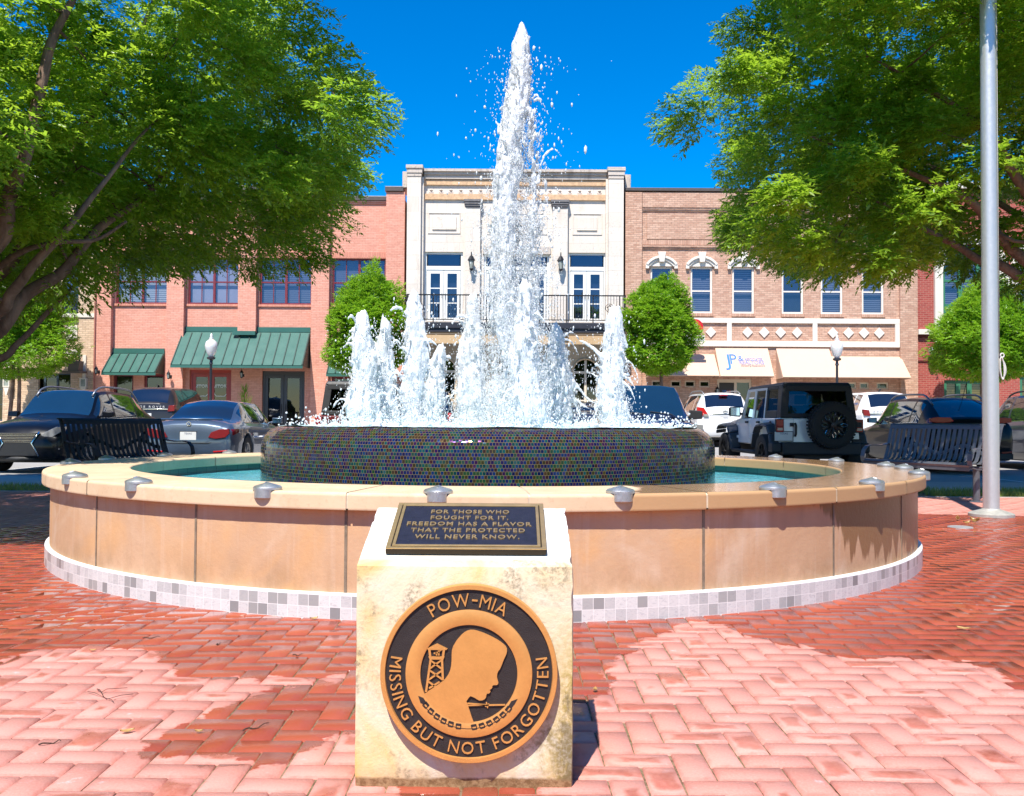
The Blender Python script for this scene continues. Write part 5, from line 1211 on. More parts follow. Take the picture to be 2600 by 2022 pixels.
    m = MB(); m.add([(xm+.06, yy+.04, c), (b-.1, yy+.04, c), (b-.1, yy+.04, dd-.14), (xm+.06, yy+.04, dd-.14)], [(0, 1, 2, 3)]); m.build('pane', M_PANED, o, True); m = MB(); m.add([(xm, yy+.4, c), (b, yy+.4, c), (b, yy+.4, dd), (xm, yy+.4, dd)], [(0, 1, 2, 3)]); m.build('dark_interior', M_DARKIN, o, True)
    def dtxt(s, px, py, w, h, mat, nm):
        vs, fs = text_mesh(s, 1.0); w0 = max(v[0] for v in vs)-min(v[0] for v in vs); m = MB(); cx, cz = f.X(px), f.Z(py); m.add([(cx+v[0]*w/w0, yy+.014, cz+v[1]*h/.73) for v in vs], fs); return m.build(nm, mat, o, True)
    dtxt('JP', 1841, 1004, .22, .22, M_BLU, 'door_decal'); dtxt('AR', 1851.5, 1004, .24, .22, M_RED, 'door_decal'); dtxt('ENTRANCE', 1846, 1025, .50, .11, M_GOLD, 'entrance_lettering')
    m = MB(); cx, cz = f.X(1846), f.Z(1027.5); m.add([(cx-.24, yy+.014, cz), (cx-.12, yy+.014, cz+.07), (cx-.12, yy+.014, cz+.02), (cx+.2, yy+.014, cz+.02), (cx+.2, yy+.014, cz-.02), (cx-.12, yy+.014, cz-.02), (cx-.12, yy+.014, cz-.07)], [tuple(range(7))]); m.build('arrow_decal', M_GOLD, o, True)
    wall_lantern(r, f.X(1824)-.10, y-.01, f.Z(1003), .42, M_BLKM, M_LGLASS)
    # blade sign half hidden by the round tree
    m = MB(); sx, sz = f.X(1765, y-.9), f.Z(832, y-.9); m.lathe([(.30, -.05), (.33, -.03), (.33, .03), (.30, .05)], (0, 0, 0), 28); ring = [(sx+.33*math.cos(t), sz+.33*math.sin(t)) for t in np.linspace(0, 2*math.pi, 28)[:-1]]
    m = MB(); m.prism(ring, y-.95, y-.85, 'y'); m.tube([(sx, y-.9, sz-.05), (sx, y-.02, sz-.05)], .03, 6); sg = m.build('blade_sign', M_RED, r, True)
    m = MB(); m.box(sx-.42, sx+.40, y-.94, y-.86, sz-.62, sz-.36); m.build('sign_board', M_WPNT, sg, True)
    vs, fs = text_mesh('2', .46); m = MB(); m.add([(sx+.02+v[0], y-.956, sz-.16+v[1]) for v in vs], fs); m.build('sign_numeral', M_WPNT, sg, True)
    vs, fs = text_mesh('UNT', .2); m = MB(); m.add([(sx+.20+v[0], y-.944, sz-.56+v[1]) for v in vs], fs); m.build('sign_lettering', M_INK, sg, True)
M_DOORB = simple('dark bronze door', (.035, .028, .022), .4, .2)
tanbrick()
# ------------------------------------------------------------------ buff brick building at the far left
M_BUF = brickmat('buff brick', (.50, .345, .225), (.68, .50, .345), (.34, .25, .17), .24, .08, .009, stain=.10); M_LIMT = simple('limestone trim', (.68, .62, .53), .8, var=.08, scale=3)
M_TEALF = simple('slate blue frame', (.035, .060, .080), .45)
def buff():
    f = Fac(125); r = thing('brick_building', 'buff brick building with limestone trim behind the left tree', 'building', (f.X(60), YW, 0)); y = YW
    x0, x1 = f.X(-420), f.X(246); zt_ = f.Z(455)
    wins = [f.rect(159.6, 560, 199.4, 797), f.rect(20, 560, 62, 797), f.rect(-120, 560, -78, 797), f.rect(-260, 560, -218, 797)]; shop = [f.rect(80, 948, 183, 1070), f.rect(-90, 948, 12, 1070), f.rect(-300, 948, -120, 1070)]
    m = MB(); holed_wall(m, x0, x1, -.2, zt_, wins+shop, y, .2); shell(m, x0, x1, zt_, y+.02, y+11, zt_-1.1); m.build('wall', M_BUF, r, True)
    m = MB()
    for p, q in ((205, 246), (66, 106), (-60, -20), (-200, -150)): m.k += 1; m.box(f.X(p), f.X(q)-.01, y-.14, y-.002, -.2, f.Z(470))
    m.build_parts('pilaster', M_BUF, r)
    m = MB(); m.box(x0, x1-.01, y-.19, y-.003, f.Z(807), f.Z(797)); m.box(x0, x1-.012, y-.19, y-.003, f.Z(642), f.Z(634)); m.box(x0, x1-.012, y-.22, y+.3, f.Z(462), f.Z(450)); m.box(f.X(169), f.X(199), y-.05, y-.003, f.Z(862), f.Z(826)); m.box(f.X(160), f.X(203), y-.06, y-.003, f.Z(899), f.Z(888))
    m.box(f.X(30), f.X(60), y-.05, y-.003, f.Z(862), f.Z(826)); m.build('stone_trim', M_LIMT, r, True, bevel=.008)
    m = MB(); m.prism([(f.X(174), f.Z(857)), (f.X(194), f.Z(857)), (f.X(194), f.Z(832)), (f.X(174), f.Z(832))], y-.07, y-.051, 'y'); m.build('stone_panel', M_LIMT, r, True, bevel=.01)
    for a, b, c, d in wins: window(r, a, b, c, d, y+.08, M_TEALF, rows=3, frame=.07, muns=(3, 1), split=[f.Z(642), f.Z(736)], back=M_BLIND)
    for a, b, c, d in shop: window(r, a, b, c, d, y+.08, M_TEALF, cols=3, rows=1, frame=.06, muns=(1, 3), pane=M_PANED, back=M_DARKIN)
    for px in (29, 222):
        m = MB(); x = f.X(px); z0, z1 = f.Z(984), f.Z(961); m.box(x-.14, x+.14, y-.30, y-.15, z0, z0+.04); m.box(x-.15, x+.15, y-.31, y-.15, z1-.04, z1); m.box(x-.14, x-.10, y-.30, y-.15, z0+.04, z1-.04); m.box(x+.10, x+.14, y-.30, y-.15, z0+.04, z1-.04); m.prism([(x-.12, z0), (x+.12, z0), (x+.02, z0-.35), (x-.02, z0-.35)], y-.28, y-.16, 'y'); m.box(x-.07, x+.07, y-.2, y-.142, z1, f.Z(902))
        o = m.build('wall_light', M_LIMT, r, True); m = MB(); m.box(x-.10, x+.10, y-.27, y-.16, z0+.04, z1-.04); m.build('light_glass', M_LGLASS, o, True)
    m = MB(); a, b = f.X(180, y-.6), f.X(206, y-.6); z = f.Z(942, y-.6); m.box(a-.3, b+.1, y-.8, y-.15, z-.08, z); m.prism([(a, z), (b, z), (b+.06, z+.42), (a-.06, z+.42)], y-.75, y-.35, 'y'); o = m.build('window_box', simple('dark planter', (.12, .10, .08), .7, var=.2), r, True)
    m = MB(); rr = random.Random(3)
    for k in range(14): xx = a+(b-a)*rr.random(); m.tube([(xx, y-.55, z+.42), (xx+rr.uniform(-.1, .1), y-.55, z+.6), (xx+rr.uniform(-.35, .35), y-.6, z+rr.uniform(.6, .95))], [.012, .01, .004], 4)
    m.build('dry_plant', M_TWIG, o, True)
# ------------------------------------------------------------------ dark red brick building at the far right
M_RBR = brickmat('dark red brick', (.27, .045, .038), (.36, .075, .058), (.40, .21, .16), .235, .082, .010, stain=.12); M_GRF = simple('green joinery', (.035, .165, .085), .45, var=.08); M_YBL = blind_mat('yellow shade', (.30, .22, .07), (.60, .46, .17), .10)
def redbrick():
    f = Fac(2450); r = thing('brick_building', 'dark red brick building with white stone arches and green joinery at right', 'building', (f.X(2600), YW, 0)); y = YW
    x0, x1 = f.X(2328), f.X(3050); zt_ = f.Z(470); ar = []
    for px in (2465, 2658, 2851):
        ar.append((f.X(px-72), f.X(px+72), f.Z(846), f.Z(692)+(f.X(px+72)-f.X(px-72))/2))
    shop = [f.rect(2396, 966, 2500, 1075), f.rect(2588, 955, 2730, 1075)]
    m = MB(); holed_wall(m, x0, x1, -.2, zt_, ar+shop, y, .22); shell(m, x0, x1, zt_, y+.02, y+12, zt_-1)
    for a, b, c, d in ar: arch_fill(m, a, b, d-(b-a)/2, d, y)
    m.build('wall', M_RBR, r, True)
    m = MB(); w = .38
    for a, b, c, d in ar:
        m.k += 1; cx = (a+b)/2; R0 = (b-a)/2; zs = d-R0
        def seg(ra, rb, yy):
            P_ = [(cx-ra*math.cos(t), zs+ra*math.sin(t), cx-rb*math.cos(t), zs+rb*math.sin(t)) for t in np.linspace(0, math.pi, 26)]
            for p, q in zip(P_[:-1], P_[1:]): m.hexa([(p[0], yy, p[1]), (p[2], yy, p[3]), (q[2], yy, q[3]), (q[0], yy, q[1])], [(p[0], y-.002, p[1]), (p[2], y-.002, p[3]), (q[2], y-.002, q[3]), (q[0], y-.002, q[1])])
        seg(R0, R0+w*.45, y-.08); seg(R0+w*.45+.002, R0+w, y-.16)
        for s in (-1, 1): m.box(cx+s*R0, cx+s*(R0+w*.45), y-.08, y-.002, c+.10, zs-.001); m.box(cx+s*(R0+w*.45+.002), cx+s*(R0+w), y-.16, y-.002, c+.10, zs-.001)
    m.build_parts('stone_arch', M_LIMT, r, bevel=.006)
    m = MB(); m.box(x0, x1, y-.20, y-.003, f.Z(851), f.Z(838)); m.box(x0, x1, y-.25, y+.3, f.Z(482), f.Z(466)); m.build('stone_band', M_LIMT, r, True, bevel=.008)
    m = MB(); m.box(x0, x1, y-.05, y-.003, f.Z(858), f.Z(851.5)); m.box(x0, x1, y-.05, y-.003, f.Z(919), f.Z(916)); m.build('brick_course', simple('dark brick course', (.13, .025, .022), .9), r, True)
    for a, b, c, d in ar:
        yy = y+.10; m = MB(); zs = d-(b-a)/2; cx = (a+b)/2; z1, z2 = f.Z(713), f.Z(772)
        for x in (a, a+(b-a)*.30, a+(b-a)*.62, b-.16): m.box(x, x+.16, yy, yy+.1, c, d)
        m.box(a, b, yy-.01, yy+.09, z2-.20, z2); m.box(a, b, yy-.012, yy+.088, z1-.05, z1+.05); m.box(a, b, yy+.02, yy+.12, c, z2-.2); m.box(a, b, yy-.008, yy+.09, zs+.45, zs+.60)
        o = m.build('arched_window', M_GRF, r, True)
        m = MB(); m.add([(a, yy+.05, z2), (b, yy+.05, z2), (b, yy+.05, d), (a, yy+.05, d)], [(0, 1, 2, 3)]); m.build('pane', M_PANE, o, True); m = MB(); m.add([(a, yy+.25, z2), (b, yy+.25, z2), (b, yy+.25, d), (a, yy+.25, d)], [(0, 1, 2, 3)]); m.build('blind', M_BLIND, o, True)
    for a, b, c, d in shop: window(r, a, b, c, d, y+.08, M_GRF, cols=3, rows=1, frame=.14, back=M_YBL, pane=M_PANED)
    for px in (2367, 2570):
        m = MB(); x, z = f.X(px, y-.3), f.Z(892, y-.3); m.lathe([(.001, -.42), (.10, -.36), (.14, -.26), (.10, -.20), (.09, -.16)], (x, y-.3, z), 14); m.tube([(x, y-.3, z-.36), (x, y-.02, z-.5)], .04, 6); o = m.build('globe_light', M_LPOST, r, True); m = MB(); m.ball((x, y-.3, z), .17, n=18, m=10); m.build('light_globe', M_GLOBE, o, True, smooth=True)
# ================================================================== benches, flagpole, lamps, small things
M_BENCH = simple('shaded powder coat', (.010, .009, .009), .5, 0, .3, var=.2, scale=18, bump=.08)  # left bench: coat colour darkened for the tree shade
M_BENCH_SUNLIT = simple('sunlit powder coat', (.085, .09, .105), .40, .1, var=.2, scale=18, bump=.08, coat=.3)  # right bench: lighter copy of the coat, sunlight put into the colour
def bench(label, loc, rotz, mat, L=1.80):
    """local: x along the bench, -y the side one sits from"""
    r = thing('park_bench', label, 'bench', loc, rotz, 'metal benches facing the fountain')
    prof = [(-.27, .455), (-.285, .478), (-.265, .498), (-.20, .500), (-.08, .488), (.04, .482), (.105, .490), (.150, .520), (.178, .575), (.205, .66), (.232, .76), (.258, .86), (.276, .935), (.292, .985), (.318, 1.005), (.345, 1.0)]
    pp = [Vector((0, y, z)) for y, z in prof]
    n = 20; sw = .052
    def ribbon(mb, x0, x1, a, b, th=.006):
        vs = []; fs = []
        for i in range(a, b):
            d = (pp[min(i+1, len(pp)-1)]-pp[max(i-1, 0)]).normalized(); nn = Vector((0, -d.z, d.y))
            for s in (-1, 1):
                q = pp[i]+nn*s*th/2
                vs += [(x0, q.y, q.z), (x1, q.y, q.z)]
        k = b-a
        for i in range(k-1):
            o = i*4; p = o+4
            fs += [(o, o+1, p+1, p), (o+2, p+2, p+3, o+3), (o, p, p+2, o+2), (o+1, o+3, p+3, p+1)]
        fs += [(0, 2, 3, 1), (4*k-4, 4*k-3, 4*k-1, 4*k-2)]
        mb.add(vs, fs)
    m = MB(); gap = (L-.10)/n
    for i in range(n):
        x = -L/2+.05+gap*(i+.5); ribbon(m, x-sw/2, x+sw/2, 2, len(pp)-2)
    m.build('slats', mat, r, bevel=.002, seg=1)
    m = MB(); ribbon(m, -L/2+.02, L/2-.02, len(pp)-4, len(pp), .010); m.build('top_rail', mat, r, bevel=.002)
    m = MB(); ribbon(m, -L/2+.02, L/2-.02, 0, 4, .010); m.box(-L/2+.03, L/2-.03, -.272, -.262, .405, .462); m.build('seat_edge', mat, r, bevel=.002)
    m = MB()
    for s in (-1, 1):  # wavy brace across the back
        pass
    pts = []
    for i in range(41):
        u = i/40; x = -L/2+.12+(L-.24)*u; zz = .66+.055*math.cos((u-.5)*4*math.pi)*(-1)
        yy = float(np.interp(zz, [p[1] for p in prof[7:14]], [p[0] for p in prof[7:14]])); pts.append((x, yy-.0, zz))
    vs = []; fs = []
    for x, y, z in pts: vs += [(x, y+.006, z-.024), (x, y+.012, z+.024), (x, y+.014, z-.024), (x, y+.020, z+.024)]
    for i in range(len(pts)-1):
        o = 4*i; p = o+4; fs += [(o, p, p+1, o+1), (o+2, o+3, p+3, p+2), (o, o+2, p+2, p), (o+1, p+1, p+3, o+3)]
    m.add(vs, fs); m.build('back_brace', mat, r)
    for s in (-1, 1):
        x = s*(L/2-.012); m = MB()
        loop = [(-.275, .47), (-.285, .54), (-.262, .625), (-.205, .680), (-.12, .695), (.02, .69), (.14, .70), (.222, .72)]
        for a, b in zip(loop[:-1], loop[1:]):
            d = Vector((b[0]-a[0], b[1]-a[1])).normalized(); nx, nz = -d.y*.006, d.x*.006
            e = d*.003
            m.prism([(a[0]+nx-e.x, a[1]+nz-e.y), (a[0]-nx-e.x, a[1]-nz-e.y), (b[0]-nx+e.x, b[1]-nz+e.y), (b[0]+nx+e.x, b[1]+nz+e.y)], x-.036, x+.036, 'x')
        m.build('armrest', mat, r, bevel=.002)
        m = MB(); lp = [(.345, 1.0), (.318, 1.004), (.285, .93), (.245, .76), (.208, .62), (.165, .50), (.10, .435), (0, .42), (-.15, .425), (-.27, .45)]
        for a, b in zip(lp[:-1], lp[1:]):
            d = Vector((b[0]-a[0], b[1]-a[1])).normalized(); nx, nz = -d.y*.007, d.x*.007; e = d*.004
            m.prism([(a[0]+nx-e.x, a[1]+nz-e.y), (a[0]-nx-e.x, a[1]-nz-e.y), (b[0]-nx+e.x, b[1]-nz+e.y), (b[0]+nx+e.x, b[1]+nz+e.y)], x-.030, x+.030, 'x')
        m.build('end_frame', mat, r, bevel=.002)
        m = MB(); xl = s*(L/2-.14); m.tube([(xl, .0, 0), (xl, .0, .425)], .042, 20); m.lathe([(.10, .0), (.10, .010), (.045, .018)], (xl, 0, 0), 20); m.build('leg', mat, r, smooth=True, autosmooth=40)
    m = MB(); m.tube([(-L/2+.03, 0, .44), (L/2-.03, 0, .44)], .022, 12); m.build('cross_tube', mat, r, smooth=True, autosmooth=40)
    return r
bench('sunlit slatted metal bench with curled arms beside the flagpole', (5.68, 12.78, .0), R(-65), M_BENCH_SUNLIT)
bench('black slatted metal bench in tree shade left of the fountain', (-5.08, 12.50, .0), R(69.5), M_BENCH)
# flagpole
M_STEEL = simple('brushed aluminium', (.60, .585, .56), .42, .65, var=.05, scale=30)
M_FLNG = simple('weathered cast flange', (.42, .40, .35), .6, .4, var=.25, scale=18, bump=.2)
fx, fy = G(2517, 1311)
fp = thing('flagpole', 'tall brushed metal flagpole on a round flange at the right edge', 'flagpole', (fx, fy, 0))
m = MB(); m.tube([(fx, fy, .02), (fx, fy, 4), (fx, fy, 10.4)], [.0845, .084, .078], 40); m.build('pole', M_STEEL, fp, True, smooth=True, autosmooth=40)
m = MB(); m.lathe([(.232, 0), (.232, .030), (.215, .040), (.10, .075), (.092, .085), (.05, .085)], (fx, fy, 0), 40); m.build('flange', M_FLNG, fp, True, smooth=True, autosmooth=25)
m = MB(); m.lathe([(.001, .16), (.06, .15), (.12, .09), (.13, .0), (.09, -.1), (.001, -.13)], (fx, fy, 10.55), 24); m.build('ball_finial', M_BRZ2, fp, True, smooth=True)
M_ROPE = simple('cotton rope', (.62, .59, .54), .9, var=.15, scale=60, bump=.4)
m = MB(); rx = fx+.125; rz0, rz1 = W(2545, 965, fy)[1], W(2545, 908, fy)[1]
for k in range(5):
    w = .045+.014*k; o = (k-2)*.012
    m.tube([(rx-.02+o*.4+w*.45*math.sin(t)+.018*math.sin(t/2), fy-.02+o, (rz0+rz1)/2+(rz1-rz0)*.5*math.cos(t)*(1-.05*k)) for t in np.linspace(0, 2*math.pi, 26)], .0065, 6)
m.tube([(rx-.01+.02*math.sin(t), fy-.03, rz1+.02+.022*math.cos(t)) for t in np.linspace(0, 2*math.pi, 14)], .008, 6)
m.tube([(fx+.088, fy, 9.9), (fx+.0895, fy-.01, 4), (fx+.090, fy-.02, rz1)], .0045, 6)
m.build('halyard_rope', M_ROPE, fp, True, smooth=True)
m = MB(); m.box(fx+.08, fx+.118, fy-.015, fy+.012, rz1-.03, rz1+.03); m.build('cleat', M_STEEL, fp, True, bevel=.005)
# drain light by the flagpole and dry leaves
dx, dy = G(2438, 1340)
dr = thing('ground_light', 'round flush metal uplight in the wet bricks near the flagpole', 'ground light', (dx, dy, 0))
m = MB(); m.lathe([(.115, -.02), (.115, .008), (.098, .012), (.092, .009), (.001, .010)], (dx, dy, 0), 32); m.build('light_ring', M_STEEL, dr, True, smooth=True, autosmooth=30)
M_DLEAF = leafmat('dry leaf', (.42, .24, .07), (.62, .44, .18), .3)
def leaf_obj(label, x, y, size, rot, name='fallen_leaf', cat='leaf', mat=M_DLEAF, curl=.35, group='fallen leaves on the bricks'):
    V = []; nx = 9
    for i in range(nx):
        u = i/(nx-1); wdt = .30*math.sin(math.pi*min(1, u*1.02+.01))**.8*(1-.35*u)
        for s in (-1, 0, 1):
            V.append((size*(u-.5), size*wdt*s, size*(curl*(abs(s)*.30+(u-.5)**2*1.1)+.05*mnoise.noise((u*5+x*9, s, y)))+.004))
    F = []
    for i in range(nx-1):
        for s in (0, 1): a = i*3+s; F.append((a, a+1, a+4, a+3))
    o = np_mesh(name, V, F, mat, None, True); o.location = (x, y, .002); o.rotation_euler = (0, 0, rot)
    at = o.data.attributes.new('tint', 'FLOAT', 'POINT'); at.data.foreach_set('value', RNG.random(len(V)).astype(np.float32)*.3+RNG.random()*.7)
    return setp(o, label, cat, group)
ll = [(2432, 1322, .16, 1.2, 'dry curled tan leaf standing left of the ground light', .9), (2455, 1330, .15, .2, 'dry curled tan leaf lying just behind the ground light', .6), (2475, 1326, .17, 2.2, 'dry curled brown leaf close to the flagpole flange', .9),
      (797, 1575, .075, .6, 'small golden leaf against the tile skirt left of the memorial', .5), (323, 1863, .075, .5, 'yellow narrow leaf on the dry bricks at lower left', .4), (2446, 1600, .11, 2.6, 'pale narrow leaf on the wet bricks at the right', .3),
      (1511, 1757, .06, 1.4, 'small brown leaf beside the shadow of the memorial stone', .6), (236, 1655, .05, .2, 'tiny tan leaf at the wet edge on the left', .4), (505, 1863, .045, .2, 'small dark leaf in the wet patch left of the memorial stone', .6), (178, 1578, .07, 1.0, 'tan leaf floating in the left puddle', .3)]
for px, py, s, rt, lab, cu in ll: x, y = G(px, py); leaf_obj(lab, x, y, s*.58, rt, curl=cu)
M_TWIG = simple('twig', (.05, .028, .018), .9, var=.3, scale=40)
def twig(label, a, b, r=.0022, fork=False):
    (x0, y0), (x1, y1) = G(*a), G(*b); m = MB(); n = 7
    pts = [(x0+(x1-x0)*i/n+RNG.normal(0, .003), y0+(y1-y0)*i/n+RNG.normal(0, .003), .005+.004*math.sin(i*1.3)) for i in range(n+1)]
    m.tube(pts, [r*(1-.5*i/n) for i in range(n+1)], 5)
    if fork:
        for k in (2, 4, 5):
            p = pts[k]; m.tube([p, (p[0]+RNG.normal(0, .03), p[1]+.03, .010), (p[0]+RNG.normal(0, .05), p[1]+.06, .006)], r*.6, 4)
    setp(m.build('twig', M_TWIG, smooth=True), label, 'twig', 'twigs on the bricks')
twig('thin dark twig on the wet patch left of the memorial stone', (614, 1861), (681, 1841), .0028)
twig('straight dark twig on the dry bricks at lower left', (97, 1897), (160, 1884), .0026)
twig('forked grey twig on the dry bricks at left', (246, 1753), (288, 1788), .0018, True)
twig('dark twig on the wet bricks below the left end of the mosaic bowl', (362, 1624), (406, 1620), .0026)
twig('short dark twig near the left side of the memorial stone', (744, 1668), (767, 1665), .0026)
twig('dark twig on the wet bricks right of the fountain', (2363, 1434), (2420, 1444), .0035)
twig('short twig on the wet bricks between the memorial stone and the left jets', (549, 1640), (563, 1636), .0026)
# street lamps
M_LPOST = simple('dark lamp post', (.035, .037, .048), .4, .3, var=.15, scale=15)
def globe_mat():
    q = N('frosted lamp glass'); p = q.princ((.84, .83, .80), .25, 0, .5); p.inputs['Transmission Weight'].default_value = .25; p.inputs['Subsurface Weight'].default_value = .2; return q.m
M_GLOBE = globe_mat()
def lamp():
    r = thing('street_lamp', 'lamp', 'street lamp')
    m = MB(); m.lathe([(.22, 0), (.22, .12), (.16, .18), (.13, .55), (.09, .62), (.062, .75), (.052, 2.0), (.045, 3.38), (.075, 3.42), (.05, 3.50), (.05, 3.56), (.15, 3.60), (.16, 3.66), (.10, 3.69)], (0, 0, 0), 20); m.build('post', M_LPOST, r, smooth=True, autosmooth=45)
    m = MB(); m.lathe([(.09, 3.69), (.16, 3.80), (.225, 4.02), (.235, 4.12), (.20, 4.26), (.10, 4.34), (.07, 4.37), (.085, 4.40), (.04, 4.47), (.055, 4.51), (.03, 4.57), (.001, 4.60)], (0, 0, 0), 24); m.build('lamp_globe', M_GLOBE, r, smooth=True, autosmooth=60)
    return r
l0 = lamp(); l1 = copy_tree(l0)
for o, px, ty, lab in ((l0, 537, 846, 'globe street lamp in front of the large green awning'), (l1, 2125, 849, 'globe street lamp in front of the peach awnings')):
    Y = 35.9; x, z = W(px, ty, Y); o.location = (x, Y, z-4.60); setp(o, lab, 'street lamp', 'globe street lamps on the far pavement')
buff(); redbrick()
# potted shrub by the charcoal doors is built with the trees
# ================================================================== vehicles; local +y is the nose, z 0 the road
def paint(name, rgb, metal=.0, coat=1.0):
    q = N(name); n = q.noise(2.2, 3, .5, q.objco()); c = q.mix(q.mapr(n, .3, .7), tuple(x*.92 for x in rgb), tuple(min(1, x*1.06) for x in rgb))
    s = q.n('SeparateXYZ'); q.l(q.objco(), s.inputs[0]); dust = q.mapr(q.math('ADD', s.outputs[2], q.math('MULTIPLY', n, .3)), .75, .35, 0, .05); c = q.mix(dust, c, (.16, .14, .12))
    q.princ(c, .32, metal, .5*coat, None, **{'Coat Weight': coat, 'Coat Roughness': .025}); return q.m
def cglass(name, rgb=(.010, .014, .022), rough=.02, spec=.9, coat=1.0):
    q = N(name); n = q.noise(1.5, 3, .5, q.objco()); q.princ(q.mix(n, tuple(x*.6 for x in rgb), rgb), rough, 0, spec, None, **{'Coat Weight': coat, 'Coat Roughness': .01}); return q.m
M_CG = cglass('tinted car glass'); M_WS = cglass('windscreen glass', (.008, .028, .055)); M_RUB = simple('tyre rubber', (.018, .017, .016), .85, var=.3, scale=12, bump=.3); M_TRIM = simple('black trim plastic', (.016, .016, .017), .6, var=.2, scale=20, bump=.1)
M_CHR = simple('chrome', (.72, .72, .73), .12, 1, var=.04); M_RIM = simple('alloy rim', (.33, .33, .34), .35, .8, var=.1); M_RIMB = simple('black alloy rim', (.014, .014, .015), .35, .3)
M_TAIL = cglass('red lamp lens', (.55, .010, .012), .25, .3, .15); M_TAILD = cglass('dark red lamp lens', (.22, .008, .014), .2, .3, .15); M_HEAD = cglass('headlamp lens', (.24, .25, .26), .06); M_PLATE = simple('number plate', (.62, .62, .60), .5, var=.06); M_AMB = cglass('amber lens', (.5, .16, .02), .12)
M_INTER = simple('dark cabin', (.012, .012, .014), .9)
def pchip(xs, ys, xq):
    xs, ys = np.asarray(xs, float), np.asarray(ys, float); h = np.diff(xs); d = np.diff(ys)/h; m = np.zeros_like(ys)
    for i in range(1, len(xs)-1):
        if d[i-1]*d[i] > 0: w1, w2 = 2*h[i]+h[i-1], h[i]+2*h[i-1]; m[i] = (w1+w2)/(w1/d[i-1]+w2/d[i])
    m[0], m[-1] = d[0], d[-1]
    i = np.clip(np.searchsorted(xs, xq)-1, 0, len(h)-1); t = (xq-xs[i])/h[i]
    return (1+2*t)*(1-t)**2*ys[i]+t*(1-t)**2*h[i]*m[i]+t*t*(3-2*t)*ys[i+1]+t*t*(t-1)*h[i]*m[i+1]
def wheel(root, x, y, r, w, rimm, spokes=5, side=1, double=True):
    o = None; s = 1 if x > 0 else -1
    m = MB(); prof = [(r*.62, -w*.46), (r*.80, -w*.5), (r*.95, -w*.46), (r, -w*.36), (r, w*.36), (r*.95, w*.46), (r*.80, w*.5), (r*.62, w*.46), (r*.60, 0), (r*.62, -w*.46)]
    m.lathe(prof, (0, 0, 0), 32); m.v = [(x+p[2], y+p[0], r+p[1]) for p in m.v]; wh = m.build('wheel', M_RUB, root, smooth=True, autosmooth=40)
    m = MB(); m.lathe([(r*.61, w*.44), (r*.56, w*.40), (r*.52, w*.22), (.001, w*.20)], (0, 0, 0), 32)
    for k in range(spokes*2 if double else spokes):
        t = 2*math.pi*k/spokes if not double else 2*math.pi*((k//2)/spokes)+(.16 if k % 2 else -.16); c, sn = math.cos(t), math.sin(t); a = r*.035
        m.hexa([(c*r*.08-sn*a, sn*r*.08+c*a, w*.22), (c*r*.08+sn*a, sn*r*.08-c*a, w*.22), (c*r*.59+sn*a, sn*r*.59-c*a, w*.26), (c*r*.59-sn*a, sn*r*.59+c*a, w*.26)], [(c*r*.08-sn*a, sn*r*.08+c*a, w*.36), (c*r*.08+sn*a, sn*r*.08-c*a, w*.36), (c*r*.59+sn*a, sn*r*.59-c*a, w*.42), (c*r*.59-sn*a, sn*r*.59+c*a, w*.42)])
    m.lathe([(r*.13, w*.22), (r*.12, w*.40), (.001, w*.41)], (0, 0, 0), 14)
    m.v = [(x+s*p[2], y+p[0], r+p[1]) for p in m.v]; m.build('rim', rimm, wh, smooth=True, autosmooth=30)
    m = MB(); m.lathe([(.001, 0), (r*.5, .0)], (0, 0, 0), 20); m.v = [(x+s*(w*.15), y+p[0], r+p[1]) for p in m.v]; m.build('brake_disc', M_TRIM, wh)
    return wh
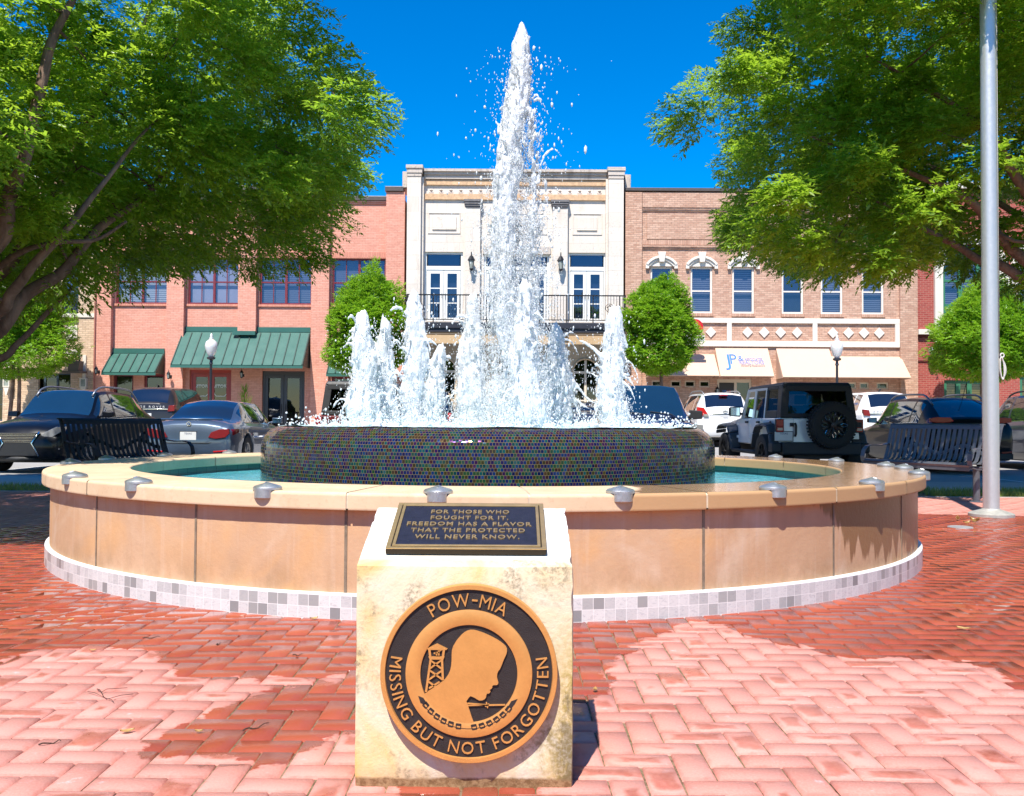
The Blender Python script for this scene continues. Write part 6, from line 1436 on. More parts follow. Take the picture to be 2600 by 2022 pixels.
def loft(root, st, mat, wins, wf, wr, rw, camber=.03, sub=(1,2,3,3,2,5,2,3,3)):
    """st: stations rear to front (y, w, zlow, zbelt, wb, ztop, wt). wins: y-ranges with glass in the side; wf/wr: y-ranges of windscreen and rear window"""
    st = np.array(st, float); ys = st[:, 0]
    yq = set(np.round(ys, 4)); yq |= set(np.round(np.linspace(ys[0], ys[-1], 110), 4))
    for a, b in list(wins)+[wf, wr]:
        yq |= {round(a, 4), round(b, 4)}
    yq = np.array(sorted(yq)); yq = yq[np.r_[True, np.diff(yq) > .002]]
    col = [pchip(ys, st[:, k], yq) for k in range(1, 7)]; wv, zl, zb, wb, ztp, wt = col
    zarch = zl.copy()
    for yw, ra, rz in rw:
        d = np.abs(yq-yw); k = d < ra; zarch[k] = np.maximum(zarch[k], rz+np.sqrt(np.maximum(0, ra**2-d[k]**2))*1.0)
    seg = []
    for j, n in enumerate(sub): seg += [j]*n
    rings = []; T = []
    for i in range(len(yq)):
        z0 = zarch[i]; H = zb[i]-zl[i]
        P_ = [(0, z0), (wv[i]*.93, z0), (wv[i]*.985, max(z0+.012, zl[i]+.10*H)), (wv[i], max(z0+.03, zl[i]+.50*H)), (wv[i]*.985, max(z0+.05, zl[i]+.86*H)), (wb[i], zb[i]), (wt[i], ztp[i]-.075*min(1, (ztp[i]-zb[i])*4+.25)), (wt[i]-.05, ztp[i]-.018), (wt[i]*.5, ztp[i]+camber*.7), (0, ztp[i]+camber)]
        ring = []
        for j, n in enumerate(sub):
            a, b = P_[j], P_[j+1]
            for k in range(n):
                t = k/n; bul = .018*4*t*(1-t) if j == 5 else 0; ring.append((a[0]+(b[0]-a[0])*t+bul, a[1]+(b[1]-a[1])*t))
        ring.append(P_[-1]); rings.append(ring)
    rings = np.array(rings); ni, nj = rings.shape[:2]
    V = []; 
    for s in (1, -1): V += [(s*rings[i, j, 0], yq[i], rings[i, j, 1]) for i in range(ni) for j in range(nj)]
    body, side, fw, bw = [], [], [], []
    mid = (yq[:-1]+yq[1:])/2
    for sgn, off in ((1, 0), (-1, ni*nj)):
        for i in range(ni-1):
            for j in range(nj-1):
                a = off+i*nj+j; f = (a, a+1, a+nj+1, a+nj) if sgn > 0 else (a, a+nj, a+nj+1, a+1)
                sj = seg[j]
                if sj == 5 and any(p < mid[i] < q for p, q in wins): side.append(f)
                elif sj >= 7 and wf[0] < mid[i] < wf[1]: fw.append(f)
                elif sj >= 7 and wr[0] < mid[i] < wr[1]: bw.append(f)
                else: body.append(f)
    cap0 = [i for i in range(nj)]+[ni*nj+i for i in range(nj-2, 0, -1)]; o1 = (ni-1)*nj; cap1 = [o1+i for i in range(nj)][::-1]+[ni*nj+o1+i for i in range(1, nj-1)]
    def sub_mesh(name, faces, mat, par):
        used = sorted({v for f in faces for v in f}); mp = {v: k for k, v in enumerate(used)}
        m = MB(); m.v = [V[v] for v in used]; m.f = [tuple(mp[v] for v in f) for f in faces]; m.mi = [0]*len(m.f)
        o = m.build(name, mat, par); bm = bmesh.new(); bm.from_mesh(o.data); bmesh.ops.remove_doubles(bm, verts=bm.verts, dist=.0006); bmesh.ops.recalc_face_normals(bm, faces=bm.faces); bm.to_mesh(o.data); bm.free()
        o.data.polygons.foreach_set('use_smooth', [True]*len(o.data.polygons)); o.data.set_sharp_from_angle(angle=R(38)); return o
    b = sub_mesh('body', body+[tuple(cap0), tuple(cap1)], mat, root)
    if fw: sub_mesh('windscreen', fw, M_WS, root)
    if bw: sub_mesh('rear_window', bw, M_CG, root)
    L_ = [f for f in side if f[0] >= ni*nj]; R_ = [f for f in side if f[0] < ni*nj]
    for grp in (L_, R_):
        for p, q in wins:
            fs = [f for f in grp if p < (V[f[0]][1]+V[f[2]][1])/2 < q]
            if fs: sub_mesh('side_window', fs, M_CG, root)
    def surf(y, z, s=1):
        i = int(np.argmin(abs(yq-y))); r = rings[i]; k = np.argsort(r[3:18, 1]); return s*float(np.interp(z, r[3:18, 1][k], r[3:18, 0][k]))
    return surf, lambda y: float(np.interp(y, yq, ztp)), lambda y: float(np.interp(y, yq, zb))
def plate_poly(root, name, poly, y, th, mat, bevel=.006):
    m = MB(); m.prism(poly, y-th/2, y+th/2, 'y'); return m.build(name, mat, root, bevel=bevel, smooth=True, autosmooth=35)
def mirror_part(root, x, y, z, mat, s, w=.22, h=.15):
    m = MB(); xa, xb = x+s*.03, x+s*(.03+w); m.hexa([(xa, y-.05, z-h*.42), (xb, y-.06, z-h*.36), (xb, y+.04, z-h*.30), (xa, y+.08, z-h*.40)], [(xa, y-.05, z+h*.46), (xb, y-.06, z+h*.40), (xb, y+.03, z+h*.32), (xa, y+.06, z+h*.44)])
    m.tube([(x-s*.05, y+.01, z-.05), (x+s*.06, y+.01, z-.03)], .028, 6)
    b = m.build('door_mirror', mat, root, bevel=.035, seg=3, smooth=True, autosmooth=50); m = MB(); m.box(min(xa, xb)+.025, max(xa, xb)-.025, y-.0615, y-.0600, z-h*.30, z+h*.34); m.build('mirror_glass', M_CHR, b); return b
def texas_plate(root, y, z, x=0, w=.31, h=.16, txt='TEXAS', face=-1):
    m = MB(); m.box(x-w/2, x+w/2, y, y+.012*face*-1, z, z+h); p = m.build('number_plate', M_PLATE, root, bevel=.003)
    vs, fs = text_mesh(txt, .052); m = MB(); yy = y+.002*face; m.add([(x+v[0] if face < 0 else x-v[0], yy, z+h-.05+v[1]) for v in vs], fs); m.build('plate_lettering', M_INK, p)
    m = MB(); m.box(x-w/2-.015, x+w/2+.015, y+.013, y+.02, z-.012, z+h+.012); m.build('plate_frame', M_TRIM, p); return p
def suv(name, label, cat, loc, rotz, pm, L=4.75, Wd=.94, H=1.68, kind='suv', rimm=None, **k):
    r = thing(name, label, cat, loc, rotz, k.get('group')); h = L/2; b = k.get('bk', 1.075)*H/1.68
    wf, wr_ = h-.93, -h+.98; rad = k.get('rad', .36)
    if kind == 'saloon':
        st = [(-h, Wd*.80, .42, .66, Wd*.78, .72, Wd*.70), (-h+.05, Wd*.90, .30, .86, Wd*.84, .93, Wd*.72), (-h+.22, Wd*.95, .24, .95, Wd*.86, 1.02, Wd*.74), (-h+.60, Wd*.985, .22, .98, Wd*.87, 1.05, Wd*.74), (-h+1.20, Wd, .20, .99, Wd*.885, 1.325, Wd*.66), (-h+1.65, Wd, .19, .98, Wd*.89, 1.44, Wd*.63), (-h+2.3, Wd, .18, .965, Wd*.89, H, Wd*.62), (-h+2.75, Wd, .18, .95, Wd*.89, 1.43, Wd*.64), (-h+3.45, Wd, .2, .92, Wd*.885, 1.02, Wd*.76), (-h+3.6, Wd, .2, .90, Wd*.88, .97, Wd*.76), (h-.5, Wd*.97, .22, .80, Wd*.84, .86, Wd*.70), (h-.12, Wd*.88, .24, .66, Wd*.74, .72, Wd*.6), (h, Wd*.74, .34, .55, Wd*.66, .58, Wd*.5)]
        wins = [(-h+1.05, -h+1.60), (-h+1.66, -h+2.22), (-h+2.28, -h+3.35)]; win_f = (-h+2.72, -h+3.46); win_r = (-h+.62, -h+1.52)
    elif kind == 'pickup':
        st = [(-h, Wd*.94, .55, 1.0, Wd*.9, 1.10, Wd*.86), (-h+.04, Wd*.97, .42, 1.08, Wd*.93, 1.17, Wd*.88), (-h+1.72, Wd*.98, .40, 1.12, Wd*.93, 1.20, Wd*.88), (-h+1.80, Wd, .38, 1.12, Wd*.93, 1.22, Wd*.80), (-h+1.98, Wd, .38, 1.14, Wd*.93, H-.05, Wd*.72), (-h+2.6, Wd, .38, 1.14, Wd*.93, H, Wd*.70), (-h+3.6, Wd, .38, 1.13, Wd*.93, H-.02, Wd*.70), (-h+4.28, Wd, .38, 1.13, Wd*.91, 1.22, Wd*.82), (-h+4.42, Wd*.99, .38, 1.10, Wd*.86, 1.16, Wd*.76), (h-.35, Wd*.97, .38, 1.02, Wd*.80, 1.08, Wd*.70), (h-.06, Wd*.95, .38, .94, Wd*.78, .99, Wd*.66), (h, Wd*.92, .44, .86, Wd*.75, .90, Wd*.6)]
        wins = [(-h+2.05, -h+2.85), (-h+2.93, -h+4.1)]; win_f = (-h+3.64, -h+4.28); win_r = (-h+1.81, -h+1.97); rad = .42
    else:
        rk = k.get('rake', .55)
        st = [(-h, Wd*.86, .52, .80, Wd*.80, .86, Wd*.72), (-h+.06, Wd*.94, .34, b, Wd*.86, b+.09, Wd*.72), (-h+.10, Wd*.955, .30, b+.02, Wd*.87, b+.12, Wd*.70), (-h+.10+rk, Wd*.985, .26, b+.03, Wd*.885, H-.10, Wd*.68), (-h+.35+rk, Wd, .25, b+.03, Wd*.89, H-.03, Wd*.68), (-.2, Wd, .24, b+.0, Wd*.90, H, Wd*.69), (.35, Wd, .24, b-.01, Wd*.90, H-.03, Wd*.70), (h-1.42, Wd, .25, b-.03, Wd*.89, b+.09, Wd*.80), (h-1.28, Wd, .25, b-.05, Wd*.885, b+.03, Wd*.78), (h-.6, Wd*.975, .26, b-.13, Wd*.83, b-.06, Wd*.70), (h-.18, Wd*.90, .26, b-.23, Wd*.76, b-.17, Wd*.62), (h-.03, Wd*.80, .30, b-.36, Wd*.68, b-.32, Wd*.52), (h, Wd*.72, .40, b-.45, Wd*.6, b-.42, Wd*.45)]
        wins = [(-h+.55+rk*.3, -h+1.15), (-h+1.22, -.05), (.03, h-1.52)]; win_f = (.36, h-1.40); win_r = (-h+.12, -h+.10+rk)
    rwheels = [(wr_, rad*1.13, rad), (wf, rad*1.13, rad)]
    surf, top, belt = loft(r, st, pm, wins, win_f, win_r, rwheels, k.get('camber', .03))
    for y in (wr_, wf):
        for s in (-1, 1): wheel(r, s*(Wd-.125), y, rad, .235, rimm or M_RIM)
    m = MB(); m.box(-Wd+.28, Wd-.28, -h+.25, h-.35, .20, .5); m.build('underbody', M_TRIM, r)
    for s in (-1, 1): mirror_part(r, s*Wd*.90, (win_f[1]-.30 if kind != 'pickup' else win_f[1]-.18), belt(win_f[1]-.3)+.10, pm if kind != 'pickup' else M_TRIM, s, .22 if kind != 'pickup' else .30, .15 if kind != 'pickup' else .26)
    # chrome line round the glass
    m = MB()
    for s in (-1, 1):
        m.k += 1; yy = np.linspace(wins[0][0], wins[-1][1], 30); m.tube([(surf(y, belt(y)+.0, s)+s*.004, y, belt(y)+.004) for y in yy], .010, 5)
        for y0, y1 in zip([w[1] for w in wins[:-1]], [w[0] for w in wins[1:]]):
            ym = (y0+y1)/2
    m.build_parts('window_trim', k.get('trimm', M_CHR), r, world=False)
    if k.get('rails'):
        m = MB()
        for s in (-1, 1):
            ya, yb = -h+.55, .55; pts = [(s*(Wd*.62), ya+(yb-ya)*t, top(ya+(yb-ya)*t)+.005+.075*min(1, 6*t, 6*(1-t))) for t in np.linspace(0, 1, 16)]; m.tube(pts, .022, 8)
        m.build('roof_rail', k['rails'], r, smooth=True)
    return r, surf, top, belt, h, Wd, b
def tail_pair(r, poly, y, mat, th=.05):
    for s in (-1, 1): plate_poly(r, 'tail_lamp', [(s*p[0], p[1]) for p in poly], y, th, mat)
def patch(root, name, surf, y0, y1, zf0, zf1, mat, s, off=.008, n=8):
    """thin shell following the body side between y0..y1 and heights zf0(y)..zf1(y)"""
    V = []; F = []
    for i in range(n+1):
        y = y0+(y1-y0)*i/n
        for j in range(5): z = zf0(y)+(zf1(y)-zf0(y))*j/4; V.append((surf(y, z, s)+s*off, y, z))
    for i in range(n):
        for j in range(4): a = i*5+j; F.append((a, a+1, a+6, a+5))
    m = MB(); m.add(V, F); return m.build(name, mat, root, smooth=True)
P_BLK = paint('black car paint', (.0035, .0045, .008), 0, .28); P_GRY = paint('grey car paint', (.085, .12, .175), .5); P_BRN = paint('dark brown car paint', (.022, .019, .018), 0, .5); P_NVY = paint('navy truck paint', (.014, .028, .075), .25); P_WHT = paint('white car paint', (.76, .76, .75)); P_NV2 = paint('midnight car paint', (.010, .020, .045), .2)
# black crossover facing the camera at the left
r, surf, top, belt, h, wd, b = suv('parked_car', 'glossy black crossover facing the plaza behind the left bench', 'car', (-9.38, 20.15, -.05), R(180), P_BLK, 4.77, .94, 1.66, rails=simple('grey roof rail', (.22, .23, .26), .35, .6), rake=.75, group='cars parked round the square')
for s in (-1, 1):
    plate_poly(r, 'headlamp', [(s*.42, .72), (s*.58, .66), (s*.80, .80), (s*.84, .90), (s*.70, .89), (s*.52, .80)], h-.13, .20, M_HEAD)
    plate_poly(r, 'fog_lamp', [(s*.60, .44), (s*.70, .42), (s*.78, .47), (s*.72, .53), (s*.62, .51)], h-.10, .12, M_HEAD)
    m = MB(); m.tube([(s*.40, h-.02, .80), (s*.27, h+.02, .58), (s*.33, h+.015, .48), (s*.40, h+.0, .34)], .016, 6); m.build('grille_trim', M_CHR, r, smooth=True)
plate_poly(r, 'grille', [(-.38, .78), (.38, .78), (.26, .58), (.38, .34), (-.38, .34), (-.26, .58)], h-.01, .05, M_TRIM); m = MB()
for k in range(6): z = .60+.030*k; m.box(-.26-.018*k, .26+.018*k, h+.016, h+.022, z, z+.007)
m.build('grille_bars', M_CHR, r); m = MB(); m.tube([(-.72, h-.25, .30), (0, h+.01, .28), (.72, h-.25, .30)], .05, 8); m.build('bumper', M_TRIM, r, smooth=True)
# grey saloon, tail to the camera
r, surf, top, belt, h, wd, b = suv('parked_car', 'metallic grey saloon parked tail first beside the left bench', 'car', (-6.40, 20.95, -.05), 0, P_GRY, 4.9, .925, 1.40, 'saloon', group='cars parked round the square', camber=.035)
for s in (-1, 1):
    plate_poly(r, 'tail_lamp', [(s*.40, .70), (s*.46, .80), (s*.62, .86), (s*.80, .87), (s*.82, .78), (s*.74, .70), (s*.55, .67)], -h+.06, .16, M_TAILD); patch(r, 'tail_lamp', surf, -h+.10, -h+.40, lambda y: .74+.2*(y+h-.1), lambda y: .86+.02*(y+h), M_TAILD, s, .006)
    plate_poly(r, 'reflector', [(s*.50, .40), (s*.80, .42), (s*.80, .45), (s*.50, .43)], -h+.04, .10, M_TAIL)
texas_plate(r, -h-.004, .645, w=.32); m = MB(); m.tube([(-.62, -h+.20, 1.055), (0, -h+.17, 1.062), (.62, -h+.20, 1.055)], .018, 6); m.build('boot_lip', P_GRY, r, smooth=True)
m = MB(); m.tube([(-.60, -h+.03, .62), (-.40, -h-.005, .585), (.40, -h-.005, .585), (.60, -h+.03, .62)], .008, 5); m.tube([(-.66, -h+.10, .905), (0, -h+.05, .92), (.66, -h+.10, .905)], .006, 5); m.build('boot_seam', M_TRIM, r)
m = MB(); m.lathe([(.045, 0), (.045, .012), (.036, .012), (.036, 0)], (0, 0, 0), 16); m.v = [(p[0], -h+.035-p[2], .965+p[1]) for p in m.v]
for t in (90, 210, 330): m.tube([(0, -h+.028, .965), (.04*math.cos(R(t)), -h+.028, .965+.04*math.sin(R(t)))], .005, 4)
m.build('badge', M_CHR, r); plate_poly(r, 'bumper_trim', [(-.70, .30), (.70, .30), (.62, .36), (-.62, .36)], -h+.02, .12, M_TRIM)
m = MB()
for s in (-1, 1): m.box(s*.885-.01, s*.885+.01, -.3, -.1, .86, .885); m.box(s*.89-.01, s*.89+.01, .75, .95, .86, .885)
m.build('door_handle', P_GRY, r)
# dark brown and white luxury off-roaders by the shops
def estate(label, x, pm, name='parked_car'):
    r, surf, top, belt, h, wd, b = suv(name, label, 'car', (x, 36.0-2.4, .24), 0, pm, 5.0, 1.0, 1.85, group='cars parked by the shops', rake=.34)
    tail_pair(r, [(.70, 1.02), (.92, 1.04), (.93, 1.24), (.74, 1.22)], -h+.06, M_TAILD, .16); texas_plate(r, -h-.004, .80, w=.32)
    plate_poly(r, 'tailgate_strip', [(-.70, 1.085), (.70, 1.085), (.70, 1.115), (-.70, 1.115)], -h+.035, .04, M_CHR); vs, fs = text_mesh('RANGE ROVER', .13, spacing=1.7); w0 = max(v[0] for v in vs)
    m = MB(); m.add([(v[0]*.60/w0, -h-.0, 1.145+v[1]*.75) for v in vs], fs); m.build('tailgate_lettering', M_PLATE if pm is not P_WHT else M_TRIM, r); plate_poly(r, 'tailgate_seam', [(-.78, 1.06), (.78, 1.06), (.78, 1.068), (-.78, 1.068)], -h+.03, .06, M_TRIM)
    m = MB(); m.tube([(0, -h+1.1, 1.86), (0, -h+.95, 1.93), (0, -h+.9, 1.93)], .03, 6); m.build('roof_aerial', M_TRIM, r); plate_poly(r, 'rear_bumper', [(-.9, .42), (.9, .42), (.88, .62), (-.88, .62)], -h+.05, .12, M_TRIM); return r
estate('dark luxury off-roader parked by the shops behind the grey saloon', -12.15, P_BRN); estate('white luxury off-roader parked by the shops behind the spare wheel of the white off-roader', 12.62, P_WHT)
# black crossover, tail to the camera, far right
r, surf, top, belt, h, wd, b = suv('parked_car', 'black crossover with roof rails parked tail first behind the flagpole', 'car', (9.62, 21.85, -.05), 0, P_BLK, 4.62, .93, 1.64, rails=simple('satin roof rail', (.16, .17, .19), .35, .5), rake=.62, group='cars parked round the square')
for s in (-1, 1): plate_poly(r, 'tail_lamp', [(s*.36, 1.12), (s*.44, 1.195), (s*.72, 1.20), (s*.84, 1.18), (s*.85, 1.10), (s*.70, 1.08), (s*.44, 1.09)], -h+.09, .10, M_TAIL); patch(r, 'tail_lamp', surf, -h+.14, -h+.36, lambda y: 1.08, lambda y: 1.16, M_TAIL, s, .006); plate_poly(r, 'reflector', [(s*.62, .44), (s*.84, .46), (s*.84, .50), (s*.62, .48)], -h+.08, .14, M_TAILD)
texas_plate(r, -h+.02, .74, w=.31); plate_poly(r, 'bumper_trim', [(-.86, .32), (.86, .32), (.86, .44), (-.86, .44)], -h+.07, .12, M_TRIM)
m = MB(); m.tube([(.15, -h+.75, top(-h+.75)+.02), (.15, -h+.55, top(-h+.75)+.40)], .006, 5); m.build('roof_aerial', M_TRIM, r); m = MB(); m.tube([(-.28, -h-.0, .56), (-.34, -h-.01, .56)], .04, 10); m.build('exhaust_tip', M_CHR, r)
suv('parked_car', 'dark people carrier parked beyond the black crossover at the right edge', 'car', (12.75, 22.4, -.05), 0, P_NV2, 4.9, .97, 1.76, rails=simple('dark roof rail', (.03, .03, .035), .4, .3), rake=.5, group='cars parked round the square')
# navy pickup facing the camera
r, surf, top, belt, h, wd, b = suv('parked_truck', 'navy blue pickup truck facing the fountain from across the walk', 'truck', (3.22, 23.1, -.05), R(180), P_NVY, 5.8, 1.01, 1.93, 'pickup', group='cars parked round the square')
plate_poly(r, 'grille', [(-.58, .66), (.58, .66), (.60, 1.0), (-.60, 1.0)], h-.01, .06, M_TRIM); m = MB()
for a, c in (((-.61, .64), (-.63, 1.02)), ((.61, .64), (.63, 1.02)), ((-.63, 1.02), (.63, 1.02)), ((-.61, .64), (.61, .64)), ((0, .64), (0, 1.02)), ((-.61, .83), (.61, .83))): m.tube([(a[0], h+.02, a[1]), (c[0], h+.015, c[1])], .030, 8)
m.build('grille_surround', M_CHR, r, smooth=True); m = MB(); m.tube([(-.95, h-.15, .55), (-.6, h+.06, .55), (.6, h+.06, .55), (.95, h-.15, .55)], .09, 10); m.build('bumper', M_CHR, r, smooth=True)
for s in (-1, 1): plate_poly(r, 'headlamp', [(s*.66, .80), (s*.90, .80), (s*.91, 1.0), (s*.66, 1.02)], h-.06, .16, M_HEAD); plate_poly(r, 'indicator', [(s*.66, .73), (s*.90, .73), (s*.90, .79), (s*.66, .79)], h-.06, .15, M_AMB)
m = MB(); m.tube([(-.5, h-1.48, 1.235), (.0, h-1.56, 1.30)], .014, 5); m.tube([(.1, h-1.48, 1.235), (.6, h-1.56, 1.29)], .014, 5); m.build('wiper', M_TRIM, r); m = MB(); m.tube([(-.55, h-.4, 1.115), (-.5, h-1.4, 1.20)], .05, 8); m.tube([(.55, h-.4, 1.115), (.5, h-1.4, 1.20)], .05, 8); m.build('bonnet_ridge', P_NVY, r, smooth=True)
# white minivan by the shops
r, surf, top, belt, h, wd, b = suv('parked_van', 'white minivan with red tail lamp parked by the shops behind the navy pickup', 'minivan', (7.05, 33.4, .24), 0, P_WHT, 5.1, .985, 1.78, rails=simple('grey van rail', (.25, .25, .26), .4, .5), rake=.36, group='cars parked by the shops')
tail_pair(r, [(.56, 1.0), (.93, 1.0), (.94, 1.28), (.72, 1.26)], -h+.06, M_TAIL, .16); tail_pair(r, [(.55, .96), (.72, .96), (.74, 1.045), (.60, 1.045)], -h+.05, M_HEAD, .17); texas_plate(r, -h-.004, .80, w=.31)
m = MB(); m.lathe([(.062, 0), (.062, .01), (.05, .01), (.05, 0)], (0, 0, 0), 20); m.v = [(p[0]*1.3, -h+.03-p[2], 1.12+p[1]*.85) for p in m.v]; m.tube([(-.03, -h+.02, 1.12), (0, -h+.02, 1.17), (.03, -h+.02, 1.12), (0, -h+.02, 1.08), (-.03, -h+.02, 1.12)], .007, 5); m.build('badge', M_CHR, r)
plate_poly(r, 'tailgate_strip', [(-.52, 1.02), (.52, 1.02), (.52, 1.06), (-.52, 1.06)], -h+.03, .05, M_CHR); plate_poly(r, 'brake_lamp', [(-.14, 1.665), (.14, 1.665), (.14, 1.685), (-.14, 1.685)], -h+.33, .12, M_TAIL)
# pickup seen from behind through the jets, and a dark saloon
r, surf, top, belt, h, wd, b = suv('parked_truck', 'black pickup truck seen tail first between the water jets', 'truck', (-2.86, 32.3, .12), 0, P_BLK, 5.8, 1.0, 1.92, 'pickup', group='cars parked by the shops')
tail_pair(r, [(.84, .78), (.96, .78), (.95, 1.14), (.84, 1.14)], -h+.02, M_TAIL, .09); texas_plate(r, -h-.03, .60); m = MB(); m.tube([(-.9, -h+.0, .56), (.9, -h+.0, .56)], .09, 10); m.build('bumper', M_CHR, r, smooth=True); plate_poly(r, 'tailgate', [(-.80, .68), (.80, .68), (.80, 1.10), (-.80, 1.10)], -h-.0, .04, P_BLK)
r, surf, top, belt, h, wd, b = suv('parked_car', 'dark blue saloon by the shops seen between the right hand jets', 'car', (2.55, 34.0, .24), 0, P_NV2, 4.8, .92, 1.45, 'saloon', group='cars parked by the shops'); tail_pair(r, [(.5, .72), (.82, .76), (.8, .88), (.5, .86)], -h+.06, M_TAIL, .14); texas_plate(r, -h-.004, .62)
# ------------------------------------------------------------------ boxy off-roaders with a spare wheel
def rboxm(m, x0, x1, y0, y1, z0, z1): m.box(x0, x1, y0, y1, z0, z1)
def offroader(label, loc, rotz, pm, flare, group):
    r = thing('parked_offroader', label, 'off-roader', loc, rotz, group); Lr, Lf = 0.0, 4.15; hw = .785
    zb0, zb1, zr = .62, 1.15, 1.83
    # tub: slightly tapering sides
    m = MB(); m.hexa([(-hw, 0, zb0), (hw, 0, zb0), (hw-.0, 2.72, zb0), (-hw, 2.72, zb0)], [(-hw+.03, .02, zb1), (hw-.03, .02, zb1), (hw-.03, 2.72, zb1), (-hw+.03, 2.72, zb1)]); body = m.build('body', pm, r, bevel=.03, seg=3, smooth=True, autosmooth=35)
    m = MB(); m.hexa([(-.75, 2.73, zb0+.05), (.75, 2.73, zb0+.05), (.60, 4.05, zb0+.05), (-.60, 4.05, zb0+.05)], [(-.72, 2.73, zb1+.02), (.72, 2.73, zb1+.02), (.58, 4.05, zb1-.06), (-.58, 4.05, zb1-.06)]); m.build('bonnet', pm, r, bevel=.04, seg=3, smooth=True, autosmooth=35)
    m = MB(); m.box(-.60, .60, 4.055, 4.10, zb0+.08, zb1-.10); m.build('grille', pm, r, bevel=.02)
    # doors: seams, hinges, handles
    for s in (-1, 1):
        for y0, y1 in ((1.02, 1.78), (1.80, 2.66)):
            m = MB(); x = s*(hw-.012); q = [(y0+.02+(0.10 if y0 < 1.2 else 0), zb0+.02), (y1-.02, zb0+.02), (y1-.02, zb1-.01), (y0+.02, zb1-.01), (y0+.02, zb0+.22)]
            m.prism(q, x-s*.014, x+s*.020, 'x'); d = m.build('door', pm, r, bevel=.008)
            m = MB()
            for z in (zb0+.14, zb1-.12): m.box(s*(hw+.012)-.014, s*(hw+.012)+.014, y1-.03, y1+.06, z-.028, z+.028)
            m.build('door_hinge', pm, d, bevel=.006); m = MB(); m.box(s*(hw+.022)-.02, s*(hw+.022)+.02, y0+.08, y0+.24, zb1-.10, zb1-.06); m.build('door_handle', M_TRIM, d, bevel=.006)
    # hard top: pillars, roof and side glass
    ti, wt = .725, .655
    def xs(z): return ti+(wt-ti)*(z-zb1)/(zr-zb1)
    m = MB()
    m.hexa([(-wt-.015, .10, zr-.075), (wt+.015, .10, zr-.075), (wt+.015, 2.35, zr-.075), (-wt-.015, 2.35, zr-.075)], [(-wt+.03, .13, zr), (wt-.03, .13, zr), (wt-.03, 2.30, zr-.015), (-wt+.03, 2.30, zr-.015)])
    for s in (-1, 1):
        a, b_ = xs(zb1), xs(zr-.07)
        def quad(y0, y1, y2, y3, z0=zb1, z1=zr-.07, t=.05):
            xa, xb = xs(z0), xs(z1); m.hexa([(s*xa, y0, z0), (s*xa, y1, z0), (s*xb, y2, z1), (s*xb, y3, z1)], [(s*(xa-t), y0, z0), (s*(xa-t), y1, z0), (s*(xb-t), y2, z1), (s*(xb-t), y3, z1)])
        quad(.02, .26, .34, .10); quad(.93, 1.03, 1.03, .93); 
        quad(.26, .94, .94, .26+.015, zb1, zb1+.15); quad(.34, .94, .94, .34, zr-.13, zr-.07)
    ht = m.build('hard_top', simple('black hard top '+label[:5], (.020, .021, .024), .5, var=.15, scale=20, bump=.08), r, bevel=.018, seg=2, smooth=True, autosmooth=35)
    for s in (-1, 1):
        m = MB()
        def q2(y0, y1, y2, y3, z0, z1, t=.035):
            xa, xb = xs(z0), xs(z1); m.hexa([(s*xa, y0, z0), (s*xa, y1, z0), (s*xb, y2, z1), (s*xb, y3, z1)], [(s*(xa-t), y0, z0), (s*(xa-t), y1, z0), (s*(xb-t), y2, z1), (s*(xb-t), y3, z1)])
        q2(1.035, 1.10, 1.10, 1.035, zb1, zr-.075); q2(1.74, 1.80, 1.76, 1.70, zb1, zr-.075); q2(1.805, 1.86, 1.82, 1.765, zb1, zr-.075); q2(2.56, 2.64, 2.30, 2.24, zb1, zr-.075); q2(1.10, 1.74, 1.72, 1.10, zr-.125, zr-.075); q2(1.86, 2.32, 2.26, 1.84, zr-.125, zr-.075)
        m.build('door_frame', pm, r, bevel=.008)
        for nm, y0, y1, y2, y3, z0, z1 in (('side_window', .26, .93, .93, .34, zb1+.15, zr-.13), ('side_window', 1.10, 1.74, 1.715, 1.10, zb1, zr-.125), ('side_window', 1.86, 2.56, 2.27, 1.83, zb1, zr-.125)):
            m = MB(); xa, xb = xs(z0)-.02, xs(z1)-.02; m.add([(s*xa, y0, z0), (s*xa, y1, z0), (s*xb, y2, z1), (s*xb, y3, z1)], [(0, 1, 2, 3)]); m.build(nm, M_JG, r)
        mirror_part(r, s*.74, 2.60, zb1+.14, M_TRIM, s, .24, .26)
    m = MB(); m.add([(-.64, 2.70, zb1+.02), (.64, 2.70, zb1+.02), (.58, 2.36, zr-.06), (-.58, 2.36, zr-.06)], [(0, 1, 2, 3)]); m.build('windscreen', M_JG, r)
    m = MB()
    for s in (-1, 1): m.k += 1; m.hexa([(s*.72, 2.72, zb1), (s*.64, 2.72, zb1), (s*.58, 2.38, zr-.06), (s*.655, 2.38, zr-.06)], [(s*.72, 2.66, zb1), (s*.64, 2.66, zb1), (s*.58, 2.32, zr-.06), (s*.655, 2.32, zr-.06)])
    m.build_parts('windscreen_frame', pm, r, world=False, bevel=.01)
    # rear glass with its black rim
    zg0, zg1 = zb1+.02, zr-.09
    m = MB(); yr = lambda z: .03+(.115-.03)*(z-zb1)/(zr-zb1); gx0, gx1 = xs(zg0)-.055, xs(zg1)-.055
    m.add([(-gx0, yr(zg0), zg0), (gx0, yr(zg0), zg0), (gx1, yr(zg1), zg1), (-gx1, yr(zg1), zg1)], [(0, 1, 2, 3)]); m.build('rear_window', M_JG, r)
    m = MB()
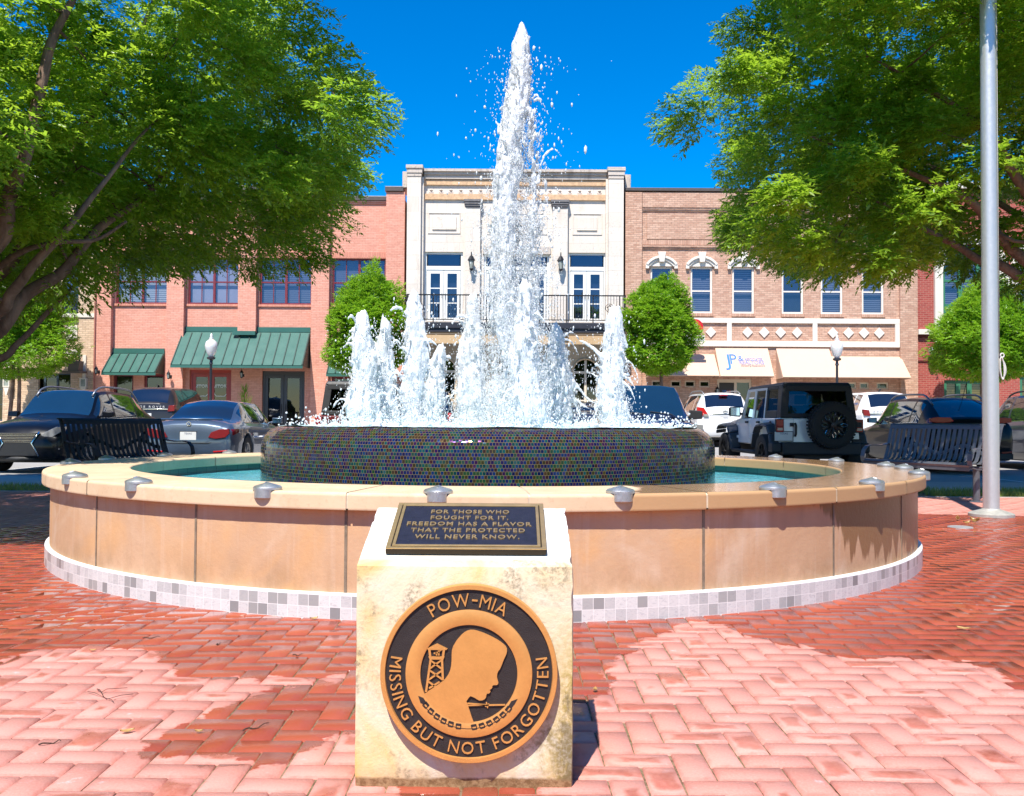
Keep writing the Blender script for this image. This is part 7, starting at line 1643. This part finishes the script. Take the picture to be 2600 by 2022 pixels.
    for s in (-1, 1): m.hexa([(s*(gx0+.06), yr(zg0)-.012, zg0), (s*(gx0-.085), yr(zg0)-.012, zg0), (s*(gx1-.085), yr(zg1)-.012, zg1), (s*(gx1+.05), yr(zg1)-.012, zg1)], [(s*(gx0+.06), yr(zg0)+.03, zg0), (s*(gx0-.085), yr(zg0)+.03, zg0), (s*(gx1-.085), yr(zg1)+.03, zg1), (s*(gx1+.05), yr(zg1)+.03, zg1)])
    m.hexa([(-gx0, yr(zg0)-.014, zg0-.01), (gx0, yr(zg0)-.014, zg0-.01), (gx0, yr(zg0+.07)-.014, zg0+.07), (-gx0, yr(zg0+.07)-.014, zg0+.07)], [(-gx0, yr(zg0)+.02, zg0-.01), (gx0, yr(zg0)+.02, zg0-.01), (gx0, yr(zg0)+.03, zg0+.07), (-gx0, yr(zg0)+.03, zg0+.07)])
    m.hexa([(-gx1, yr(zg1-.10)-.014, zg1-.08), (gx1, yr(zg1-.10)-.014, zg1-.08), (gx1, yr(zg1)-.014, zg1+.03), (-gx1, yr(zg1)-.014, zg1+.03)], [(-gx1, yr(zg1)+.02, zg1-.08), (gx1, yr(zg1)+.02, zg1-.08), (gx1, yr(zg1)+.03, zg1+.03), (-gx1, yr(zg1)+.03, zg1+.03)])
    m.build('rear_glass_frame', M_TRIM, r, bevel=.01)
    # cabin seen through the glass
    m = MB()
    for x in (-.36, .36):
        for y in (1.15, 2.0): m.box(x-.22, x+.22, y, y+.14, .9, 1.42); m.box(x-.12, x+.12, y+.02, y+.10, 1.45, 1.64)
    m.box(-.68, .68, .95, 1.0, zr-.2, zr-.13); m.tube([(-.62, .95, 1.15), (-.60, .95, zr-.16)], .035, 8); m.tube([(.62, .95, 1.15), (.60, .95, zr-.16)], .035, 8); m.box(-.68, .68, .1, 2.6, .9, zb1-.02); m.build('cabin_seats', M_INTER, r, bevel=.02)
    m = MB(); m.box(-.74, .74, -.16, .06, .46, .70); m.box(-.93, -.74, -.12, .14, .50, .69); m.box(.74, .93, -.12, .14, .50, .69); m.build('rear_bumper', M_TRIM, r, bevel=.035, seg=3, smooth=True, autosmooth=35)
    m = MB(); m.box(-.62, .62, 4.1, 4.3, .50, .68); m.build('front_bumper', M_TRIM, r, bevel=.03)
    for yw in (.62, 3.42):
        for s in (-1, 1):
            wheel(r, s*.78, yw, .42, .30, M_RIMB, 8, double=False)
            m = MB(); out = []
            tt = [(-.60, .60), (-.50, .86), (-.36, 1.0), (.0, 1.03), (.36, 1.0), (.50, .86), (.60, .58)] if yw < 1 else [(-.62, .50), (-.48, .84), (-.34, .98), (.10, 1.02), (.46, .99), (.54, .92), (.55, .84)]
            x0, x1 = s*.70, s*.945
            for (ya, za), (yb, zb_) in zip(tt[:-1], tt[1:]):
                d = Vector((yb-ya, zb_-za)).normalized(); ny, nz = -d.y*.05, d.x*.05
                m.hexa([(x0, yw+ya, za), (x0, yw+yb, zb_), (x1, yw+yb, zb_-.03), (x1, yw+ya, za-.03)], [(x0, yw+ya+ny, za+nz), (x0, yw+yb+ny, zb_+nz), (x1-s*.03, yw+yb+ny, zb_+nz-.03), (x1-s*.03, yw+ya+ny, za+nz-.03)])
            m.build('wheel_flare', flare, r, bevel=.02, seg=2, smooth=True, autosmooth=45)
    m = MB()
    for s in (-1, 1): m.tube([(s*.80, 1.15, .50), (s*.88, 1.25, .47), (s*.88, 2.75, .47), (s*.80, 2.85, .50)], .04, 10)
    m.build('side_step', M_TRIM, r, smooth=True); m = MB(); m.box(-.45, .45, .05, 3.9, .38, .66); m.tube([(-.78, .62, .42), (.78, .62, .42)], .06, 8); m.box(-.2, .2, .5, .75, .30, .54); m.build('underbody', M_TRIM, r)
    for s in (-1, 1):
        m = MB(); m.box(s*.755-.078, s*.755+.078, -.035, .03, zb1-.27, zb1-.02); o = m.build('tail_lamp', M_TRIM, r, bevel=.008); m = MB(); m.box(s*.755-.066, s*.755+.066, -.046, -.034, zb1-.16, zb1-.03); m.box(s*.755-.066, s*.755+.066, -.045, -.034, zb1-.26, zb1-.165); m.build('lamp_lens', M_TAILJ, o, bevel=.004); m = MB(); m.box(s*.755-.05, s*.755+.05, -.049, -.044, zb1-.235, zb1-.185); m.build('reverse_lens', M_HEAD, o)
    texas_plate(r, -.03, .72, x=-.74+.06, w=.34, h=.17)
    m = MB(); m.tube([(-.79, .42, 1.02), (-.80, .42, 1.02)], .075, 18); m.build('fuel_cap', M_TRIM, r, smooth=True, autosmooth=40)
    m = MB(); m.box(-.49, -.488, -.001, .003, zb0, zb1); m.box(-.55, -.49, -.035, .01, zb1-.16, zb1-.09); m.tube([(-.46, -.02, zb1-.10), (-.455, -.05, zb1-.14), (-.455, -.05, zb1-.30), (-.46, -.02, zb1-.34)], .022, 8); m.build('tailgate_handle', M_TRIM, r)
    m = MB(); m.box(.62, .80, -.05, .0, zb1-.17, zb1-.07); m.k += 1; m.box(.62, .80, -.05, .0, zb0+.04, zb0+.14); m.build_parts('tailgate_hinge', M_TRIM, r, world=False, bevel=.01)
    # spare wheel on the tailgate
    sx, sz, sr, sw = .17, 1.02, .425, .29; m = MB(); m.lathe([(sr*.56, -sw*.4), (sr*.62, -sw*.5), (sr*.86, -sw*.5), (sr*.97, -sw*.40), (sr, -sw*.25), (sr, sw*.3), (sr*.9, sw*.5), (sr*.5, sw*.5)], (0, 0, 0), 60)
    for k in range(44):
        t = 2*math.pi*k/44; c, sn = math.cos(t), math.sin(t)
        for zz in (-.42, -.12, .16): a = .018; rr = sr*.955 if zz == -.42 else sr*.99; m.hexa([(c*rr-sn*a, sn*rr+c*a, sw*zz), (c*rr+sn*a, sn*rr-c*a, sw*zz), (c*rr+sn*a, sn*rr-c*a, sw*(zz+.2)), (c*rr-sn*a, sn*rr+c*a, sw*(zz+.2))], [(c*(rr+.028)-sn*a, sn*(rr+.028)+c*a, sw*zz), (c*(rr+.028)+sn*a, sn*(rr+.028)-c*a, sw*zz), (c*(rr+.028)+sn*a, sn*(rr+.028)-c*a, sw*(zz+.2)), (c*(rr+.028)-sn*a, sn*(rr+.028)+c*a, sw*(zz+.2))])
    TT = lambda mb: setattr(mb, 'v', [(sx+p[0], -.20+p[2], sz+p[1]) for p in mb.v]); TT(m); sp = m.build('spare_wheel', M_RUB, r, smooth=True, autosmooth=30)
    m = MB(); m.lathe([(sr*.60, -sw*.46), (sr*.55, -sw*.40), (sr*.50, -sw*.1), (.001, -sw*.1)], (0, 0, 0), 40); m.lathe([(sr*.13, -sw*.1), (sr*.12, -sw*.34), (.001, -sw*.36)], (0, 0, 0), 16)
    for k in range(8):
        t = 2*math.pi*k/8
        for d in (-.17, .17):
            p, q_ = (sr*.10*math.cos(t), sr*.10*math.sin(t)), (sr*.56*math.cos(t+d), sr*.56*math.sin(t+d)); m.tube([(*p, -sw*.28), (*q_, -sw*.40)], sr*.030, 6)
    TT(m); m.build('rim', M_RIMB, sp, smooth=True, autosmooth=30); m = MB()
    for k in range(8):
        t = 2*math.pi*k/8
        for d in (-.17, .17):
            m.tube([(sr*.30*math.cos(t+d*.55)*1.0, sr*.30*math.sin(t+d*.55), -sw*.36), (sr*.40*math.cos(t+d*1.15), sr*.40*math.sin(t+d*1.15), -sw*.405), (sr*.55*math.cos(t+d*.35), sr*.55*math.sin(t+d*.35), -sw*.43)], sr*.011, 4)
    for k in range(16): t = 2*math.pi*k/16; m.ball((sr*.575*math.cos(t), sr*.575*math.sin(t), -sw*.46), .010, 1, 6, 4)
    TT(m); m.build('rim_accents', M_CHR, sp); m = MB(); m.box(sx-.12, sx+.12, -.1, .01, sz-.14, sz+.14); m.build('spare_carrier', M_TRIM, r)
    return r
def jglass():
    q = N('smoked glass'); tr = q.n('BsdfTransparent'); q.put(tr.inputs[0], (.20, .23, .22)); gs = q.n('BsdfGlossy'); q.put(gs.inputs[0], (.9, .95, 1)); gs.inputs['Roughness'].default_value = .02
    fr = q.n('Fresnel'); fr.inputs[0].default_value = 1.6; x = q.n('MixShader'); q.l(fr.outputs[0], x.inputs[0]); q.l(tr.outputs[0], x.inputs[1]); q.l(gs.outputs[0], x.inputs[2]); q.l(x.outputs[0], q.out.inputs[0]); return q.m
M_JG = jglass(); M_TAILJ = cglass('ruby lamp lens', (.40, .008, .010), .25, .3, .1)
offroader('white boxy off-roader with black hard top and tailgate spare wheel', (5.78, 17.6, -.05), R(2.0), P_WHT, simple('grey black flare', (.035, .04, .048), .5, var=.15), 'boxy off-roaders with spare wheels')
offroader('dark red boxy off-roader with black top half hidden by the left jets', (-3.02, 18.3, -.05), R(-1), paint('dark red car paint', (.13, .008, .010)), M_TRIM, 'boxy off-roaders with spare wheels')
# ================================================================== trees
def bark_mat():
    q = N('bark'); g = q.pos((1, 1, .35)); n = q.noise(9, 6, .7, g, .6); n2 = q.noise(2.2, 4, .6, q.pos())
    c = q.mix(q.mapr(n, .3, .7), (.085, .052, .038), (.25, .165, .125)); c = q.mix(q.mapr(n2, .5, .7, 0, .5), c, (.34, .22, .17)); q.princ(c, .9, 0, .2, q.bump(n, .7, .03)); return q.m
M_BARK = bark_mat()
M_LEAF = leafmat('elm leaf', (.095, .235, .018), (.28, .40, .028), .58, .32, .6); M_LEAFB = leafmat('bay leaf', (.085, .235, .012), (.25, .42, .022), .44, .33, .5)
def spray_leaves(A, D, n_leaf, size, twig, wl=.30, spread=.55, droop=.25):
    """leaf sprays: anchors A (n,3), directions D (n,3) -> quads folded along the midrib"""
    n = len(A); D = D/np.linalg.norm(D, axis=1, keepdims=True); up = np.tile([0, 0, 1.0], (n, 1)); S = np.cross(D, up); S /= np.linalg.norm(S, axis=1, keepdims=True)+1e-6; U = np.cross(S, D)
    k = n_leaf; t = np.tile(np.linspace(.12, 1, k), (n, 1))*RNG.uniform(.8, 1.15, (n, 1)); sgn = np.where(np.arange(k) % 2 == 0, 1, -1)[None]*np.ones((n, 1))
    base = A[:, None]+D[:, None]*(t*twig)[..., None]+up[:, None]*(-droop*twig*t**2)[..., None]
    ax = D[:, None]*RNG.uniform(.35, .9, (n, k, 1))+S[:, None]*(sgn*RNG.uniform(.45, 1.0, (n, k)))[..., None]*spread*1.6+RNG.normal(0, .28, (n, k, 3)); ax[..., 2] -= droop*.9
    ax /= np.linalg.norm(ax, axis=2, keepdims=True); nr = U[:, None]+np.array([-.12, -.45, .45])+RNG.normal(0, .50, (n, k, 3)); sd = np.cross(ax, nr); sd /= np.linalg.norm(sd, axis=2, keepdims=True)+1e-6; nn = np.cross(sd, ax)
    L = size*RNG.uniform(.6, 1.25, (n, k, 1)); w = L*wl*.5; p0 = base; p2 = base+ax*L; m = base+ax*L*.45-nn*L*.02; l_ = m+sd*w+nn*w*.45; r_ = m-sd*w+nn*w*.45
    V = np.stack([p0, l_, p2, r_], 2).reshape(-1, 3); q = np.arange(n*k)[:, None]*4; F = np.concatenate([q+[[0, 1, 2]], q+[[0, 2, 3]]], 0); return V, F
def leaf_object(name, V, F, mat, root, tint):
    loc = np.array(root.location); o = np_mesh(name, V-loc, F, mat, root); at = o.data.attributes.new('tint', 'FLOAT', 'POINT'); at.data.foreach_set('value', tint.astype(np.float32)); return o
def inside(poly, x, y):
    return poly_sdf(np.stack([x, y], 1), poly)
def big_tree(label, base, limbs, vol, ncl, outline, nspray, seed, lit, leaf=.076, thin=99):
    global RNG
    keep = RNG; RNG = np.random.default_rng(seed); rr = random.Random(seed)
    root = thing('broadleaf_tree', label, 'tree', base)
    # cluster centres filling the crown volume, thinned by noise, kept in outline, cleared to let sun reach plaza and lower leaves
    cx, cy, cz, rx, ry, rz = vol; cl = []
    for _ in range(200000):
        if len(cl) >= ncl: break
        p = RNG.uniform(-1, 1, 3)
        if (abs(p)**3.2).sum() > 1: continue
        if RNG.random() > .35+.65*np.linalg.norm(p): continue
        P = np.array([cx+p[0]*rx, cy+p[1]*ry, cz+p[2]*rz])
        if P[2] < cz-rz*.86+.35*mnoise.noise((P[0]*.5, P[1]*.5, 1)): continue
        if mnoise.noise((P[0]*.55, P[1]*.55, P[2]*.55+seed)) < -.16: continue
        if P[1] < 1.5 or (P[2] > thin and RNG.random() < .72): continue
        sx, sy = P[0]+.185*P[2], P[1]+.60*P[2]
        if lit(sx, sy): continue
        px, py = proj(P); s = (np.array([px, py]))
        if -60 < px < 2660 and -80 < py < 2100:
            d = inside(outline, np.array([px]), np.array([py]))[0]
            if d < F_PX/P[1]*.10: continue
        if any((P-q)@(P-q) < .50**2 for q in cl): continue
        cl.append(P)
    cl = np.array(cl)
    m = MB(); nodes = []
    for pts, r0, r1 in limbs:
        pts = [Vector(p) for p in pts]; fine = []
        for i in range(len(pts)-1):
            p0, p1, p2, p3 = pts[max(i-1, 0)], pts[i], pts[i+1], pts[min(i+2, len(pts)-1)]
            for t in np.linspace(0, 1, 7)[:-1]:
                q = .5*((2*p1)+(p2-p0)*t+(2*p0-5*p1+4*p2-p3)*t*t+(3*p1-p0-3*p2+p3)*t**3); fine.append(q)
        fine.append(pts[-1]); n = len(fine); rad = [r0+(r1-r0)*i/(n-1) for i in range(n)]
        fine = [p+Vector((mnoise.noise(p*1.3), mnoise.noise(p*1.3+Vector((9, 0, 0))), mnoise.noise(p*1.3+Vector((0, 9, 0)))))*.05*(i > 1) for i, p in enumerate(fine)]
        m.tube(fine, rad, 10); nodes += [(p, rad[i]) for i, p in enumerate(fine) if i > n*.25]
    NP = np.array([p[:] for p, _ in nodes]); NR = np.array([r for _, r in nodes]); order = np.argsort([np.min(np.linalg.norm(NP-c, axis=1)) for c in cl])
    for i in order:
        c = cl[i]; d = np.linalg.norm(NP-c, axis=1)*(1+.25*RNG.random(len(NP))); j = int(np.argmin(d)); a = Vector(NP[j]); b = Vector(c); L = (b-a).length; r0 = max(.006, min(NR[j]*.6, .012+.016*L))
        mid = a.lerp(b, .5)+Vector((rr.uniform(-.1, .1), rr.uniform(-.1, .1), rr.uniform(0, .16)))*L; pts = [a, a.lerp(mid, .55)*.6+a.lerp(b, .3)*.4, mid, mid.lerp(b, .55), b]
        m.tube(pts, [r0, r0*.85, r0*.7, r0*.5, r0*.35], 5, cap=False)
        extra = np.array([p[:] for p in pts[1:]]); NP = np.vstack([NP, extra]); NR = np.r_[NR, [r0*.8, r0*.65, r0*.5, r0*.35]]
    m.build('trunk', M_BARK, root, True, smooth=True)
    per = nspray; A, D, T = [], [], []; ctr = np.array([cx, cy, cz-rz*.4])
    for c in cl:
        R0 = RNG.uniform(.26, .56); o = (c-ctr); o /= np.linalg.norm(o)
        p = RNG.normal(0, 1, (per, 3)); p /= np.linalg.norm(p, axis=1, keepdims=True); q = p*(RNG.random((per, 1))**.5)*R0; q[:, 2] *= .72
        A.append(c+q); D.append(p*.8+o*.9+RNG.normal(0, .25, (per, 3))); T.append(np.full(per, RNG.random()*.55)+RNG.random(per)*.35+.1*o[2])
    A, D, T = np.vstack(A), np.vstack(D), np.concatenate(T); D[:, 2] *= .6
    # strays outside the crown's own outline are trimmed
    px, py = proj(A); d = inside(outline, px, py); vis = (px > -80) & (px < 2680) & (py > -80) & (py < 2100); ok = ~vis | (d > -14-26*RNG.random(len(d))); A, D, T = A[ok], D[ok], T[ok]
    nl = 11; V, F = spray_leaves(A, D, nl, leaf, .20, .40); leaf_object('crown', V, F, M_LEAF, root, np.clip(np.repeat(T, nl*4), 0, 1)); RNG = keep
    print(label[:20], 'clusters', len(cl), 'leaves', len(F)//2); return root
fl = 1/.8396
OUT_L = [(x*fl, y*fl) for x, y in [(-800,-900),(640,-900),(800,-40),(804,8),(770,60),(745,80),(735,110),(724,140),(738,165),(786,178),(790,196),(752,214),(806,226),(814,248),(790,290),(802,312),(792,338),(768,352),(770,378),(742,398),(700,402),(704,432),(730,462),(726,478),(700,492),(696,530),(684,556),(668,582),(610,590),(575,606),(545,588),(500,625),(470,590),(440,612),(410,575),(372,588),(330,570),(260,590),(215,565),(190,580),(150,640),(120,620),(110,590),(60,600),(-10,680),(-800,700)]]
OUT_R = [(x*fl, y*fl) for x, y in [(1640,-700),(1640,-20),(1650,20),(1600,28),(1535,40),(1548,75),(1580,100),(1595,120),(1570,130),(1562,150),(1540,165),(1470,170),(1490,195),(1450,215),(1432,228),(1470,245),(1388,258),(1384,264),(1420,278),(1500,290),(1520,320),(1545,330),(1560,360),(1572,385),(1570,415),(1580,440),(1540,445),(1552,470),(1510,495),(1560,510),(1590,525),(1510,548),(1535,555),(1600,540),(1640,560),(1690,560),(1700,580),(1720,575),(1745,590),(1770,610),(1790,590),(1815,555),(1850,565),(1880,590),(1905,620),(1920,585),(1935,555),(1975,545),(2000,560),(2060,595),(2100,590),(2140,615),(2183,610),(2900,640),(2900,-700)]]
# left tree: bole just out of frame, limbs sweep up to the right across the view
bL = (-7.75, 9.6, 0); q = lambda px, py, Y: (lambda a: (a[0], Y, a[1]))(W(px*fl, py*fl, Y))
limbs_L = [([bL, (-7.7, 9.6, .8), (-7.5, 9.6, 1.5)], 0.177, 0.147),
  ([(-7.5, 9.6, 1.4), q(-60, 735, 9.6), q(60, 625, 9.7), q(140, 570, 9.8), q(215, 485, 10), q(300, 430, 10.2), q(385, 345, 10.6), q(520, 300, 11)], 0.095, 0.010),
  ([(-7.5, 9.6, 1.45), q(-50, 690, 9.2), q(30, 630, 9.1), q(90, 545, 9.0), q(170, 455, 9.0), q(260, 330, 9.4), q(400, 200, 10.2)], 0.075, 0.008),
  ([(-7.5, 9.6, 1.2), q(-40, 775, 9.9), q(40, 735, 10.0), q(105, 665, 10.1), q(150, 615, 10.2), q(185, 580, 10.4)], 0.051, 0.011),
  ([(-7.6, 9.6, 1.5), q(-40, 560, 8.8), q(20, 420, 8.6), q(60, 320, 8.5), q(100, 120, 8.5), q(150, 10, 8.6), q(200, -120, 8.7)], 0.095, 0.021),
  ([(-7.6, 9.6, 1.5), q(-30, 600, 10.6), q(60, 480, 10.8), q(110, 420, 10.9), q(190, 260, 11.2), q(260, 140, 11.5), q(340, -20, 11.8)], 0.088, 0.021),
  ([q(-20, 590, 9.4), q(60, 530, 9.3), q(130, 510, 9.3), q(210, 505, 9.4), q(270, 470, 9.4)], 0.034, 0.014),
  ([(-7.6, 9.6, 1.5), (-8.2, 8.6, 3.4), (-8.0, 7.4, 5.2), (-7.2, 6.2, 6.6)], 0.088, 0.021), ([(-7.6, 9.6, 1.5), (-8.8, 10.4, 3.6), (-9.6, 11.2, 5.6)], 0.088, 0.021), ([(-7.6, 9.6, 1.5), (-7.7, 8.2, 3.0), (-6.6, 6.6, 4.2), (-5.4, 5.4, 4.9)], 0.068, 0.014)]
big_tree('spreading green tree overhanging the fountain from the left edge', bL, limbs_L, (-6.4, 9.9, 4.8, 5.4, 4.9, 3.0), 640, OUT_L, 135, 11, lambda x, y: x > -3.5-.25*max(0, 7.5-y) and y < 11.6, thin=5.6)
bR = (8.9, 13.3, 0)
limbs_R = [([bR, (8.9, 13.3, 1.2), (8.8, 13.3, 2.3)], 0.190, 0.140), ([(8.8, 13.3, 2.2), q(2150, 575, 13.2), q(2090, 560, 13.1), q(2040, 530, 13), q(1965, 488, 12.9), q(1900, 440, 12.8), q(1800, 400, 12.6)], 0.082, 0.014),
  ([(8.8, 13.3, 2.3), q(2170, 540, 13), q(2110, 480, 12.7), q(2060, 425, 12.5), q(1970, 380, 12.4), q(1850, 330, 12.2), q(1720, 290, 12.0)], 0.088, 0.013), ([(8.8, 13.3, 2.3), q(2180, 400, 12.6), q(2120, 300, 12.2), q(2000, 200, 11.8), q(1850, 120, 11.5)], 0.088, 0.014),
  ([(8.8, 13.3, 2.3), (9.0, 13.6, 5), (8.8, 13.8, 8.2)], 0.109, 0.021), ([(8.8, 13.3, 2.3), (9.6, 14.6, 4.4), (10.4, 15.8, 6.2)], 0.088, 0.021), ([(8.8, 13.3, 2.3), (8.2, 14.4, 4.0), (6.4, 15.6, 5.6), (4.6, 16.0, 6.4)], 0.075, 0.014)]
big_tree('broad green tree reaching in from the right edge behind the flagpole', bR, limbs_R, (7.6, 13.6, 5.3, 6.2, 4.2, 3.7), 640, OUT_R, 130, 23, lambda x, y: y < 13.2, leaf=.084)
def clipped_tree(label, x, y, zg, blobs, trunk, n, seed, group, size=.105):
    """street tree with a dense egg-shaped crown: blobs (dx, dz, rx, rz) joined, leaves in a shell"""
    global RNG
    keep = RNG; RNG = np.random.default_rng(seed); root = thing('clipped_tree', label, 'tree', (x, y, zg), 0, group)
    m = MB(); z0 = blobs[0][1]
    for a, b in trunk: m.tube([(x+a, y, zg), (x+(a+b)/2+.04, y+.03, zg+z0*.45), (x+b, y, zg+z0)], [.085, .07, .05], 8)
    m.build('trunk', M_BARK, root, True, smooth=True)
    tot = sum(b[2]**2*b[3] for b in blobs); A, D, T = [], [], []
    for dx, dz, rx, rz in blobs:
        k = int(n*(rx**2*rz)/tot); t = RNG.uniform(-1, 1, k*3); rho = np.where(t < -.25, np.maximum(0, 1-((-t-.25)/.75)**3)**.5, np.maximum(0, 1-(np.maximum(0, t+.25)/1.25)**1.75)**.68); sel = np.nonzero(RNG.random(k*3) < rho*.9+.25)[0][:k]; t = t[sel]; rho = rho[sel]; k = len(t); a = RNG.uniform(0, 6.283, k)
        p = np.stack([np.cos(a)*rho, np.sin(a)*rho, t], 1)
        bump = np.array([1+.36*mnoise.noise((q0*1.9+seed, q1*1.9, q2*2.2))+.16*mnoise.noise((q0*5+seed, q1*5, q2*5)) for q0, q1, q2 in p]); r = (1-.36*RNG.random(k)**2)*bump*(1+.16*(RNG.random(k) > .965)*RNG.random(k))
        P = np.stack([x+dx+p[:, 0]*rx*r, y+p[:, 1]*rx*r, zg+dz+t*rz*np.where(t > .3, r, 1-.1*RNG.random(k))], 1)
        A.append(P); D.append(p+RNG.normal(0, .55, (k, 3))+[0, 0, .35]); T.append(np.clip(.45+.9*(bump-1)*2+RNG.normal(0, .2, k), 0, 1))
    A, D, T = np.vstack(A), np.vstack(D), np.concatenate(T); nl = 7; V, F = spray_leaves(A, D, nl, size, .13, .42, .7, .0); leaf_object('crown', V, F, M_LEAFB, root, np.clip(np.repeat(T, nl*4), 0, 1))
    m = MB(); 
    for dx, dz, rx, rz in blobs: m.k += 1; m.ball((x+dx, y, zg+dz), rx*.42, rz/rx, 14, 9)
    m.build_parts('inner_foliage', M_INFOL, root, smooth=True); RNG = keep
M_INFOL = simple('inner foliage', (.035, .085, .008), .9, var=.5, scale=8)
def cblob(px0, px1, py0, py1, Y, zg):
    (xa, _), (xb, _) = W(px0, 900, Y), W(px1, 900, Y); c = (px0+px1)/2; za, zb = W(c, py1, Y)[1], W(c, py0, Y)[1]; return (xa+xb)/2, (za+zb)/2-zg, (xb-xa)/2, (zb-za)/2
Y = 36.6; zg = .45
X_, dz, rx, rz = cblob(1586, 1768, 697, 950, Y, zg); clipped_tree('egg shaped clipped street tree right of the limestone building', X_, Y, zg, [(0, dz, rx*.93, rz)], [(0, 0)], 12000, 31, 'clipped street trees by the shops')
X_, dz, rx, rz = cblob(838, 1040, 684, 950, Y, zg); X2, dz2, rx2, rz2 = cblob(830, 946, 722, 948, Y, zg); clipped_tree('clipped street tree with two lobed top left of the limestone building', X_, Y, zg, [(.12, dz, rx*.86, rz), (X2-X_, dz2, rx2, rz2)], [(0, 0)], 13000, 32, 'clipped street trees by the shops')
X_, dz, rx, rz = cblob(-105, 180, 690, 962, Y, zg); clipped_tree('bushy street tree below the left tree limbs', X_, Y, zg, [(0, dz, rx, rz), (-.3, dz+.6, rx*.8, rz*.9)], [(-.2, 0), (.2, .1)], 15000, 33, 'clipped street trees by the shops')
X_, dz, rx, rz = cblob(2366, 2640, 735, 966, Y, zg); clipped_tree('rounded clipped street tree behind the flagpole', X_, Y, zg, [(0, dz, rx, rz), (.1, dz+.35, rx*.72, rz*.95)], [(-.25, -.1), (0, .0), (.25, .2)], 16000, 34, 'clipped street trees by the shops')
x_, z_ = W(622, 1012, 39.3)
pp = thing('potted_shrub', 'spiky dark green shrub in a pot beside the charcoal doors', 'plant', (x_, 39.3, .48)); m = MB(); m.lathe([(.001, 0), (.19, 0), (.26, .42), (.23, .42), (.21, .36), (.001, .36)], (x_, 39.3, .48), 18); m.build('plant_pot', M_DRK, pp, True, smooth=True, autosmooth=30)
V = []; F = []
for k in range(260):
    a = RNG.uniform(0, 6.28); zz = RNG.uniform(.45, 1.9); r = .30*(1-((zz-1.0)/1.1)**2)*RNG.uniform(.1, 1); b = np.array([x_+r*math.cos(a), 39.3+r*math.sin(a), .48+zz]); d = np.array([math.cos(a)*.5, math.sin(a)*.5, .9]); s = np.cross(d, [0, 0, 1]); n0 = len(V); V += [b-s*.03, b+s*.03, b+d*.26]; F.append((n0, n0+1, n0+2))
leaf_object('shrub_foliage', np.array(V), np.array(F), M_LEAFB, pp, np.zeros(len(V)))
